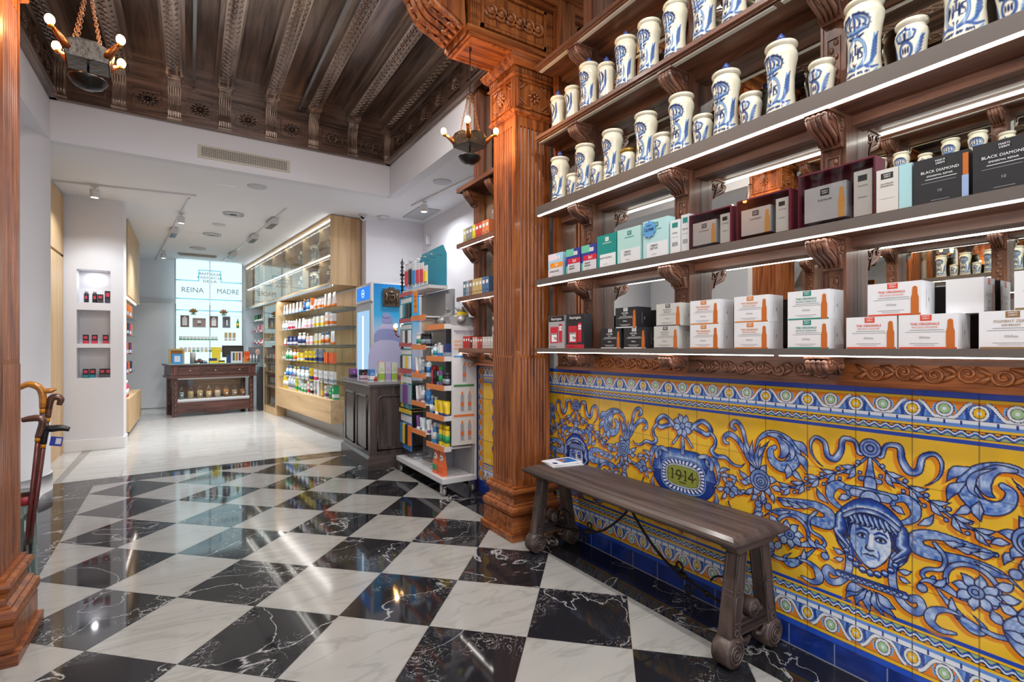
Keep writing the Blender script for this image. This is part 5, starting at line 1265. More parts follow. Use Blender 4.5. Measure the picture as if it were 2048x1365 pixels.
# magazine on the bench
# ---------------- bench ----------------
t = thing('carved_bench', 'long dark carved wooden bench standing below the painted tiles', 'bench', (1.92, 1.875, 0))
wy, wz, wx = WB('y'), WB('z'), WB('x')
f = MB(); X_, Y_ = 0.192, 0.725
f.fr((-X_+0.012, X_-0.012, -Y_+0.012, Y_-0.012, 0.480), (-X_, X_, -Y_, Y_, 0.492)); f.fr((-X_, X_, -Y_, Y_, 0.492), (-X_, X_, -Y_, Y_, 0.500)); f.fr((-X_+0.006, X_-0.006, -Y_+0.006, Y_-0.006, 0.500), (-X_+0.010, X_-0.010, -Y_+0.010, Y_-0.010, 0.507)); f.fr((-X_+0.014, X_-0.014, -Y_+0.014, Y_-0.014, 0.507), (-X_+0.03, X_-0.03, -Y_+0.03, Y_-0.03, 0.520))
f.ob('seat', wy, t)
for yy in (-0.655, 0.655):
    f = MB().fr((-0.12, 0.12, yy-0.035, yy+0.035, 0.445), (-0.15, 0.15, yy-0.04, yy+0.04, 0.48)); f.ob('cleat', wx, t)
    for s in (-1, 1):
        lg = MB(); xt, xb = s*0.075, s*0.135
        def LX(z): return xt+(xb-xt)*(0.45-z)/0.38
        w = 0.026; d = 0.030
        lg.add([(LX(0.10)-w-0.006, yy-d, 0.10), (LX(0.10)+w+0.006, yy-d, 0.10), (LX(0.10)+w+0.006, yy+d, 0.10), (LX(0.10)-w-0.006, yy+d, 0.10), (xt-w, yy-d, 0.45), (xt+w, yy-d, 0.45), (xt+w, yy+d, 0.45), (xt-w, yy+d, 0.45)], [(0,3,2,1),(4,5,6,7),(0,1,5,4),(1,2,6,5),(2,3,7,6),(3,0,4,7)])
        for fy in (-1, 1):        # raised frames of two sunk panels
            for z0, z1 in ((0.17, 0.27), (0.29, 0.43)):
                y0 = yy+fy*d
                for q in (-1, 1): lg.tube([(LX(z0)+q*(w-0.005), y0, z0), (LX(z1)+q*(w-0.005), y0, z1)], 0.005, 5)
                for z in (z0, z1): lg.tube([(LX(z)-w+0.004, y0, z), (LX(z)+w-0.004, y0, z)], 0.005, 5)
            for k in range(8): lg.ball((LX(0.135)+0.012*math.cos(k*PI/4), yy+fy*(d+0.002), 0.135+0.012*math.sin(k*PI/4)), 0.006, n=6, k=4)
        for fx in (-1, 1):
            for z0, z1 in ((0.17, 0.27), (0.29, 0.43)):
                for q in (-1, 1): lg.tube([(LX(z0)+fx*w, yy+q*(d-0.007), z0), (LX(z1)+fx*w, yy+q*(d-0.007), z1)], 0.005, 5)
                for z in (z0, z1): lg.tube([(LX(z)+fx*w, yy-d+0.006, z), (LX(z)+fx*w, yy+d-0.006, z)], 0.005, 5)
        lg.ob('leg', wz, t, bevel=0.002)
        ft = MB(); cx = s*0.135; r0 = 0.060; zc = 0.060
        M = Matrix.Translation((cx, yy, zc)) @ Matrix.Rotation(R(90), 4, 'X')
        ft.lathe([(0.0, -0.037), (r0-0.006, -0.037), (r0, -0.031), (r0, 0.031), (r0-0.006, 0.037), (0.0, 0.037)], (0, 0, 0), 32, M=M)
        for fy in (-1, 1): ft.tube([(a, yy+fy*0.038, b) for a, b in spiral(cx, zc, 0.048, 0.006, R(90), 2.6*s, 52)], 0.0052, 6)
        ft.ob('scroll_foot', wx, t)
    pn = MB().box(-0.12, 0.12, yy-0.018, yy+0.018, 0.105, 0.165)
    for z in (0.115, 0.135, 0.155): pn.box(-0.11, 0.11, yy-0.024, yy+0.024, z-0.004, z+0.004)
    for q in (-1, 1):
        pn.tube([(q*0.02, yy-0.02, 0.09), (q*0.05, yy-0.022, 0.078), (q*0.075, yy-0.02, 0.09), (q*0.085, yy-0.02, 0.11)], [0.008, 0.012, 0.010, 0.006], 6); pn.ball((q*0.065, yy, 0.175), 0.020, n=10, k=6, sc3=(1.2, 1.2, 0.9))
    M = Matrix.Translation((0, yy, 0.20)) @ Matrix.Rotation(R(90), 4, 'X')
    pn.lathe([(0, -0.032), (0.034, -0.032), (0.037, -0.028), (0.037, 0.028), (0.034, 0.032), (0, 0.032)], (0, 0, 0), 24, M=M)
    for fy in (-1, 1):
        pn.tube([(0.022*math.cos(a), yy+fy*0.033, 0.20+0.022*math.sin(a)) for a in [2*PI*k/16 for k in range(16)]], 0.004, 5, closed=True)
        for a in (0, PI/2, PI/4, -PI/4): pn.tube([(0.020*math.cos(a), yy+fy*0.033, 0.20+0.020*math.sin(a)), (-0.020*math.cos(a), yy+fy*0.033, 0.20-0.020*math.sin(a))], 0.0032, 5)
    pn.ob('carved_rail', wx, t)
f = MB()      # wrought iron stretcher: two scrolled rods crossing below the seat
for s in (-1, 1):
    f.tube(spline([(0, s*0.63, 0.14), (0.0, s*0.45, 0.17), (0, s*0.25, 0.22), (0.0, s*0.10, 0.32), (0.0, -s*0.05, 0.475)], 8), 0.0065, 8)
    f.tube([(0, s*0.50+a, 0.205+b) for a, b in spiral(s*0.05, 0, 0.075, 0.02, R(160 if s > 0 else 20), -s*0.9, 26)], 0.005, 6)
    f.tube([(0, s*0.29+a*s, 0.215+b) for a, b in spiral(0.02, 0.02, 0.028, 0.010, R(200), 1.2, 16)], 0.0055, 6)
    f.tube([(0, s*0.36+a*s, 0.175+b) for a, b in spiral(0.0, -0.028, 0.026, 0.010, R(60), -1.2, 16)], 0.0055, 6)
    f.ball((0, s*0.33, 0.198), 0.018, n=10, k=6, sc3=(1, 1.5, 0.9)); f.ball((0, s*0.46, 0.167), 0.014, n=10, k=6)
f.ob('iron_stretcher', iron, t)
# magazines on the bench
def magazine(loc, rz, label, cover=True):
    t = thing('magazine', label, 'magazine', loc, rz, 'magazines on the bench')
    MB().box(-0.105, 0.105, -0.075, 0.075, 0, 0.006).ob('pages', P('paper white', 'd8d9dc', 0.6), t)
    f = MB().box(-0.105, 0.105, -0.075, 0.075, 0.006, 0.0068)
    f.box(-0.02, 0.09, -0.05, 0.055, 0.0068, 0.0072, 1).box(-0.09, -0.06, -0.05, -0.01, 0.0068, 0.0072, 2)
    for (a, b, r) in ((0.0, 0.0, 0.018), (0.03, 0.02, 0.014), (-0.005, 0.03, 0.012)): f.lathe([(0, 0.0074), (r, 0.0073), (r, 0.0070)], (a, b, 0), 12, 3)
    f.ob('cover', [P('paper cover', 'dcdde2', 0.35), P('cover blue', '2a62a8', 0.4), P('cover navy', '23346a', 0.4), P('cover orange', 'c46a34', 0.4)], t)
magazine((1.975, 2.50, 0.5205), R(-12), 'white magazine at the bottom of the pair lying on the bench end')
magazine((1.978, 2.515, 0.5290), R(-2), 'white magazine with blue picture, on top of the pair on the bench')

# ---------------- wrought lamps with bare bulbs ----------------
warm = emis('warm bulb glow', (1.0, 0.52, 0.17), 38.0)
def chandelier(x, y, rz, label, zt):
    t = thing('hanging_lamp', label, 'lamp', (x, y, 2.40), rz, 'hammered metal lamps with four bulbs')
    hm = P('hammered metal', '57504a', 0.35, 0.85, bump=0.5, scale=40); br = P('aged copper', '9a5a30', 0.35, 0.85, bump=0.3, scale=40)
    f = MB(); s = 0.072; z0 = 0.115          # folded tray: flat base with four upturned pinched corners
    f.add([(-s, -s, z0), (s, -s, z0), (s, s, z0), (-s, s, z0), (-s, -s, z0+0.004), (s, -s, z0+0.004), (s, s, z0+0.004), (-s, s, z0+0.004)], [(0,3,2,1),(4,5,6,7),(0,1,5,4),(1,2,6,5),(2,3,7,6),(3,0,4,7)])
    for k in range(4):
        M = Matrix.Rotation(k*PI/2, 4, 'Z'); a = s*1.12
        for e in (0, 0.003):
            pts = [(-s, -s-e, z0), (s, -s-e, z0), (a, -a-e, z0+0.055), (s*0.45, -s*1.25-e, z0+0.075), (-s*0.45, -s*1.25-e, z0+0.075), (-a, -a-e, z0+0.055)]
            f.add(pts, [(0, 1, 2, 3, 4, 5) if e else (5, 4, 3, 2, 1, 0)], 0, False, M)
    f.ob('tray', hm, t)
    for k in range(4):
        a = k*PI/2+PI/4; ca, sa = math.cos(a), math.sin(a); r0 = s*1.42
        g = MB().tube([(r0*0.9*ca, r0*0.9*sa, z0+0.03), (r0*1.15*ca, r0*1.15*sa, z0+0.052), (0.152*ca, 0.152*sa, 0.193)], [0.020, 0.015, 0.008], 8); g.ob('spout', br, t)
        b = MB().ball((0.165*ca, 0.165*sa, 0.218), 0.0175, n=14, k=10, sc3=(1, 1, 1.25)).ob('bulb', warm, t)
        MB().lathe([(0.010, 0), (0.011, 0.014), (0, 0.014)], (0.160*ca, 0.160*sa, 0.186), 10).ob('bulb_socket', P('brass', 'a87830', 0.3, 0.9), t)
        c, q = math.cos(rz), math.sin(rz)
        wxp = x+c*0.165*ca-q*0.165*sa; wyp = y+q*0.165*ca+c*0.165*sa
        point('lamp_bulb_light', (wxp+(x-wxp)*0.0, wyp, 2.40+0.218+0.03), 3.6, (1.0, 0.55, 0.22), 0.022)
        ch = MB(); n = 22
        for i in range(n):
            u = i/(n-1); p0 = Vector((s*0.95*math.cos(a), s*0.95*math.sin(a), z0+0.06)); p1 = Vector((0.008*ca, 0.008*sa, 0.455)); p = p0.lerp(p1, u)
            ch.tube([(p.x+0.0065*math.cos(b_)*(1 if i % 2 else 0.2), p.y+0.0065*math.cos(b_)*(0.2 if i % 2 else 1), p.z+0.010*math.sin(b_)) for b_ in [2*PI*j/8 for j in range(8)]], 0.0016, 4, closed=True)
        ch.ob('chain', P('rusty chain', '6b4a36', 0.45, 0.8), t)
    MB().tube([(0.014*math.cos(b_), 0.014*math.sin(b_), 0.458) for b_ in [2*PI*j/12 for j in range(12)]], 0.003, 6, closed=True).tube([(0, 0, 0.455), (0.004, 0.002, 0.60), (0, 0, zt-2.40)], 0.0035, 6).tube([(0, 0, zt-2.40-0.03), (0.012, 0, zt-2.40-0.02), (0.010, 0, zt-2.40), (0, 0, zt-2.40)], 0.003, 6).ob('hook_and_cord', iron, t)
    MB().tube([(0, 0, 0.118), (0, 0, 0.05)], 0.0045, 8).ob('stem', iron, t)
    MB().lathe([(0.0, 0.0), (0.03, 0.004), (0.055, 0.018), (0.070, 0.040), (0.072, 0.046), (0.069, 0.046), (0.052, 0.022), (0.0, 0.008)], (0, 0, 0.008), 28).ob('drip_pan', P('dark hammered steel', '3c3a38', 0.3, 0.9, bump=0.4, scale=50), t)
    return t
chandelier(1.490, 2.832, R(-32.5+45), 'hanging metal lamp in front of the column by the bench', 3.152)
chandelier(-0.385, 2.932, R(-32.5+37), 'hanging metal lamp at top left below the dark wooden ceiling', 3.152)

# ---------------- cane stand ----------------
t = thing('cane_stand', 'clear tube stand holding walking canes behind the left column', 'stand', (-0.735, 3.62, 0))
MB().lathe([(0.055, 0), (0.055, 0.012), (0.0, 0.012)], n=28).ob('base', black_plastic, t)
MB().lathe([(0.052, 0.012), (0.052, 0.50), (0.049, 0.50), (0.049, 0.014)], n=32).ob('tube', glassy('clear acrylic', (0.9, 0.97, 0.95), 0.12), t)
MB().lathe([(0.0535, 0.43), (0.0535, 0.475), (0.0522, 0.475), (0.0522, 0.43)], n=32).ob('red_band', P('red band', 'a03038', 0.4), t)
def cane(label, base, top, hand, cs, ch, col2=None, r=0.0095):
    t = thing('walking_cane', label, 'cane', base)
    B = Vector(base); T = Vector(top)-B
    MB().tube([(0, 0, 0), tuple(T*0.5), tuple(T*0.93)], [r*0.75, r*0.9, r], 10).ob('shaft', cs, t)
    MB().tube([tuple(T*0.915), tuple(T*0.945)], r*1.25, 10).ob('collar', P('amber collar', 'd88a1c', 0.3), t)
    pts = [tuple(T*0.94)]+[tuple(Vector(h)-B) for h in hand]
    q = spline(pts, 6); n = len(q)
    MB().tube(q, [0.012+0.006*math.sin(PI*min(1, k/(n-1)*0.9+0.1)) for k in range(n)], 10).ob('handle', ch, t)
    return t
hon = wood('honey handle', '8a4f14', 'c98432', 'x', 0.2, 0.6, 30, 0.05); drk = wood('brown handle', '3e241b', '6f4a3a', 'x', 0.25, 0.5, 30, 0.05)
blk = P('black cane', '1c191c', 0.3, coat=0.4, var=0.5, scale=60); mar = P('maroon cane', '5b2420', 0.3, coat=0.4)
hc = cane('cane with big curved honey coloured wooden handle, tallest in the stand', (-0.735, 3.61, 0.02), (-0.655, 3.60, 0.985), [(-0.660, 3.60, 1.0), (-0.675, 3.60, 1.040), (-0.715, 3.60, 1.058), (-0.75, 3.60, 1.04)], P('patterned cane', '3a3036', 0.35, coat=0.4, var=0.6, scale=80), hon)
MB().tube(spline([(-0.672, 3.60, 1.03), (-0.65, 3.60, 1.02), (-0.625, 3.60, 1.022), (-0.605, 3.60, 1.03)], 5), [0.014]*10+[0.013, 0.012, 0.010, 0.009, 0.008, 0.006], 8).ob('handle_tip', hon, hc).location -= hc.location
cane('cane with dark brown rounded handle, right of the honey coloured one', (-0.73, 3.63, 0.02), (-0.638, 3.62, 0.93), [(-0.633, 3.62, 0.965), (-0.612, 3.62, 0.985), (-0.590, 3.62, 0.972), (-0.597, 3.62, 0.94)], blk, drk)
cane('cane with crook handle of brown wood, leaning behind the column edge', (-0.74, 3.59, 0.02), (-0.665, 3.55, 0.83), [(-0.650, 3.55, 0.86), (-0.665, 3.55, 0.882), (-0.70, 3.55, 0.882), (-0.73, 3.55, 0.876)], mar, drk)
cane('maroon cane with black straight handle and a blue price tag', (-0.73, 3.60, 0.02), (-0.645, 3.56, 0.79), [(-0.640, 3.56, 0.815), (-0.61, 3.56, 0.822), (-0.575, 3.56, 0.822), (-0.545, 3.56, 0.812)], mar, black_plastic)
tg = MB().prism([(-0.028, -0.02), (0.022, -0.03), (0.03, 0.018), (-0.02, 0.028)], 0, 0.001, 'y', 0, Matrix.Translation((-0.598, 3.552, 0.755)))
tg.prism([(-0.004, -0.014), (0.018, -0.018), (0.023, 0.012), (0.001, 0.016)], -0.0006, 0, 'y', 1, Matrix.Translation((-0.598, 3.552, 0.755)))
tag(tg.tube([(-0.598, 3.553, 0.78), (-0.625, 3.556, 0.795)], 0.001, 4, 1).ob('price_tag', [P('tag blue', '2e3a9a', 0.4), P('tag white', 'c8c8cc', 0.5)]), 'small blue price tag hanging from the black cane handle', 'tag')
# ---------------- ceiling fittings ----------------
for i, (x, y, pw) in enumerate(LOBBY):  # made-up lamp bodies for the lobby fill lights, out of view
    t = thing('added_ceiling_lamp', 'added cylinder lamp under the wooden ceiling, %s of six above the picture edge' % ORD[i], 'lamp', (x, y, 3.76), 0, 'added cylinder lamps above the picture edge')
    MB().lathe([(0.0, 0.0), (0.045, 0.0), (0.055, 0.005), (0.055, 0.10), (0.0, 0.10)], n=20).tube([(0, 0, 0.10), (0, 0, 0.262)], 0.008, 8).ob('housing', white_metal, t)
    MB().lathe([(0.048, 0), (0.048, -0.003), (0, -0.003)], n=20).ob('lens', emis('spot lens', (1, 0.98, 0.95), 12.0), t)

def disc_on_ceiling(name, x, y, r, label, cat, lit=False, rings=False, group=None):
    t = thing(name, label, cat, (x, y, 3.08), 0, group)
    MB().lathe([(r, 0), (r, -0.006), (r*0.93, -0.010), (0.0, -0.010)], n=32).ob('cover', emis('downlight glow', (1, 0.98, 0.95), 6.0) if lit else P('speaker grille', 'b9bac0', 0.6), t)
    if rings:
        for q in (0.55, 0.8, 1.0): MB().lathe([(r*q, -0.010), (r*q, -0.022), (r*q-0.012, -0.022), (r*q-0.012, -0.010)], n=32).ob('ring', white_metal, t)
    return t
SPK = 'round flush ceiling speaker %s'
disc_on_ceiling('ceiling_speaker', 0.64, 6.38, 0.10, SPK % 'nearest the air vent', 'speaker')
disc_on_ceiling('ceiling_speaker', 2.34, 5.10, 0.10, SPK % 'right of the wooden ceiling, by the recess', 'speaker')
disc_on_ceiling('ceiling_speaker', 0.36, 8.65, 0.09, SPK % 'between two round air diffusers', 'speaker')
for i, (x, y) in enumerate(((0.50, 7.85), (0.30, 9.45), (0.12, 10.9))):
    disc_on_ceiling('air_diffuser', x, y, 0.13, 'round ceiling air diffuser with concentric rings, %s' % ('nearest the camera', 'middle of three', 'farthest of three')[i], 'diffuser', rings=True, group='round air diffusers')
f = MB().box(0.25, 0.44, 6.47, 6.53, -0.006+3.08, 3.08); tag(f.ob('ceiling_hatch', P('pale strip', 'e2e3e6', 0.5)), 'small white strip cover on the ceiling left of the nearest speaker', 'cover')
f = MB().box(-0.20, 0.45, 11.6, 11.8, 3.06, 3.08).box(-0.17, 0.42, 11.63, 11.77, 3.045, 3.06); tag(f.ob('ceiling_air_slot', P('beige grille', '9c948c', 0.6)), 'long beige air slot in the ceiling before the lit window', 'air slot')
def track(x0, y0, x1, y1, label):
    d = Vector((x1-x0, y1-y0, 0)); L_ = d.length
    f = MB().cb(0, 0, 3.071, L_, 0.022, 0.018); 
    o = f.ob('ceiling_track', white_metal); o.location = ((x0+x1)/2, (y0+y1)/2, 3.062); o.rotation_euler = (0, 0, math.atan2(d.y, d.x))
    return tag(o, label, 'track')
track(-1.25, 7.32, 0.06, 7.13, 'white ceiling track crossing in front of the niche pier')
track(-0.01, 7.3, -0.62, 13.0, 'ceiling track running back on the left with cylinder spots')
track(1.06, 7.15, 0.58, 12.2, 'ceiling track running back in front of the glass wall cabinet')
track(2.40, 6.15, 2.60, 4.1, 'ceiling track over the recess beside the column')
def spot_head(x, y, label, target, power, lit=True, tilt=0):
    t = thing('track_spotlight', label, 'spotlight', (x, y, 3.062), 0, 'white cylinder spotlights')
    f = MB().box(-0.035, 0.035, -0.014, 0.014, -0.014, 0.0).tube([(0, 0, -0.014), (0, 0, -0.04)], 0.007, 8); f.ob('adapter', white_metal, t)
    M = Matrix.Translation((0, 0, -0.045)) @ Matrix.Rotation(tilt, 4, 'X')
    MB().lathe([(0.0, 0.005), (0.042, 0.005), (0.045, 0), (0.045, -0.085), (0.040, -0.088), (0.036, -0.08), (0.0, -0.08)], n=24, M=M).ob('lamp_head', white_metal, t)
    if lit: MB().lathe([(0.034, -0.0805), (0.034, -0.083), (0, -0.083)], n=20, M=M).ob('lens', emis('spot lens', (1, 0.98, 0.95), 12.0), t)
    if power: spot('track_spot_light', (x, y, 3.062-0.14), target, power, 62)
spot_head(-0.90, 7.28, 'white spotlight in front of the niche pier, lighting its face', (-0.98, 7.95, 1.7), 16)
spot_head(-0.10, 8.15, 'white spotlight on the left track, nearest of its row', (-0.6, 8.6, 0), 60)
spot_head(-0.42, 11.5, 'small white spotlight on the left track, farthest of its row', (-0.3, 12.7, 0.8), 30)
spot_head(2.44, 5.85, 'lit white spotlight above the sun cream stand', (2.5, 6.6, 0.8), 45)
def linear_head(x, y, rz, label, power, target):
    t = thing('track_lamp', label, 'track lamp', (x, y, 3.062), rz, 'rectangular lamps on the ceiling tracks')
    MB().box(-0.035, 0.035, -0.22, 0.22, -0.020, 0).box(-0.05, 0.05, -0.20, 0.20, -0.075, -0.020).ob('housing', white_metal, t)
    f = MB()
    for k in range(3): f.box(-0.04, 0.04, -0.185+k*0.125, -0.07+k*0.125, -0.078, -0.074)
    f.ob('reflector', P('dark reflector', '2c2c30', 0.3), t)
    if power: spot('track_lamp_light', (x, y, 2.96), target, power, 95)
linear_head(0.98, 7.95, R(5.4), 'rectangular track lamp nearest, before the glass wall cabinet', 55, (1.55, 8.6, 1.4))
linear_head(0.86, 9.2, R(5.4), 'rectangular track lamp, middle one before the glass wall cabinet', 50, (1.4, 9.6, 1.2))
linear_head(0.68, 11.1, R(5.4), 'rectangular track lamp, farthest one before the glass wall cabinet', 40, (1.1, 11.6, 1.0))
linear_head(-0.22, 9.4, R(6), 'rectangular track lamp on the left track, behind the first spotlight', 45, (-0.4, 9.8, 0))
t = thing('security_camera', 'white dome security camera beside the top of the oak cabinet', 'camera', (2.0, 6.93, 3.08))
MB().lathe([(0.06, 0), (0.06, -0.012), (0.0, -0.012)], n=24).ob('mount', white_metal, t); MB().ball((0, 0, -0.045), 0.045, n=20, k=12).ob('ball_housing', P('pale grey housing', 'c4c5c9', 0.3), t)
MB().lathe([(0.026, 0), (0.026, 0.012), (0, 0.014)], n=20, M=Matrix.Translation((-0.018, -0.032, -0.056)) @ Matrix.Rotation(R(62), 4, 'X') @ Matrix.Rotation(R(0), 4, 'Z')).ob('lens', black_plastic, t)
t = thing('security_camera', 'small white security camera on the wall above the white door', 'camera', (-0.95, 12.72, 2.98)); MB().ball((0, 0, 0), 0.05, n=16, k=10).ob('ball_housing', white_metal, t); MB().ball((0.01, -0.035, -0.01), 0.027, n=12, k=8).ob('lens', black_plastic, t)
t = thing('smoke_detector', 'flat white detector on the ceiling right of the dome camera', 'detector', (2.27, 6.9, 3.08)); MB().lathe([(0.075, 0), (0.075, -0.02), (0.05, -0.035), (0, -0.035)], n=24).ob('cover', white_metal, t)
tag(MB().box(2.50, 2.80, 6.15, 6.75, 3.066, 3.08).ob('ceiling_panel_cover', P('grey panel', 'aeb0b3', 0.6)), 'grey square panel in the recess ceiling behind the lit spotlight', 'panel')
tag(MB().box(2.835, 2.9, 6.7, 6.76, 2.72, 2.86).ob('motion_sensor', white_metal, bevel=0.008), 'small white motion sensor in the recess corner', 'sensor')
# exit sign
t = thing('exit_sign', 'green emergency exit sign with running figure on the white wall', 'sign', (2.48, 7.10, 2.26))
MB().box(-0.19, 0.19, -0.055, 0, 0.19, 0.225).ob('housing', grey_metal, t)
sg = MB().box(-0.175, 0.175, -0.034, -0.028, 0.0, 0.19)
def sr(a0, a1, b0, b1): sg.box(a0, a1, -0.0355, -0.034, b0, b1, 1)
sr(-0.14, -0.085, 0.035, 0.155); sr(-0.055, 0.01, 0.088, 0.098)
sg.prism([(-0.055, 0.093), (-0.03, 0.108), (-0.03, 0.078)], -0.0355, -0.034, 'y', 1)
sg.lathe([(0.013, 0), (0, 0.001)], n=12, m=1, M=Matrix.Translation((0.075, -0.0355, 0.152)) @ Matrix.Rotation(R(90), 4, 'X'))
for q in ([(0.078, 0.13), (0.09, 0.085)], [(0.09, 0.088), (0.07, 0.065), (0.078, 0.035)], [(0.09, 0.085), (0.108, 0.06), (0.128, 0.05)], [(0.08, 0.125), (0.06, 0.105), (0.045, 0.115)], [(0.08, 0.125), (0.105, 0.115), (0.115, 0.095)]): sg.tube([(a, -0.0355, b) for a, b in q], 0.0085, 5, 1)
sg.ob('sign_panel', [emis('sign green', (0.0, 0.22, 0.12), 1.0), emis('sign pale', (0.75, 0.9, 0.72), 0.9)], t)

# ---------------- oak wall unit (slightly turned) ----------------
TH = R(5.88); UO = (1.62, 7.14, 0)
OZ, OY, OX_ = WO('z'), WO('y'), WO('x')
shelf_glass = glassy('shelf glass', (0.93, 0.985, 0.97), 0.12); led2 = emis('cabinet led glow', (1.0, 0.97, 0.93), 8.0)
def UW(x, y): c, s = math.cos(TH), math.sin(TH); return (UO[0]+c*x-s*y, UO[1]+s*x+c*y)
t = thing('upper_cabinet', 'long oak and glass upper wall cabinet holding rows of jars', 'cabinet', UO, TH)
L5 = 5.55
f = MB().box(0, 0.42, 0, 0.03, 2.12, 3.07).box(0, 0.42, L5-0.03, L5, 2.12, 3.07).box(0, 0.42, 0.03, L5-0.03, 3.04, 3.07).box(0, 0.42, 0.03, L5-0.03, 2.12, 2.15).box(0.40, 0.42, 0.03, L5-0.03, 2.15, 3.04).box(0.03, 0.40, 0.03, L5-0.03, 2.545, 2.57)
for y in (0.62, 1.45, 2.45, 3.4, 4.4): f.box(0.04, 0.40, y-0.012, y+0.012, 2.15, 3.04)
f.ob('carcass', OY, t)
MB().box(-0.005, 0.0, -0.0, 0.0005, 2.12, 3.07).box(0.0, 0.42, -0.0008, 0.0, 2.12, 3.07).ob('end_panel', OZ, t)
MB().box(0.002, 0.016, 0.03, L5-0.03, 2.995, 3.010).box(0.03, 0.044, 0.03, L5-0.03, 2.528, 2.541).ob('led_strip', led2, t)
MB().box(0.03, 0.044, 0.05, L5-0.05, 2.104, 2.118).ob('led_strip', led2, t)
MB().box(-0.02, 0.02, 0.0, L5, 2.085, 2.12).ob('aluminium_rail', P('brushed aluminium', 'b4b8bc', 0.35, 0.6), t)
for a, b in ((0.03, 2.0), (1.95, 3.9), (3.85, L5-0.03)): MB().box(0.004 if a != 1.95 else -0.004, 0.008 if a != 1.95 else 0.0, a, b, 2.15, 3.04).ob('glass_door', glass_mat, t)
for i, y in enumerate([0.12, 0.26, 0.40, 0.53]+[0.75+0.14*k for k in range(5)]+[1.56, 1.70, 1.84, 1.98]):
    for z, nm in ((2.57, 'upper'), (2.15, 'lower')):
        if nm == 'upper' and i in (0,): continue
        o = dup(JP['tall', 1] if i % 3 else JP['mid', 1], (*UW(0.17, y), z), TH, 'blue and white jar, %s from the near end on the %s cabinet shelf' % (ORD[i], nm), 'jars in the oak upper cabinet')
for z_ in (2.98, 2.51):
    for y_ in (1.4, 4.1): area('cabinet_led_light', (*UW(0.06, y_), z_), 0.03, 2.2, (1, 0.97, 0.93), (0, 0, TH), sy=2.6)
area('cabinet_led_light', (*UW(0.05, 1.6), 2.09), 0.03, 5, (1, 0.97, 0.93), (0, R(10), TH), sy=2.9)
t = thing('display_cabinet', 'tall narrow oak display cabinet with glass front below the upper cabinet', 'cabinet', (*UW(0, 2.95), 0), TH)
f = MB().box(0, 0.42, 0, 0.035, 0, 2.085).box(0, 0.42, 0.93, 0.965, 0, 2.085).box(0, 0.42, 0.035, 0.93, 2.05, 2.085).box(0, 0.42, 0.035, 0.93, 0, 0.14).box(0.40, 0.42, 0.035, 0.93, 0.14, 2.05)
f.ob('carcass', OZ, t)
for z in (0.5, 0.78, 1.05, 1.35, 1.62, 1.85): MB().box(0.02, 0.40, 0.036, 0.929, z, z+0.018).ob('shelf_board', OY, t)
MB().box(0.004, 0.008, 0.036, 0.929, 0.14, 2.05).ob('glass_door', glass_mat, t)
t = thing('product_shelving', 'glass shelves on an oak back panel crowded with skin care products', 'shelving', UO, TH)
MB().box(0.395, 0.42, 0.0, 2.94, 0.535, 2.08).box(0.0, 0.40, 2.90, 2.945, 0.53, 2.085).ob('back_panel', OZ, t)
SZ = [1.83, 1.56, 1.295, 1.03, 0.74]
for z in SZ: MB().box(0.03, 0.395, 0.02, 2.89, z-0.008, z).ob('glass_shelf', shelf_glass, t); 
for z in SZ: MB().box(0.385, 0.395, 0.0, 2.89, z-0.035, z-0.008).box(0.20, 0.395, 0.0, 0.012, z-0.02, z-0.008).ob('shelf_bracket', grey_metal, t)
t2 = thing('drawer_unit', 'oak drawer box floating above the floor under the glass shelves', 'drawers', UO, TH); MB().box(0.0, 0.40, 0.0, 2.94, 0.205, 0.53).ob('drawer_box', OY, t2); MB().box(0.18, 0.40, 0.05, 2.94, 0.0, 0.205).ob('plinth', P('pale plinth', 'a9a9a9', 0.5), t2)
t3 = thing('product_shelving', 'glass shelves left of the tall oak display cabinet, farthest end', 'shelving', (*UW(0, 3.93), 0), TH)
MB().box(0.36, 0.38, 0, 1.55, 0.9, 2.08).ob('back_panel', P('grey back panel', '8f9296', 0.5), t3)
for z in (1.80, 1.57, 1.30, 1.02): MB().box(0.03, 0.36, 0.02, 1.53, z-0.008, z).ob('glass_shelf', shelf_glass, t3)
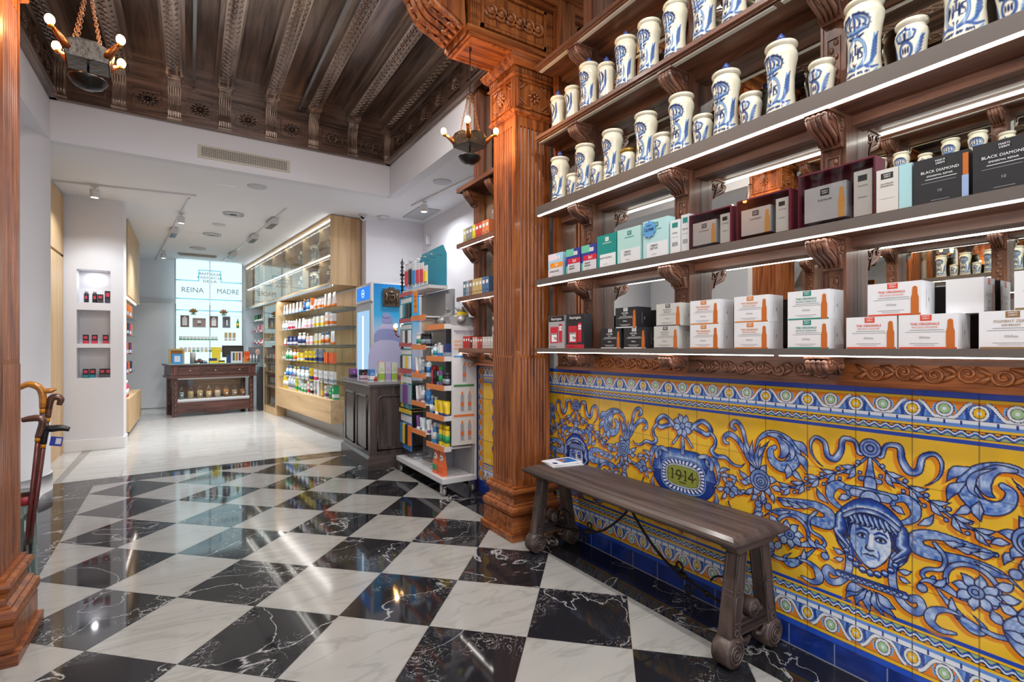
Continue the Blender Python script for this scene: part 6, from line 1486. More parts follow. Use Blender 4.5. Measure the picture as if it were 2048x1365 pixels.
# products: a few kinds of package, copied along the shelves
def pk(kind, c1, c2, h, cap='e4e4e6'):
    A = P('pack '+c1, c1, 0.4); B = P('pack '+c2, c2, 0.4); C_ = P('pack '+cap, cap, 0.4); f = MB()
    if kind == 'box': return MB().box(-0.028, 0.028, -0.024, 0.024, 0, h).box(-0.0285, 0.0285, -0.0245, 0.0245, h*0.12, h*0.38, 1).box(-0.0287, 0, -0.012, 0.012, h*0.6, h*0.8, 1), [A, B], 'carton_box'
    if kind == 'tube': return MB().lathe([(0.019, 0), (0.021, 0.004), (0.021, h*0.2)], n=14, m=1).add(*tube_shape(h)), [A, B], 'cream_tube'
    if kind == 'bottle': return MB().lathe([(0.024, 0), (0.026, 0.005), (0.026, h*0.62), (0.022, h*0.72), (0.011, h*0.78), (0.011, h*0.82)], n=16).lathe([(0.013, h*0.82), (0.013, h), (0, h)], n=12, m=2).lathe([(0.0264, h*0.15), (0.0264, h*0.5)], n=16, m=1), [A, B, C_], 'lotion_bottle'
    if kind == 'pump': return MB().lathe([(0.027, 0), (0.028, 0.005), (0.028, h*0.66), (0.012, h*0.74), (0.012, h*0.82)], n=16).lathe([(0.006, h*0.82), (0.006, h*0.95)], n=8, m=2).box(-0.035, 0.010, -0.008, 0.008, h*0.95, h, 2).lathe([(0.0284, h*0.12), (0.0284, h*0.48)], n=16, m=1), [A, B, C_], 'pump_bottle'
    return MB().lathe([(0.021, 0), (0.023, 0.004), (0.023, h*0.74), (0.018, h*0.80)], n=16).lathe([(0.019, h*0.80), (0.019, h), (0, h)], n=14, m=2).lathe([(0.0234, h*0.2), (0.0234, h*0.55)], n=16, m=1), [A, B, C_], 'spray_can'
def tube_shape(h):
    vs = []; n = 12
    for z, rx, ry in ((h*0.2, 0.021, 0.021), (h*0.6, 0.014, 0.025), (h, 0.002, 0.029)):
        for k in range(n): vs.append((rx*math.cos(2*PI*k/n), ry*math.sin(2*PI*k/n), z))
    fs = [(a*n+k, a*n+(k+1) % n, (a+1)*n+(k+1) % n, (a+1)*n+k) for a in range(2) for k in range(n)]+[tuple(2*n+k for k in range(n))]
    return vs, fs, 0, True
CN = {'box': 'carton', 'tube': 'cream tube', 'bottle': 'bottle', 'pump': 'pump bottle', 'can': 'spray can'}
CC = {'dcdde0': 'white', 'd8742c': 'orange', '3c7fc0': 'blue', 'e3c62c': 'yellow', 'c23b50': 'red', '303a6e': 'navy', 'd8a0ac': 'pink', '8c9aa8': 'grey', '2f9a5e': 'green', '1d1d22': 'black', 'b9a070': 'tan', '1f8f98': 'teal', 'e26a3a': 'bright orange', '7a4a94': 'purple', 'cfe0e8': 'pale blue'}
_pp = {}
def prod(spec, loc, rz, where, group, i, parent=None):
    kind, c1, c2, h = spec[:4]; cap = spec[4] if len(spec) > 4 else 'dcdde0'
    if spec not in _pp:
        f, ms, nm = pk(kind, c1, c2, h, cap); o = f.ob(nm, ms, base=False); _pp[spec] = o
    else: o = _pp[spec].copy(); COL.objects.link(o)
    o.location = loc; o.rotation_euler = (0, 0, rz)
    nc = CC[c1]+(' and '+CC[c2] if c2 != c1 else '')
    return tag(o, '%s %s, %s %s' % (nc, CN[kind], ORD[i], where), 'bottle' if kind in ('bottle', 'pump', 'can') else ('tube' if kind == 'tube' else 'box'), group)
WHC, ORC, BLC, YEC, RDC, NVC, PKC, GYC, GNC, BKC, TNC, TLC, BOC, PUC, PBC = 'dcdde0', 'd8742c', '3c7fc0', 'e3c62c', 'c23b50', '303a6e', 'd8a0ac', '8c9aa8', '2f9a5e', '1d1d22', 'b9a070', '1f8f98', 'e26a3a', '7a4a94', 'cfe0e8'
rows = [
 [('tube', WHC, ORC, 0.20)]*5+[('box', WHC, ORC, 0.15)]*4+[('bottle', BLC, WHC, 0.17, ORC)]+[('box', ORC, WHC, 0.19)]*1+[('bottle', PBC, BLC, 0.18, BLC)]*3+[('bottle', BLC, NVC, 0.20, ORC)]+[('tube', WHC, BLC, 0.17)]*3+[('tube', WHC, GYC, 0.18)]*9,
 [('box', WHC, ORC, 0.17)]*2+[('box', WHC, ORC, 0.20)]*2+[('box', WHC, YEC, 0.16)]*5+[('box', WHC, PKC, 0.14)]*5+[('tube', WHC, PKC, 0.17)]*5+[('box', WHC, RDC, 0.15)]*4+[('bottle', WHC, PBC, 0.17)]*4,
 [('tube', WHC, ORC, 0.19)]*2+[('bottle', WHC, ORC, 0.18, BLC)]*3+[('box', WHC, YEC, 0.17)]*3+[('box', WHC, PKC, 0.14)]*3+[('bottle', ORC, WHC, 0.18)]*1+[('bottle', WHC, NVC, 0.20)]*4+[('box', NVC, WHC, 0.15)]*5+[('tube', WHC, RDC, 0.12)]*3,
 [('box', BOC, BOC, 0.15)]*4+[('box', GYC, NVC, 0.20)]*3+[('box', YEC, NVC, 0.17)]*5+[('box', YEC, WHC, 0.14)]*3+[('bottle', WHC, ORC, 0.19, ORC)]*3+[('pump', WHC, GNC, 0.21)]*3+[('box', TNC, WHC, 0.18)]*2,
 [('box', WHC, GYC, 0.17)]*6+[('box', WHC, RDC, 0.18)]*2+[('box', YEC, NVC, 0.19)]*2+[('bottle', WHC, PBC, 0.20, BLC)]*5+[('bottle', WHC, GYC, 0.19, YEC)]*2+[('bottle', WHC, BLC, 0.20, BLC)]*4]
rn = ['top', 'second', 'third', 'fourth', 'lowest']
for r_, (z, row) in enumerate(zip(SZ, rows)):
    n = len(row); y = 0.09 if r_ in (0,) else 0.14
    st = min(0.118, 2.72/n)
    for i, sp in enumerate(row):
        prod(sp, (*UW(0.09+0.015*(i % 2), y), z), TH+rnd.uniform(-0.1, 0.1), 'from the right, %s glass shelf of oak unit' % rn[r_], 'skin care products on the glass shelves', i); y += st
low = [('box', GNC, WHC, 0.19), ('bottle', GNC, GNC, 0.18), ('box', WHC, PUC, 0.17), ('box', TNC, YEC, 0.26), ('box', WHC, WHC, 0.24), ('box', WHC, GYC, 0.22), ('box', WHC, BKC, 0.17), ('box', WHC, RDC, 0.20), ('box', WHC, GNC, 0.14), ('box', WHC, GNC, 0.14), ('box', PBC, GNC, 0.20), ('box', YEC, GNC, 0.22), ('bottle', WHC, GYC, 0.27, RDC), ('bottle', WHC, GYC, 0.27, RDC), ('bottle', WHC, GYC, 0.28, BLC), ('bottle', YEC, WHC, 0.28), ('bottle', YEC, WHC, 0.28)]
y = 0.10
for i, sp in enumerate(low):
    o = prod(sp, (*UW(0.10, y), 0.53), TH+rnd.uniform(-0.1, 0.1), 'from the right on the oak drawer box', 'packages on top of the oak drawer box', i); o.scale = (1.35, 1.35, 1.0); y += 0.162
for k, (z, c) in enumerate(((0.14, PBC), (0.518, GYC), (0.798, PBC), (1.068, WHC), (1.368, BKC), (1.638, YEC))):
    for i in range(5): prod(('box' if k % 2 else 'bottle', WHC if c != WHC else GYC, c, 0.16), (*UW(0.12, 3.08+0.17*i), z), TH, 'from the right in the display cabinet, level %s' % ['one', 'two', 'three', 'four', 'five', 'six'][k], 'items inside the tall oak display cabinet', i)
for k, (z, cs) in enumerate(((1.80, [YEC, ORC, WHC, GNC, BKC, BKC, GNC, GNC]), (1.57, [PKC, RDC, WHC, PKC, RDC, WHC, PKC, WHC]), (1.30, [WHC, RDC, WHC, PKC, RDC, WHC, GYC, WHC]))):
    for i, c in enumerate(cs): prod(('box' if k != 2 else 'pump', c, WHC if c != WHC else RDC, 0.15), (*UW(0.12, 4.05+0.16*i), z), TH, 'from the right on the %s far glass shelf' % ['top', 'middle', 'lower'][k], 'packages on the farthest glass shelves', i)
# ---------------- lit glass window with shelves on the back wall ----------------
t = thing('lit_sign_window', 'glowing glass panel with pharmacy lettering on the back wall', 'lit sign', (0.355, 12.45, 0.75))
glow = emis('backlit panel', (0.70, 0.95, 1.0), 1.25)
for k, (a, b) in enumerate(((-0.60, -0.012), (0.012, 0.60))): MB().box(a, b, 0, 0.03, 0, 2.32).ob('glass_panel', glow, t)
MB().box(-0.62, -0.60, -0.02, 0.06, 0, 2.33).box(0.60, 0.62, -0.02, 0.06, 0, 2.33).box(-0.012, 0.012, -0.03, 0.03, 0, 2.33).ob('frame', grey_metal, t)
MB().box(-0.62, 0.62, 0.0, 0.33, 2.325, 2.331).ob('top_cover', white_metal, t)
ln = P('etched line', '5f97a8', 0.6); f = MB()
def hl(x0, x1, z): f.box(x0, x1, -0.003, 0, z-0.010, z+0.010)
def vl(x, z0, z1): f.box(x-0.010, x+0.010, -0.003, 0, z0, z1)
hl(-0.60, -0.20, 1.93-0.03); hl(0.20, 0.60, 1.90); hl(-0.20, 0.20, 2.13); vl(-0.20, 1.90, 2.13); vl(0.20, 1.90, 2.13); hl(-0.60, 0.60, 1.52); hl(-0.60, 0.6, 1.28); vl(-0.30, 1.2, 1.28); vl(0.30, 1.2, 1.28)
f.ob('etched_lines', ln, t)
f = MB(); tx = P('sign lettering', '3d4a56', 0.6)
for s, x, z, h in (('ANTIGUA', 0, 2.055, 0.075), ('FARMACIA', 0, 1.975, 0.075), ('DE LA', 0, 1.90, 0.075)): put_text(f, s, h, (x, -0.0045, z), (1, 0, 0), (0, 0, 1), 0, 0.01, 1.25)
put_text(f, 'REINA', 0.15, (-0.31, -0.0045, 1.70), (1, 0, 0), (0, 0, 1), 0, 0.0, 0.95); put_text(f, 'MADRE', 0.15, (0.335, -0.0045, 1.70), (1, 0, 0), (0, 0, 1), 0, 0.0, 0.85)
f.ob('lettering', tx, t)
area('sign_glow_light', (0.36, 12.38, 2.0), 1.15, 16, (0.72, 0.94, 1.0), (R(90), 0, 0), sy=2.2)
cs = thing('glass_shelf_rack', 'glass shelves on thin posts in front of the lit sign window', 'shelves', (0.355, 12.27, 0.75))
for z in (1.93, 1.67, 1.40, 1.16): MB().box(-0.60, 0.60, -0.13, 0.11, z-0.75-0.008, z-0.75).ob('glass_shelf', shelf_glass, cs)
for x in (-0.605, 0.0, 0.605): MB().tube([(x, 0.12, 0), (x, 0.12, 1.4)], 0.008, 8).ob('post', grey_metal, cs)
MB().box(-0.62, 0.62, -0.15, 0.12, -0.74, 0.0).ob('base_cabinet', P('pale base cabinet', 'b4bcc2', 0.5), cs)
def pic(x, z, w, h, bgc, kind, label):
    f = MB().box(-w/2, w/2, -0.03, 0.03, 0, h)
    if kind == 'jar': f.box(-w*0.28, w*0.28, -0.0315, -0.03, h*0.15, h*0.82, 1).box(-w*0.12, w*0.12, -0.0315, -0.03, h*0.82, h*0.93, 1)
    elif kind == 'lamp': f.box(-w*0.13, w*0.13, -0.0315, -0.03, h*0.45, h*0.75, 1).box(-w*0.13, w*0.13, -0.0315, -0.03, h*0.25, h*0.45, 2)
    else: f.box(-w*0.2, w*0.2, -0.0315, -0.03, h*0.15, h*0.85, 2).box(-w*0.02, w*0.16, -0.032, -0.0315, h*0.2, h*0.7, 1)
    o = f.ob('diffuser_box', [P('card '+bgc, bgc, 0.5), P('card white', 'dfe0e4', 0.5), P('card amber', 'c07a4a' if kind == 'lamp' else '55565c', 0.5)]); o.location = (x, 12.27, z); tag(o, label, 'box')
pic(-0.09, 1.67, 0.15, 0.24, '7c5f56', 'jar', 'brown box picturing a white diffuser, farthest left on the lit window shelf')
pic(0.16, 1.67, 0.23, 0.19, '9c8784', 'lamp', 'wide grey brown box picturing a glowing drop, on the lit window shelf')
pic(0.42, 1.67, 0.15, 0.24, '7c5f56', 'jar', 'brown box picturing a white diffuser, right of the window mullion')
pic(0.65, 1.67, 0.14, 0.24, '6a6876', 'dark', 'violet grey box picturing a dark bottle, on the lit window shelf')
prod(('bottle', GNC, YEC, 0.20), (0.86, 12.25, 1.67), 0, 'and alone at the right end of the picture box shelf', 'small bottle on the lit window shelf', 0)['label'] = 'small green and yellow bottle at the right end of the picture box shelf'
for x, l in ((0.06, 'left'), (0.60, 'right')):
    t = thing('leaf_ornament', 'golden green leaf shaped ornament standing on the top glass shelf, %s one' % l, 'ornament', (x, 12.26, 1.93), 0, 'gilt leaf ornaments')
    gl = P('gilt leaf', 'a5713a', 0.4, 0.3); gg = P('green enamel', '3f6a48', 0.4)
    f = MB()
    for a in (20, 60, 95, 130, 165): f.tube([(0, 0, 0.05), (0.05*math.cos(R(a)), -0.01, 0.05+0.055*math.sin(R(a))), (0.085*math.cos(R(a)), 0, 0.05+0.085*math.sin(R(a)))], [0.012, 0.022, 0.004], 8)
    f.ob('leaf_lobes', gl, t); MB().lathe([(0.05, 0), (0.05, 0.01), (0.02, 0.03), (0.026, 0.06), (0, 0.075)], n=16).ob('stand', gg, t)
i = 0
for k in range(11): prod(('box', WHC, GNC, 0.085), (-0.16+0.062*k, 12.22, 1.40), 0, 'from the left on the third shelf of the lit window', 'low white cartons on the lit window shelves', k)
for k in range(3): prod(('box', TNC, WHC, 0.17), (0.64+0.075*k, 12.22, 1.40), 0, 'of the tall ones on the third lit window shelf', 'tall beige cartons on the lit window shelf', k)
for k in range(13): prod(('box', WHC, (GNC, PBC, YEC, GNC)[k % 4], 0.10), (-0.15+0.072*k, 12.22, 1.16), 0, 'from the left on the lowest lit window shelf', 'white cartons on the lowest lit window shelf', k)

# ---------------- old carved counter with glass front ----------------
CR = R(11.2); cosr, sinr = math.cos(CR), math.sin(CR)
def CW(x, y): return (-0.26+cosr*x-sinr*y, 10.86+sinr*x+cosr*y)
KX, KZ = WK('x'), WK('z')
t = thing('vitrine_counter', 'dark carved shop counter with three drawers and a lit glass front', 'counter', (-0.26, 10.86, 0), CR)
W_, D_ = 1.34, 0.60
MB().box(-0.07, W_+0.07, -0.07, D_+0.04, 0.945, 0.962).ob('glass_top', P('green glass top', '7f9c98', 0.1, coat=0.5), t)
MB().box(-0.06, W_+0.06, -0.06, D_+0.03, 0.92, 0.945).box(-0.03, W_+0.03, -0.03, D_, 0.74, 0.92).box(-0.05, W_+0.05, -0.05, D_+0.02, 0.70, 0.74).ob('carved_apron', KX, t)
for k in range(3):
    x0 = 0.09+k*0.41
    d = MB().box(x0, x0+0.33, -0.042, -0.03, 0.762, 0.905)
    for q in range(7): d.tube([(x0+0.03+q*0.045+a, -0.044, 0.833+b) for a, b in spiral(0, 0, 0.030, 0.008, R(90*q), 1.3, 12)], 0.005, 5)
    d.box(x0-0.008, x0+0.338, -0.038, -0.03, 0.752, 0.762).box(x0-0.008, x0+0.338, -0.038, -0.03, 0.905, 0.915)
    dd = d.ob('drawer', KX, t)
    kn = MB().ball((x0+0.165, -0.058, 0.833), 0.014, n=10, k=8).ob('knob', P('pale knob', 'b5a890', 0.4), dd); kn.location -= dd.location
for k in range(4): MB().box(0.005+k*0.41, 0.07+k*0.41, -0.048, -0.03, 0.755, 0.915).ob('apron_block', KZ, t)
for (x, y) in ((0.0, 0.0), (W_-0.075, 0.0), (0.0, D_-0.08), (W_-0.075, D_-0.08)):
    f = MB().box(x, x+0.075, y, y+0.075, 0, 0.70)
    for q in range(6): f.ball((x+0.0375, y, 0.10+0.1*q), 0.024, n=8, k=6, sc3=(1, 0.5, 1.4))
    f.ob('leg', KZ, t)
MB().box(0.075, W_-0.075, 0.01, D_, 0.06, 0.26).box(0.5, W_-0.5, 0.005, 0.03, 0.03, 0.07).ob('base_panel', KX, t)
MB().box(0.075, W_-0.075, D_-0.03, D_, 0.26, 0.70).ob('back_board', KX, t)
MB().box(0.075, W_-0.075, 0.0, D_-0.03, 0.26, 0.285).box(0.075, W_-0.075, 0.0, 0.012, 0.26, 0.315).box(0.075, W_-0.075, 0.0, 0.012, 0.672, 0.70).ob('white_rail', P('white rail', 'cfd0d4', 0.4), t)
MB().box(0.10, W_-0.10, 0.03, 0.045, 0.688, 0.698).ob('led_strip', led2, t)
MB().box(0.078, 0.66, 0.008, 0.012, 0.315, 0.672).box(0.66, W_-0.078, 0.014, 0.018, 0.315, 0.672).ob('glass_front', glass_mat, t)
hb = ['8a9aa0', 'c2ab7c', 'b59a6a', 'cfa877', 'cdb596', 'a4713f', '9a8468', '9c6644']; hn = ['pale grey', 'dried straw coloured', 'straw coloured and dark', 'dried root coloured', 'pale chopped', 'amber brown', 'mixed brown', 'reddish brown']
jg = glassy('jar glass', (0.99, 0.99, 0.99), 0.0)
area('vitrine_led_light', (*CW(0.67, 0.06), 0.68), 1.1, 3.0, (1, 0.97, 0.93), (0, 0, CR), sy=0.03)
jr = None
for k in range(8):
    x = 0.155+0.147*k; loc = (*CW(x, 0.13), 0.285)
    t = thing('glass_jar', 'glass herb jar with %s contents, %s from the left in the counter' % (hn[k], ORD[k]), 'jar', loc, CR, 'glass herb jars in the carved counter')
    r = 0.050 if k else 0.042
    MB().lathe([(0.0, 0), (r*0.7, 0), (r*0.75, 0.006), (r, 0.06), (r, 0.16), (r*0.7, 0.185), (r*0.72, 0.19)], n=18).ob('jar_glass', jg, t)
    MB().lathe([(0, 0.006), (r*0.68, 0.008), (r*0.93, 0.06), (r*0.93, 0.14+0.01*(k % 3)), (r*0.5, 0.152+0.01*(k % 3)), (0, 0.15)], n=14).ob('herbs', P('herbs '+hb[k], hb[k], 0.8, var=0.45, scale=70, bump=0.8), t)
    MB().lathe([(r*0.72, 0.19), (r*0.80, 0.195), (r*0.5, 0.215), (0.008, 0.222), (0.016, 0.24), (0.008, 0.256), (0, 0.257)], n=16).ob('lid', jg, t)
    if k in (0, 2, 3, 5, 6, 7): MB().lathe([(0.018, 0), (0, 0.0006)], n=14, M=Matrix.Translation((0, -r-0.001, 0.09)) @ Matrix.Rotation(R(90), 4, 'X')).ob('label', P('jar label', 'a89c88' if k not in (0, 7) else 'cfd0d0', 0.6), t)
ZC = 0.9625
def onc(f, name, mats, x, y, label, cat, rz=0, group=None):
    o = f.ob(name, mats, base=False); o.location = (*CW(x, y), ZC); o.rotation_euler = (0, 0, CR+rz); return tag(o, label, cat, group)
f = MB().box(0, 0.24, 0, 0.02, 0, 0.025).box(0, 0.24, 0, 0.02, 0.235, 0.27).box(0, 0.03, 0, 0.02, 0.025, 0.235).box(0.21, 0.24, 0, 0.02, 0.025, 0.235).box(0.03, 0.21, 0.012, 0.02, 0.025, 0.235, 1)
onc(f, 'wicker_frame', [P('straw', 'b79a5e', 0.8, var=0.3, scale=60, bump=0.6), P('brown inside', '8c6234', 0.7)], -0.02, 0.22, 'straw coloured frame standing at the left end of the carved counter', 'frame')
f = MB().box(0, 0.16, 0, 0.006, 0, 0.175).box(0.035, 0.125, -0.001, 0, 0.03, 0.14, 1); onc(f, 'payment_sign', [P('sign sky blue', '2f86d0', 0.4), P('sign paper', 'c4cad2', 0.5)], 0.0, 0.06, 'bright blue framed card sign at the left end of the carved counter', 'sign')
onc(MB().lathe([(0.045, 0), (0.045, 0.20), (0.040, 0.20), (0.040, 0.01), (0, 0.01)], n=24), 'cylinder_vase', P('warm grey', '8f8c8a', 0.5), 0.34, 0.15, 'plain grey cylinder on the carved counter beside the straw frame', 'vase')
f = MB()
for k, (a, b, c, r) in enumerate(((0, 0, 0.03, 0.035), (0.07, 0.01, 0.03, 0.04), (0.12, 0, 0.025, 0.03), (0.05, 0.03, 0.06, 0.03))): f.ball((a, b, c), r, n=9, k=6, sc3=(1.2, 1, 0.85))
onc(f, 'leather_pouch', P('brown leather', '4e322c', 0.5, bump=0.5), 0.40, 0.12, 'dark brown crumpled pouch on the carved counter', 'pouch')
def cbx(x, w, h, c1, c2, label, rz=0): 
    f = MB().box(0, w, 0, 0.08, 0, h).box(-0.0005, w+0.0005, -0.0008, 0.0805, 0, h*0.45, 1); onc(f, 'counter_box', [P('pack '+c1, c1, 0.4), P('pack '+c2, c2, 0.4)], x, 0.08, label, 'box', rz)
cbx(0.60, 0.12, 0.09, NVC, YEC, 'navy and yellow box at the middle of the carved counter'); cbx(0.765, 0.09, 0.045, BKC, YEC, 'low black and yellow box on the carved counter'); cbx(0.49, 0.07, 0.04, GYC, NVC, 'low grey blue box between the brown pouch and navy box')
cbx(0.90, 0.07, 0.15, NVC, NVC, 'upright navy box beside the white brochure rack')
f = MB().box(0, 0.21, 0, 0.02, 0, 0.215)
for k, c in enumerate((1, 2, 3)): f.box(0.03+0.055*k, 0.065+0.055*k, -0.001, 0, 0.04, 0.19, c)
onc(f, 'brochure_rack', [P('rack white', 'd2d3d6', 0.4), P('strip green', '3a5a4a', 0.5), P('strip amber', 'b07c2c', 0.5), P('strip red', '9c3434', 0.5)], 0.955, 0.05, 'white brochure rack with green, amber and red strips on the carved counter', 'rack', R(8))
f = MB().box(0, 0.10, 0, 0.03, 0, 0.22).box(0.01, 0.09, -0.001, 0, 0.13, 0.20, 1); f.ball((0.065, -0.01, 0.07), 0.03, 1, 12, 8, (1, 0.3, 1))
onc(f, 'orange_display', [P('orange tan card', 'c87c3c', 0.5), P('vivid red orange', 'e0482c', 0.4)], 1.19, 0.07, 'tan and orange display card on the carved counter', 'display')
f = MB().box(-0.02, 0.19, 0.03, 0.04, 0, 0.30)
f.ball((0.15, 0.028, 0.20), 0.055, 1, 14, 10, (0.85, 0.1, 1.15))
onc(f, 'poster_stand', [P('grey display card', '77787e', 0.5), P('skin print', 'c9a595', 0.5)], 1.30, 0.07, 'grey counter display with a printed face', 'display')
for k in range(3): onc(MB().lathe([(0.022, 0), (0.024, 0.11), (0.012, 0.12), (0.012, 0.15), (0, 0.15)], n=14), 'silver_bottle', P('silver bottle', 'a6a8ac', 0.3, 0.5), 1.30+0.055*k, 0.03, 'silver grey bottle, %s of three before the printed face display' % ('left', 'middle', 'right')[k], 'bottle', 0, 'silver bottles on the counter')
t = thing('computer_monitor', 'dark flat monitor seen from behind on the carved counter', 'monitor', (*CW(1.08, 0.40), ZC), CR)
MB().box(-0.19, 0.19, -0.01, 0.02, 0.10, 0.33).box(-0.17, 0.17, -0.025, -0.01, 0.14, 0.29).ob('back_shell', P('dark shell', '3c3836', 0.5), t); MB().box(-0.03, 0.03, -0.01, 0.02, 0.01, 0.12).box(-0.10, 0.10, -0.06, 0.07, 0, 0.012).ob('stand', P('dark shell', '3c3836', 0.5), t); MB().box(-0.19, 0.19, -0.02, 0.025, 0.328, 0.336).ob('top_edge', white_metal, t)
f = MB(); f.fr((-0.07, 0.07, -0.05, 0.05, 0), (-0.075, 0.075, -0.03, 0.03, 0.30)); o = f.ob('shopping_bag', P('yellow bag', 'd9c52c', 0.5)); o.location = (0.72, 12.13, 0.98-0.0); tag(o, 'bright yellow bag standing behind the counter before the lit window', 'bag'); o.location = (*CW(0.80, 0.47), ZC)
t = thing('computer_tower', 'black box with small lights between counter and glass cabinet', 'computer', (1.24, 11.35, 0)); MB().box(-0.09, 0.09, -0.2, 0.2, 0, 0.86).ob('case', black_plastic, t); MB().lathe([(0.008, 0), (0, 0.002)], n=10, M=Matrix.Translation((0, -0.2005, 0.7)) @ Matrix.Rotation(R(90), 4, 'X')).ob('power_light', emis('small blue lamp', (0.2, 0.4, 1), 3), t)

# ---------------- niche products ----------------
def nb(x, z, kind, n, red, tall=0.085):
    dk = P('near black pack', '202024', 0.4); rd = P('pack '+red, red, 0.4)
    if kind == 'bottle': o = MB().lathe([(0.024, 0), (0.024, 0.11), (0.014, 0.125)], n=16).lathe([(0.016, 0.125), (0.016, 0.165), (0, 0.168)], n=14, m=2).box(-0.012, 0.012, -0.025, -0.0235, 0.05, 0.085, 1).ob('black_bottle', [dk, rd, P('pack white', 'dcdde0', 0.4)])
    else: o = MB().box(-0.027, 0.027, -0.02, 0.02, 0, tall*1.3).box(-0.0275, 0.0275, -0.0205, 0.0205, 0.0, tall*0.45, 1).box(-0.018, 0.018, -0.0208, -0.02, tall*0.7, tall*1.1, 2).ob('black_box', [dk if True else dk, rd, P('pack c23b50', 'c23b50', 0.4)])
    o.location = (x, 8.02, z); tag(o, n, 'bottle' if kind == 'bottle' else 'box')
nb(-1.07, 1.80, 'bottle', 'black white capped bottle, leftmost in the top niche', 'c23b50'); nb(-0.99, 1.80, 'bottle', 'black white capped bottle, right one in the top niche', 'c23b50')
nb(-0.935, 1.80, 'box', 'small black box in the top niche beside the bottles', '3a3a40'); nb(-0.865, 1.80, 'box', 'tall black box at the right end of the top niche', '3a3a40', 0.12)
for k, x in enumerate((-1.075, -0.99, -0.885)): nb(x, 1.30, 'box', 'black box with red foot in the middle niche, %s of three' % ('left', 'middle', 'right')[k], 'c23b50')
for k, x in enumerate((-1.075, -1.01, -0.915, -0.86)): nb(x, 0.88, 'box', 'black box in the lowest niche, %s from the left' % ORD[k], '2a7f8c' if k < 2 else '55565c')
for z in (2.19,): area('niche_light', (-0.99, 8.03, z), 0.05, 0.8, (1, 1, 1))

# ---------------- oak unit on the left, behind the pier ----------------
t = thing('oak_side_unit', 'oak wall unit with shelves partly hidden behind the niche pier', 'wall unit', (-1.0, 8.9, 0))
MB().box(-0.28, 0.26, 0, 2.0, 2.0, 3.06).ob('upper_box', OZ, t); MB().box(-0.28, 0.28, 0, 2.0, 0.06, 0.53).ob('lower_box', OZ, t); MB().box(-0.28, -0.25, 0, 2.0, 0.53, 2.0).ob('back_panel', OZ, t)
MB().box(0.20, 0.215, 0.02, 1.98, 1.985, 1.998).ob('led_strip', led2, t)
for z in (0.86, 1.15, 1.44, 1.72): MB().box(-0.25, 0.22, 0.0, 2.0, z-0.008, z).ob('glass_shelf', shelf_glass, t)
for k, z in enumerate((0.86, 1.15, 1.44, 1.72)):
    for i in range(6): prod(('box', (BKC, NVC, RDC, ORC)[(k+i) % 4] if k < 3 else ORC, (WHC, GYC)[i % 2], 0.18), (-0.80, 8.97+0.2*i, z), 0, 'from the front, %s shelf of oak side unit' % ('lowest', 'second', 'third', 'top')[k], 'packages in the oak side unit', i)
for i in range(4): prod(('bottle', RDC, WHC, 0.24, 'e4e4e6'), (-0.79, 8.97+0.13*i, 0.53), 0, 'from the front on the oak side unit base', 'red bottles on the oak side unit base', i)

# ---------------- drinks fridge ----------------
t = thing('display_fridge', 'tall white fridge with glowing door and blue printed side', 'fridge', (2.22, 6.53, 0))
MB().box(-0.31, 0.31, -0.33, 0.33, 0.05, 2.07).ob('body', P('fridge white', 'c2c5cb', 0.35), t); MB().box(-0.28, 0.28, -0.30, 0.30, 0, 0.05).ob('base', black_plastic, t)
f = MB().box(-0.335, -0.31, -0.33, 0.33, 0.16, 1.80)
f.ob('door_frame', P('fridge door grey', 'a9aeb6', 0.35), t)
MB().box(-0.3365, -0.335, -0.27, 0.27, 0.25, 1.72).ob('door_glass', emis('cold fridge glow', (0.45, 0.72, 1.0), 0.9), t); MB().box(-0.339, -0.3365, -0.02, 0.02, 0.3, 1.66).ob('light_tube', emis('fridge tube', (0.8, 0.92, 1.0), 4.0), t)
MB().box(-0.335, -0.31, -0.33, 0.33, 1.83, 2.06).ob('header_frame', P('fridge white', 'c2c5cb', 0.35), t)
MB().box(-0.3365, -0.335, -0.29, 0.29, 1.86, 2.03).ob('header_sign', emis('header blue', (0.05, 0.25, 0.85), 1.1), t)
f = MB().tube([(-0.3375, 0.05*math.cos(a), 1.945+0.05*math.sin(a)) for a in [2*PI*k/16 for k in range(16)]], 0.006, 5, closed=True); f.box(-0.339, -0.337, -0.03, 0.03, 1.935, 1.955); f.ob('header_emblem', emis('emblem pale', (0.6, 0.8, 1.0), 1.2), t)
m = bpy.data.materials.new('printed sky poster'); m.use_nodes = True; nt = m.node_tree
tc_ = nt.nodes.new('ShaderNodeTexCoord'); sp_ = nt.nodes.new('ShaderNodeSeparateXYZ'); cr = nt.nodes.new('ShaderNodeValToRGB'); nt.links.new(tc_.outputs['Generated'], sp_.inputs[0]); nt.links.new(sp_.outputs[2], cr.inputs[0]); nt.links.new(cr.outputs[0], nt.nodes['Principled BSDF'].inputs['Base Color'])
e = cr.color_ramp.elements; e[0].position = 0.0; e[0].color = (*hx('2f68c8'), 1); e[1].position = 1.0; e[1].color = (*hx('0a74b8'), 1)
for p_, c in ((0.35, '8f9fd8'), (0.62, 'b9c6d8'), (0.80, '2f9ad0')): q = e.new(p_); q.color = (*hx(c), 1)
nt.nodes['Principled BSDF'].inputs['Roughness'].default_value = 0.4
MB().box(-0.30, 0.30, -0.3315, -0.33, 0.08, 2.05).ob('side_poster', m, t)
f = MB(); pv = P('poster violet', '8088b8', 0.4); pp_ = P('poster pale violet', 'a9aacb', 0.4)
def blob(cx, cz, rx, rz_, mm, y): f.prism([(cx+rx*math.copysign(abs(math.cos(a))**0.7, math.cos(a)), cz+rz_*math.copysign(abs(math.sin(a))**0.7, math.sin(a))) for a in [2*PI*k/24 for k in range(24)]], y-0.0006, y, 'y', mm)
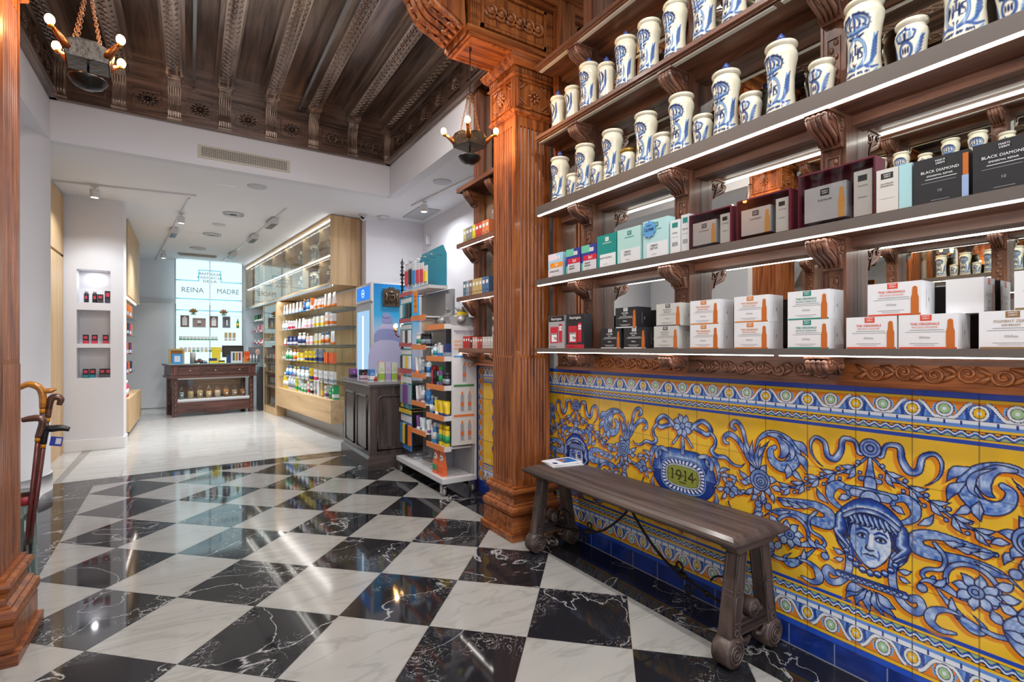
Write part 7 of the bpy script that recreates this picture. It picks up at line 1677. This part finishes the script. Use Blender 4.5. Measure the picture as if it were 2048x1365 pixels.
for k, (cz, rx, rz_) in enumerate(((1.60, 0.07, 0.05), (1.50, 0.10, 0.05), (1.35, 0.17, 0.14), (1.05, 0.24, 0.30))): blob(-0.13, cz, rx, rz_, k % 2, -0.332-0.0008*k)
blob(-0.14, 1.66, 0.05, 0.03, 0, -0.336)
f.ob('poster_bottle_print', [pv, pp_], t)

# ---------------- dark panelled counter ----------------
t = thing('panelled_counter', 'dark panelled wooden counter with stone top at the edge of the chequered floor', 'counter', (1.88, 5.64, 0))
DX, DZ = WD('x'), WD('z')
x0, x1, y0, y1 = -0.33, 0.33, -0.51, 0.51
f = MB().box(x0, x1, y0, y1, 0.13, 0.86); f.ob('carcass', DZ, t)
f = MB().box(x0-0.03, x1+0.03, y0-0.03, y1+0.03, 0, 0.115).fr((x0-0.03, x1+0.03, y0-0.03, y1+0.03, 0.115), (x0-0.005, x1+0.005, y0-0.005, y1+0.005, 0.14)); f.ob('plinth', DX, t)
def archframe(f, M, w, h, r=0.05):
    out = [(-w/2, 0), (w/2, 0)]+[(w/2-r+r*math.cos(a), h-r+r*math.sin(a)) for a in [R(0+90*k/6) for k in range(7)]]+[(-w/2+r+r*math.cos(a), h-r+r*math.sin(a)) for a in [R(90+90*k/6) for k in range(7)]]
    f.tube([M @ Vector((a, 0, b)) for a, b in out], 0.011, 6, closed=True)
for i, yc in enumerate((-0.24, 0.24)):
    M = Matrix.Translation((x0-0.002, yc, 0.19)) @ Matrix.Rotation(R(90), 4, 'Z'); f = MB(); archframe(f, M, 0.36, 0.56); f.box(x0-0.006, x0, yc-0.15, yc+0.15, 0.22, 0.72); f.ob('front_panel', DZ, t)
M = Matrix.Translation((0, y0-0.002, 0.19)); f = MB(); archframe(f, M, 0.50, 0.56); f.box(-0.22, 0.22, y0-0.006, y0, 0.22, 0.72); f.ob('side_panel', DZ, t)
f = MB().fr((x0, x1, y0, y1, 0.85), (x0-0.03, x1+0.03, y0-0.03, y1+0.03, 0.87)).box(x0-0.035, x1+0.035, y0-0.035, y1+0.035, 0.87, 0.90); f.ob('stone_top', P('grey stone top', '8f9092', 0.15, coat=0.3, var=0.1, scale=8), t, bevel=0.003)
TC = 0.9005
def ct(kind, w, d, h, c1, c2, x, y, label, rz=0, c3=None):
    f = MB().box(-w/2, w/2, -d/2, d/2, 0, h).box(-w/2-0.0004, w/2+0.0004, -d/2-0.0004, d/2+0.0004, h*0.05, h*0.4, 1)
    for k in range(3): f.box(-w*0.3+w*0.22*k, -w*0.18+w*0.22*k, -d/2-0.0008, -d/2, h*(0.5+0.1*(k % 2)), h*(0.62+0.1*(k % 2)), 2 if k % 2 else 1)
    o = f.ob(kind, [P('pack '+c1, c1, 0.4), P('pack '+c2, c2, 0.4), P('pack '+(c3 or WHC), c3 or WHC, 0.4)], base=False); o.location = (x, y, TC); o.rotation_euler = (0, 0, rz); return tag(o, label, 'box')
ct('gift_cube', 0.075, 0.10, 0.105, PUC, BKC, 1.60, 5.95, 'purple patterned cube box at the left end of the panelled counter')
ct('gift_cube', 0.11, 0.08, 0.105, BKC, 'c6a8b8', 1.66, 5.70, 'black box with coloured dots on the panelled counter', 0, RDC)
ct('gift_cube', 0.05, 0.10, 0.115, BLC, WHC, 1.66, 5.45, 'blue and white box on the panelled counter beside the dotted box')
ct('toy_box', 0.06, 0.06, 0.20, PKC, WHC, 1.80, 5.55, 'pink and white upright box behind the orange figure')
for k, (c, x) in enumerate((('8fae4a', 1.70), ('9a86b8', 1.765), ('8fae4a', 1.83))): ct('tea_box', 0.06, 0.06, 0.195, 'c9cfc0' if k != 1 else 'b9b4c8', c, x, 5.235-0.01*k, ('green and white upright box at the left of three by the counter corner', 'lilac upright box between two green ones on the counter', 'green and white upright box at the right of three by the counter corner')[k], 0, c)
ct('gift_cube', 0.08, 0.07, 0.14, PKC, 'b9506a', 1.93, 5.24, 'pink patterned box at the right of the green boxes')
t = thing('duck_figure', 'orange beaked toy figure on a small red base on the panelled counter', 'toy', (1.72, 5.40, TC))
MB().lathe([(0.045, 0), (0.045, 0.02), (0.03, 0.028), (0, 0.028)], n=18).ob('base', P('toy red', 'c8402c', 0.4), t); MB().ball((0, 0, 0.05), 0.028, sc3=(1.2, 0.9, 0.9)).ball((0.02, 0, 0.085), 0.022).ob('body', P('toy white', 'd8d8da', 0.4), t); MB().tube([(0.0, 0, 0.08), (0.03, -0.02, 0.10), (0.055, -0.03, 0.115)], [0.022, 0.018, 0.006], 8).ob('beak', P('toy orange', 'e2762c', 0.4), t)
t = thing('candle_stand', 'tall ornate wrought iron candle stand with lit bulbs on the panelled counter', 'candle stand', (2.03, 5.50, TC))
f = MB().lathe([(0.06, 0), (0.05, 0.015), (0.02, 0.03), (0.012, 0.06)], n=16).tube([(0, 0, 0.05), (0, 0, 1.32)], 0.010, 8)
for k in range(14): f.ball((0, 0, 0.12+0.088*k), 0.020 if k % 3 else 0.028, n=8, k=6, sc3=(1, 1, 0.7))
for k in range(14):
    for s in (-1, 1): f.tube([(0, 0, 0.14+0.088*k), (s*0.022, 0, 0.165+0.088*k), (0, 0, 0.19+0.088*k)], 0.004, 5)
f.tube([(0, 0, 1.32), (0, 0, 1.37)], [0.010, 0.001], 8); f.ob('post', iron, t)
for a in (200, 250, 130):
    ca, sa = math.cos(R(a)), math.sin(R(a))
    MB().tube([(0, 0, 0.50), (0.05*ca, 0.05*sa, 0.47), (0.09*ca, 0.09*sa, 0.50), (0.09*ca, 0.09*sa, 0.54)], 0.006, 6).lathe([(0.022, 0), (0.026, 0.008), (0.01, 0.01), (0.01, 0.035)], (0.09*ca, 0.09*sa, 0.535), 12).ob('arm', P('aged brass', '8a6436', 0.35, 0.8), t)
    MB().ball((0.09*ca, 0.09*sa, 0.595), 0.019, n=12, k=8, sc3=(1, 1, 1.35)).ob('bulb', emis('warm bulb glow', (1.0, 0.52, 0.17), 38.0), t)
point('candle_stand_light', (1.94, 5.42, 1.53), 1.5, (1, 0.6, 0.3))
t = thing('crest_plaque', 'dark bronze relief plaque with a crest on the blue fridge side', 'plaque', (2.14, 6.19, 1.77))
f = MB().box(-0.11, 0.11, -0.012, 0, 0, 0.22).prism([(-0.05, 0.22), (-0.02, 0.25), (0.0, 0.235), (0.02, 0.25), (0.05, 0.22)], -0.012, 0, 'y'); f.ob('plate', P('bronze', '4c423a', 0.45, 0.6, bump=0.8, scale=80), t)
f = MB().tube([(0, -0.012, 0.05), (-0.04, -0.02, 0.09), (-0.035, -0.02, 0.14), (0.035, -0.02, 0.14), (0.04, -0.02, 0.09), (0, -0.012, 0.05)], 0.008, 6)
for s in (-1, 1): f.tube([(s*0.055, -0.014, 0.03), (s*0.075, -0.022, 0.08), (s*0.06, -0.02, 0.13), (s*0.08, -0.016, 0.17)], [0.006, 0.014, 0.012, 0.008], 6)
f.ball((0, -0.015, 0.175), 0.022, n=10, k=6, sc3=(1.4, 0.6, 0.8)); f.ob('crest_relief', P('bronze bright', '6a5a4c', 0.4, 0.7), t)
# ---------------- sun care stand on castors ----------------
t = thing('product_stand', 'white wheeled shop stand crowded with sun creams beside the tiled wall', 'shop stand', (1.94, 4.28, 0))
def gx_(x): return x-1.94
def gy_(y): return y-4.28
wm = P('stand white', 'cdced2', 0.35); gm = P('stand grey back', '97999e', 0.5)
f = MB().box(gx_(1.775), gx_(2.10), gy_(3.86), gy_(4.98), 0.105, 0.15); f.ob('base_board', wm, t, bevel=0.003)
MB().box(gx_(2.065), gx_(2.085), gy_(3.88), gy_(4.98), 0.15, 1.50).box(gx_(2.05), gx_(2.09), gy_(4.27), gy_(4.98), 1.42, 1.80).ob('back_board', gm, t)
MB().box(gx_(1.99), gx_(2.06), gy_(4.255), gy_(4.265), 0.15, 1.75).ob('divider_board', gm, t)
MB().box(gx_(1.865), gx_(2.10), gy_(3.865), gy_(3.88), 0.42, 1.43).box(gx_(2.085), gx_(2.10), gy_(3.865), gy_(3.885), 0.15, 0.42).ob('end_panel', wm, t)
f = MB(); yq = gy_(3.864)
for z0, z1, c in ((1.385, 1.40, 0), (1.17, 1.182, 1), (0.918, 0.936, 2), (0.662, 0.68, 3)): f.box(gx_(1.88), gx_(2.075), yq-0.001, yq, z0, z1, (0, 3, 4, 2, 1)[(0, 1, 2, 3)[[1.385, 1.17, 0.918, 0.662].index(z0)]+0] if z0 != 1.385 else 5)
for zc, kind in ((1.05, 0), (0.80, 1), (0.55, 2)):
    for x in ((1.96, 2.03) if kind else (1.98,)):
        f.box(gx_(x-0.016), gx_(x+0.016), yq-0.0012, yq, zc-0.09, zc+0.05, 5); f.box(gx_(x-0.016), gx_(x+0.016), yq-0.0016, yq-0.0012, zc-0.05, zc-0.015, 1); f.box(gx_(x-0.008), gx_(x+0.008), yq-0.0012, yq, zc+0.05, zc+0.075, 2)
f.box(gx_(1.955), gx_(2.01), yq-0.0012, yq, 1.20, 1.235, 1); f.tube([(gx_(2.035)+0.016*math.cos(a), yq-0.001, 1.10+0.016*math.sin(a)) for a in [2*PI*k/12 for k in range(12)]], 0.003, 5, 2, closed=True)
put_text(f, 'ANTHELIOS', 0.030, (gx_(1.975), yq-0.002, 1.375), (1, 0, 0), (0, 0, 1), 5, 0.02)
for k in range(3): f.box(gx_(1.885), gx_(1.95), yq-0.001, yq, 1.24+0.03*k, 1.255+0.03*k, 6)
f.ob('end_panel_print', [P('print yellow', 'd9a63c', 0.5), P('print c65', 'cf6a3c', 0.5), P('print orange2', 'd8743a', 0.5), P('print blue3', '3a86c8', 0.5), P('print green3', '3f7f50', 0.5), P('print dark3', '9a9aa6', 0.5), P('print pale orange', 'e0b090', 0.5)], t)
ol = P('orange strip', 'dd8446', 0.45)
SL1 = [1.44, 1.165, 0.917, 0.66, 0.40]; SL2 = [1.54, 1.264, 1.0, 0.736, 0.472]
for z in SL1:
    s = MB().box(gx_(1.80), gx_(2.06), gy_(3.885), gy_(4.25), z-0.012, z).box(gx_(1.80), gx_(1.865), gy_(3.880), gy_(3.885), z-0.03, z+0.012).ob('shelf_tray', wm, t)
    b = MB().box(gx_(1.794), gx_(1.80), gy_(3.880), gy_(4.25), z-0.032, z+0.014).ob('label_strip', ol, s); b.location -= s.location
for z in SL2:
    s = MB().box(gx_(1.80), gx_(2.05), gy_(4.27), gy_(4.62), z-0.012, z).ob('shelf_tray', wm, t)
    b = MB().box(gx_(1.794), gx_(1.80), gy_(4.27), gy_(4.62), z-0.032, z+0.014).ob('label_strip', ol, s); b.location -= s.location
rs = P('red strip', 'b04a50', 0.45)
for z in (0.62, 1.02, 1.28, 1.52, 1.78): MB().box(gx_(1.80), gx_(1.806), gy_(4.64), gy_(4.97), z-0.02, z+0.02).tube([(gx_(1.806), gy_(4.7), z), (gx_(2.06), gy_(4.7), z)], 0.003, 5).tube([(gx_(1.806), gy_(4.92), z), (gx_(2.06), gy_(4.92), z)], 0.003, 5).ob('hook_rail', rs if z != 0.62 else P('yellow strip', 'cfb838', 0.45), t)
for x, y in ((1.80, 3.90), (2.07, 3.90), (1.80, 4.92), (2.07, 4.92)):
    c = thing('castor', None, None, (gx_(x), gy_(y), 0)); c.parent = t
    MB().tube([(-0.010, 0, 0.032), (0.010, 0, 0.032)], 0.032, 20).ob('wheel', P('castor grey', '8c9096', 0.35), c); MB().box(-0.018, -0.013, -0.022, 0.028, 0.02, 0.085).box(0.013, 0.018, -0.022, 0.028, 0.02, 0.085).box(-0.018, 0.018, -0.02, 0.03, 0.08, 0.105).ob('fork', chrome, c)
w1 = 'from the right, %s of shop stand'
def row(specs, x, y0, dy, z, where, group, rz=-PI/2, sc_=1.0):
    for i, s in enumerate(specs):
        o = prod(s, (x+0.01*(i % 2), y0+dy*i, z), rz, where, group, i)
lv = ['top near shelf', 'second near shelf', 'third near shelf', 'fourth near shelf', 'lowest near shelf']
g = 'sun care packs on the near bay'
row([('box', NVC, GYC, 0.12), ('box', WHC, BLC, 0.11), ('box', WHC, BLC, 0.11), ('bottle', PBC, BLC, 0.13), ('bottle', PBC, TLC, 0.12), ('bottle', GYC, WHC, 0.13, '1d1d22')], 1.85, 3.93, 0.058, SL1[1], w1 % lv[1], g)
row([('can', BKC, GYC, 0.12, '3a3a40'), ('can', BKC, GYC, 0.12, '3a3a40'), ('can', PUC, GNC, 0.17, '2fae4e'), ('can', GYC, BKC, 0.16, 'c0202c'), ('can', BKC, BKC, 0.17, 'c0202c'), ('can', RDC, RDC, 0.17, 'a01824')], 1.85, 3.925, 0.062, SL1[2], w1 % lv[2], g)
row([('tube', YEC, NVC, 0.13)]*4+[('tube', YEC, WHC, 0.13), ('bottle', BKC, WHC, 0.15, 'dcdde0'), ('bottle', BLC, WHC, 0.16, 'dcdde0')], 1.85, 3.92, 0.053, SL1[3], w1 % lv[3], g)
row([('can', YEC, GNC, 0.18, 'e3c62c'), ('can', YEC, GNC, 0.18, 'e3c62c'), ('can', YEC, GNC, 0.18, 'e3c62c'), ('can', NVC, BLC, 0.18, 'dcdde0'), ('can', BLC, WHC, 0.18, 'dcdde0'), ('tube', WHC, TLC, 0.16)], 1.85, 3.925, 0.062, SL1[4], w1 % lv[4], g)
lv2 = ['top far shelf', 'second far shelf', 'third far shelf', 'fourth far shelf', 'lowest far shelf']; g = 'sun care packs on the far bay'
row([('can', BKC, GYC, 0.12, '1d1d22')]*4+[('can', WHC, GNC, 0.13, 'dcdde0'), ('can', WHC, BLC, 0.13, 'dcdde0')], 1.85, 4.31, 0.056, SL2[1], w1 % lv2[1], g)
row([('bottle', PBC, BLC, 0.15), ('bottle', GYC, BKC, 0.15, '1d1d22'), ('bottle', GYC, GYC, 0.14), ('tube', WHC, BLC, 0.16), ('tube', WHC, ORC, 0.16)], 1.85, 4.31, 0.068, SL2[2], w1 % lv2[2], g)
row([('bottle', BLC, BLC, 0.15, 'dcdde0'), ('bottle', BLC, NVC, 0.15, 'dcdde0'), ('bottle', WHC, GYC, 0.15), ('tube', WHC, RDC, 0.16), ('tube', WHC, GYC, 0.15)], 1.85, 4.31, 0.066, SL2[3], w1 % lv2[3], g)
row([('tube', WHC, PUC, 0.12), ('tube', GYC, WHC, 0.11), ('tube', PBC, WHC, 0.12), ('tube', WHC, TLC, 0.12), ('tube', PUC, WHC, 0.13)], 1.85, 4.31, 0.062, SL2[4], w1 % lv2[4], g)
# hanging blister packs on the far bay hooks
bw = {}
def blister(x, y, z, h, c1, c2, label, w=0.07, rz=0, tx=0):
    k = (h, c1, c2, w)
    if k not in bw: bw[k] = MB().box(-0.002, 0.002, -w/2, w/2, -h, 0).box(-0.016, -0.002, -w*0.32, w*0.32, -h*0.85, -h*0.3, 1).box(-0.0025, -0.002, -w/2+0.004, w/2-0.004, -h*0.24, -h*0.06, 2).ob('blister_pack', [P('pack '+c1, c1, 0.4), P('pack '+c2, c2, 0.4), P('pack '+WHC, WHC, 0.4)], base=False); o = bw[k]
    else: o = bw[k].copy(); COL.objects.link(o)
    o.location = (x, y, z); o.rotation_euler = (tx, 0, rz); return tag(o, label, 'blister pack', 'blister packs hanging on the shop stand')
hz = [(0.60, 0.36, [(BLC, ORC), (BLC, BKC), (BLC, YEC), (NVC, BLC)]), (0.98, 0.33, [(TLC, GYC), (GYC, PUC), (TLC, PUC), (YEC, GYC)]), (1.24, 0.23, [(TLC, WHC), (TLC, YEC), (TLC, WHC), (TLC, BKC)]), (1.49, 0.23, [(TLC, WHC), (TLC, BKC), (TLC, WHC), (TLC, GYC)]), (1.755, 0.24, [(TLC, BKC), (TLC, BKC), (TLC, TLC), (TLC, WHC)])]
for r_, (z, h, cl) in enumerate(hz):
    for i, (a, b) in enumerate(cl): blister(1.812+0.004*i, 4.69+0.08*i, z, h, a, b, '%s hanging pack, %s from the right on the %s hook rail' % (CC[a], ORD[i], ('lowest', 'fourth', 'third', 'second', 'top')[r_]), 0.092)
# top of the stand: hair brushes and toys on cards under a teal header
t = thing('card_display', 'teal header card display with hanging hair brushes on the stand top', 'display', (1.96, 4.62, 1.80))
MB().box(0.06, 0.07, -0.30, 0.35, 0.0, 0.34).prism([(-0.30, 0.34), (0.35, 0.34), (0.30, 0.41), (-0.22, 0.43)], 0.06, 0.07, 'x').ob('header_card', P('teal card', '2f8fa8', 0.4), t)
MB().box(-0.12, 0.07, -0.32, 0.36, 0.0, 0.03).ob('tray', white_metal, t)
f = MB()
for i in range(4): f.tube([(0.06, -0.22+0.16*i, 0.33), (-0.10, -0.22+0.16*i, 0.33)], 0.003, 5)
f.ob('hooks', chrome, t)
for i, (c1, c2, y, h) in enumerate((('c9b8c8', RDC, 4.93, 0.26), (GYC, BKC, 4.83, 0.27), (PBC, BLC, 4.73, 0.24), (PBC, RDC, 4.63, 0.23), (WHC, RDC, 4.53, 0.22), (WHC, YEC, 4.44, 0.18))):
    CC.setdefault('c9b8c8', 'pale lilac'); blister(1.87, y, 1.835+h+0.01, h, c1, c2, '%s card with %s item, %s from the far end under the teal header' % (CC[c1], CC[c2], ORD[i]), 0.085)
# orange hanging creature shaped pack, grey pouches, foot packs
t = thing('orange_card', 'orange animal shaped card hanging from the stand top edge', 'card', (1.80, 4.46, 1.60))
f = MB().prism([(-0.045, 0), (-0.03, 0.02), (-0.015, 0.0), (0.0, 0.02), (0.015, 0.0), (0.03, 0.02), (0.045, 0.0), (0.04, 0.05), (0.055, 0.08), (0.042, 0.10), (0.045, 0.15), (0.05, 0.17), (0.065, 0.23), (0.035, 0.205), (0.0, 0.21), (-0.035, 0.205), (-0.065, 0.23), (-0.05, 0.17), (-0.045, 0.15), (-0.042, 0.10), (-0.055, 0.08), (-0.04, 0.05)], -0.028, -0.024, 'x', 0, Matrix.Translation((0, 0, -0.03)) @ Matrix.Scale(1.0, 4)); f.ob('card', P('vivid orange', 'e0821c', 0.45), t)
f = MB()
for z in (0.03, 0.08, 0.12): f.box(-0.0295, -0.028, -0.02, 0.02, z, z+0.015)
f.ob('print', P('dark orange print', 'a05c14', 0.5), t)
for k, (x, y, sx, r_) in enumerate(((1.93, 4.10, 1.0, 0.3), (1.98, 4.0, 1.1, -0.4), (2.0, 3.93, 1.0, 0.9))):
    f = MB().tube([(-0.09*sx, 0, 0.03), (-0.04, 0.01, 0.05), (0.03, 0, 0.085), (0.06*sx, 0, 0.13)], [0.03, 0.045, 0.048, 0.03], 10, flat=0.8).tube([(0.05, 0, 0.10), (0.0, 0.0, 0.145), (-0.02, 0, 0.155)], [0.02, 0.014, 0.006], 8)
    o = f.ob('grey_pouch', P('silver grey pouch', '8d8e90', 0.35, 0.3, bump=0.8, scale=25), base=False); o.location = (x, y, 1.452-0.005); o.rotation_euler = (0, 0, r_); tag(o, ('grey shoe shaped pouch, left of the pile on the stand top', 'grey shoe shaped pouch, middle of the pile on the stand top', 'grey shoe shaped pouch, right of the pile on the stand top')[k], 'pouch', 'grey pouches on the stand top')
t = thing('pouch_tray', 'grey cardboard tray with a yellow label on the stand top', 'tray', (1.97, 3.93, 1.44)); f = MB(); f.fr((-0.10, 0.11, -0.045, 0.05, 0.0), (-0.13, 0.13, -0.05, 0.06, 0.075)); f.ob('tray', P('grey tray', '9b9c9e', 0.5), t); MB().box(-0.02, 0.06, -0.03, 0.02, 0.08, 0.12).ob('yellow_pack', P('pack '+YEC, YEC, 0.4), t)
for k, (c, y, l) in enumerate(((GNC, 4.10, 'orange and green foot care pouch, left one on the stand base board'), (BOC, 3.98, 'orange foot care pouch, right one on the stand base board'))):
    f = MB(); f.fr((-0.022, 0.022, -0.045, 0.045, 0), (-0.018, 0.018, -0.05, 0.05, 0.08)); f.fr((-0.018, 0.018, -0.05, 0.05, 0.08), (-0.003, 0.003, -0.042, 0.042, 0.20))
    f.ball((-0.012, 0, 0.15), 0.034, 1, 14, 8, (0.15, 1, 0.85)); f.box(-0.0235, -0.02, -0.04, 0.04, 0.035, 0.08, 2)
    put_text(f, 'Foot', 0.022, (-0.0185, 0, 0.158), (0, -1, 0), (0, 0, 1), 3, 0.03)
    o = f.ob('foot_care_pouch', [P('pack '+BOC, 'd85a34', 0.4), P('pack '+WHC, WHC, 0.4), P('pack '+c, c, 0.4), ink], base=False); o.location = (1.83, y, 0.1505); tag(o, l, 'pouch', 'foot care pouches')
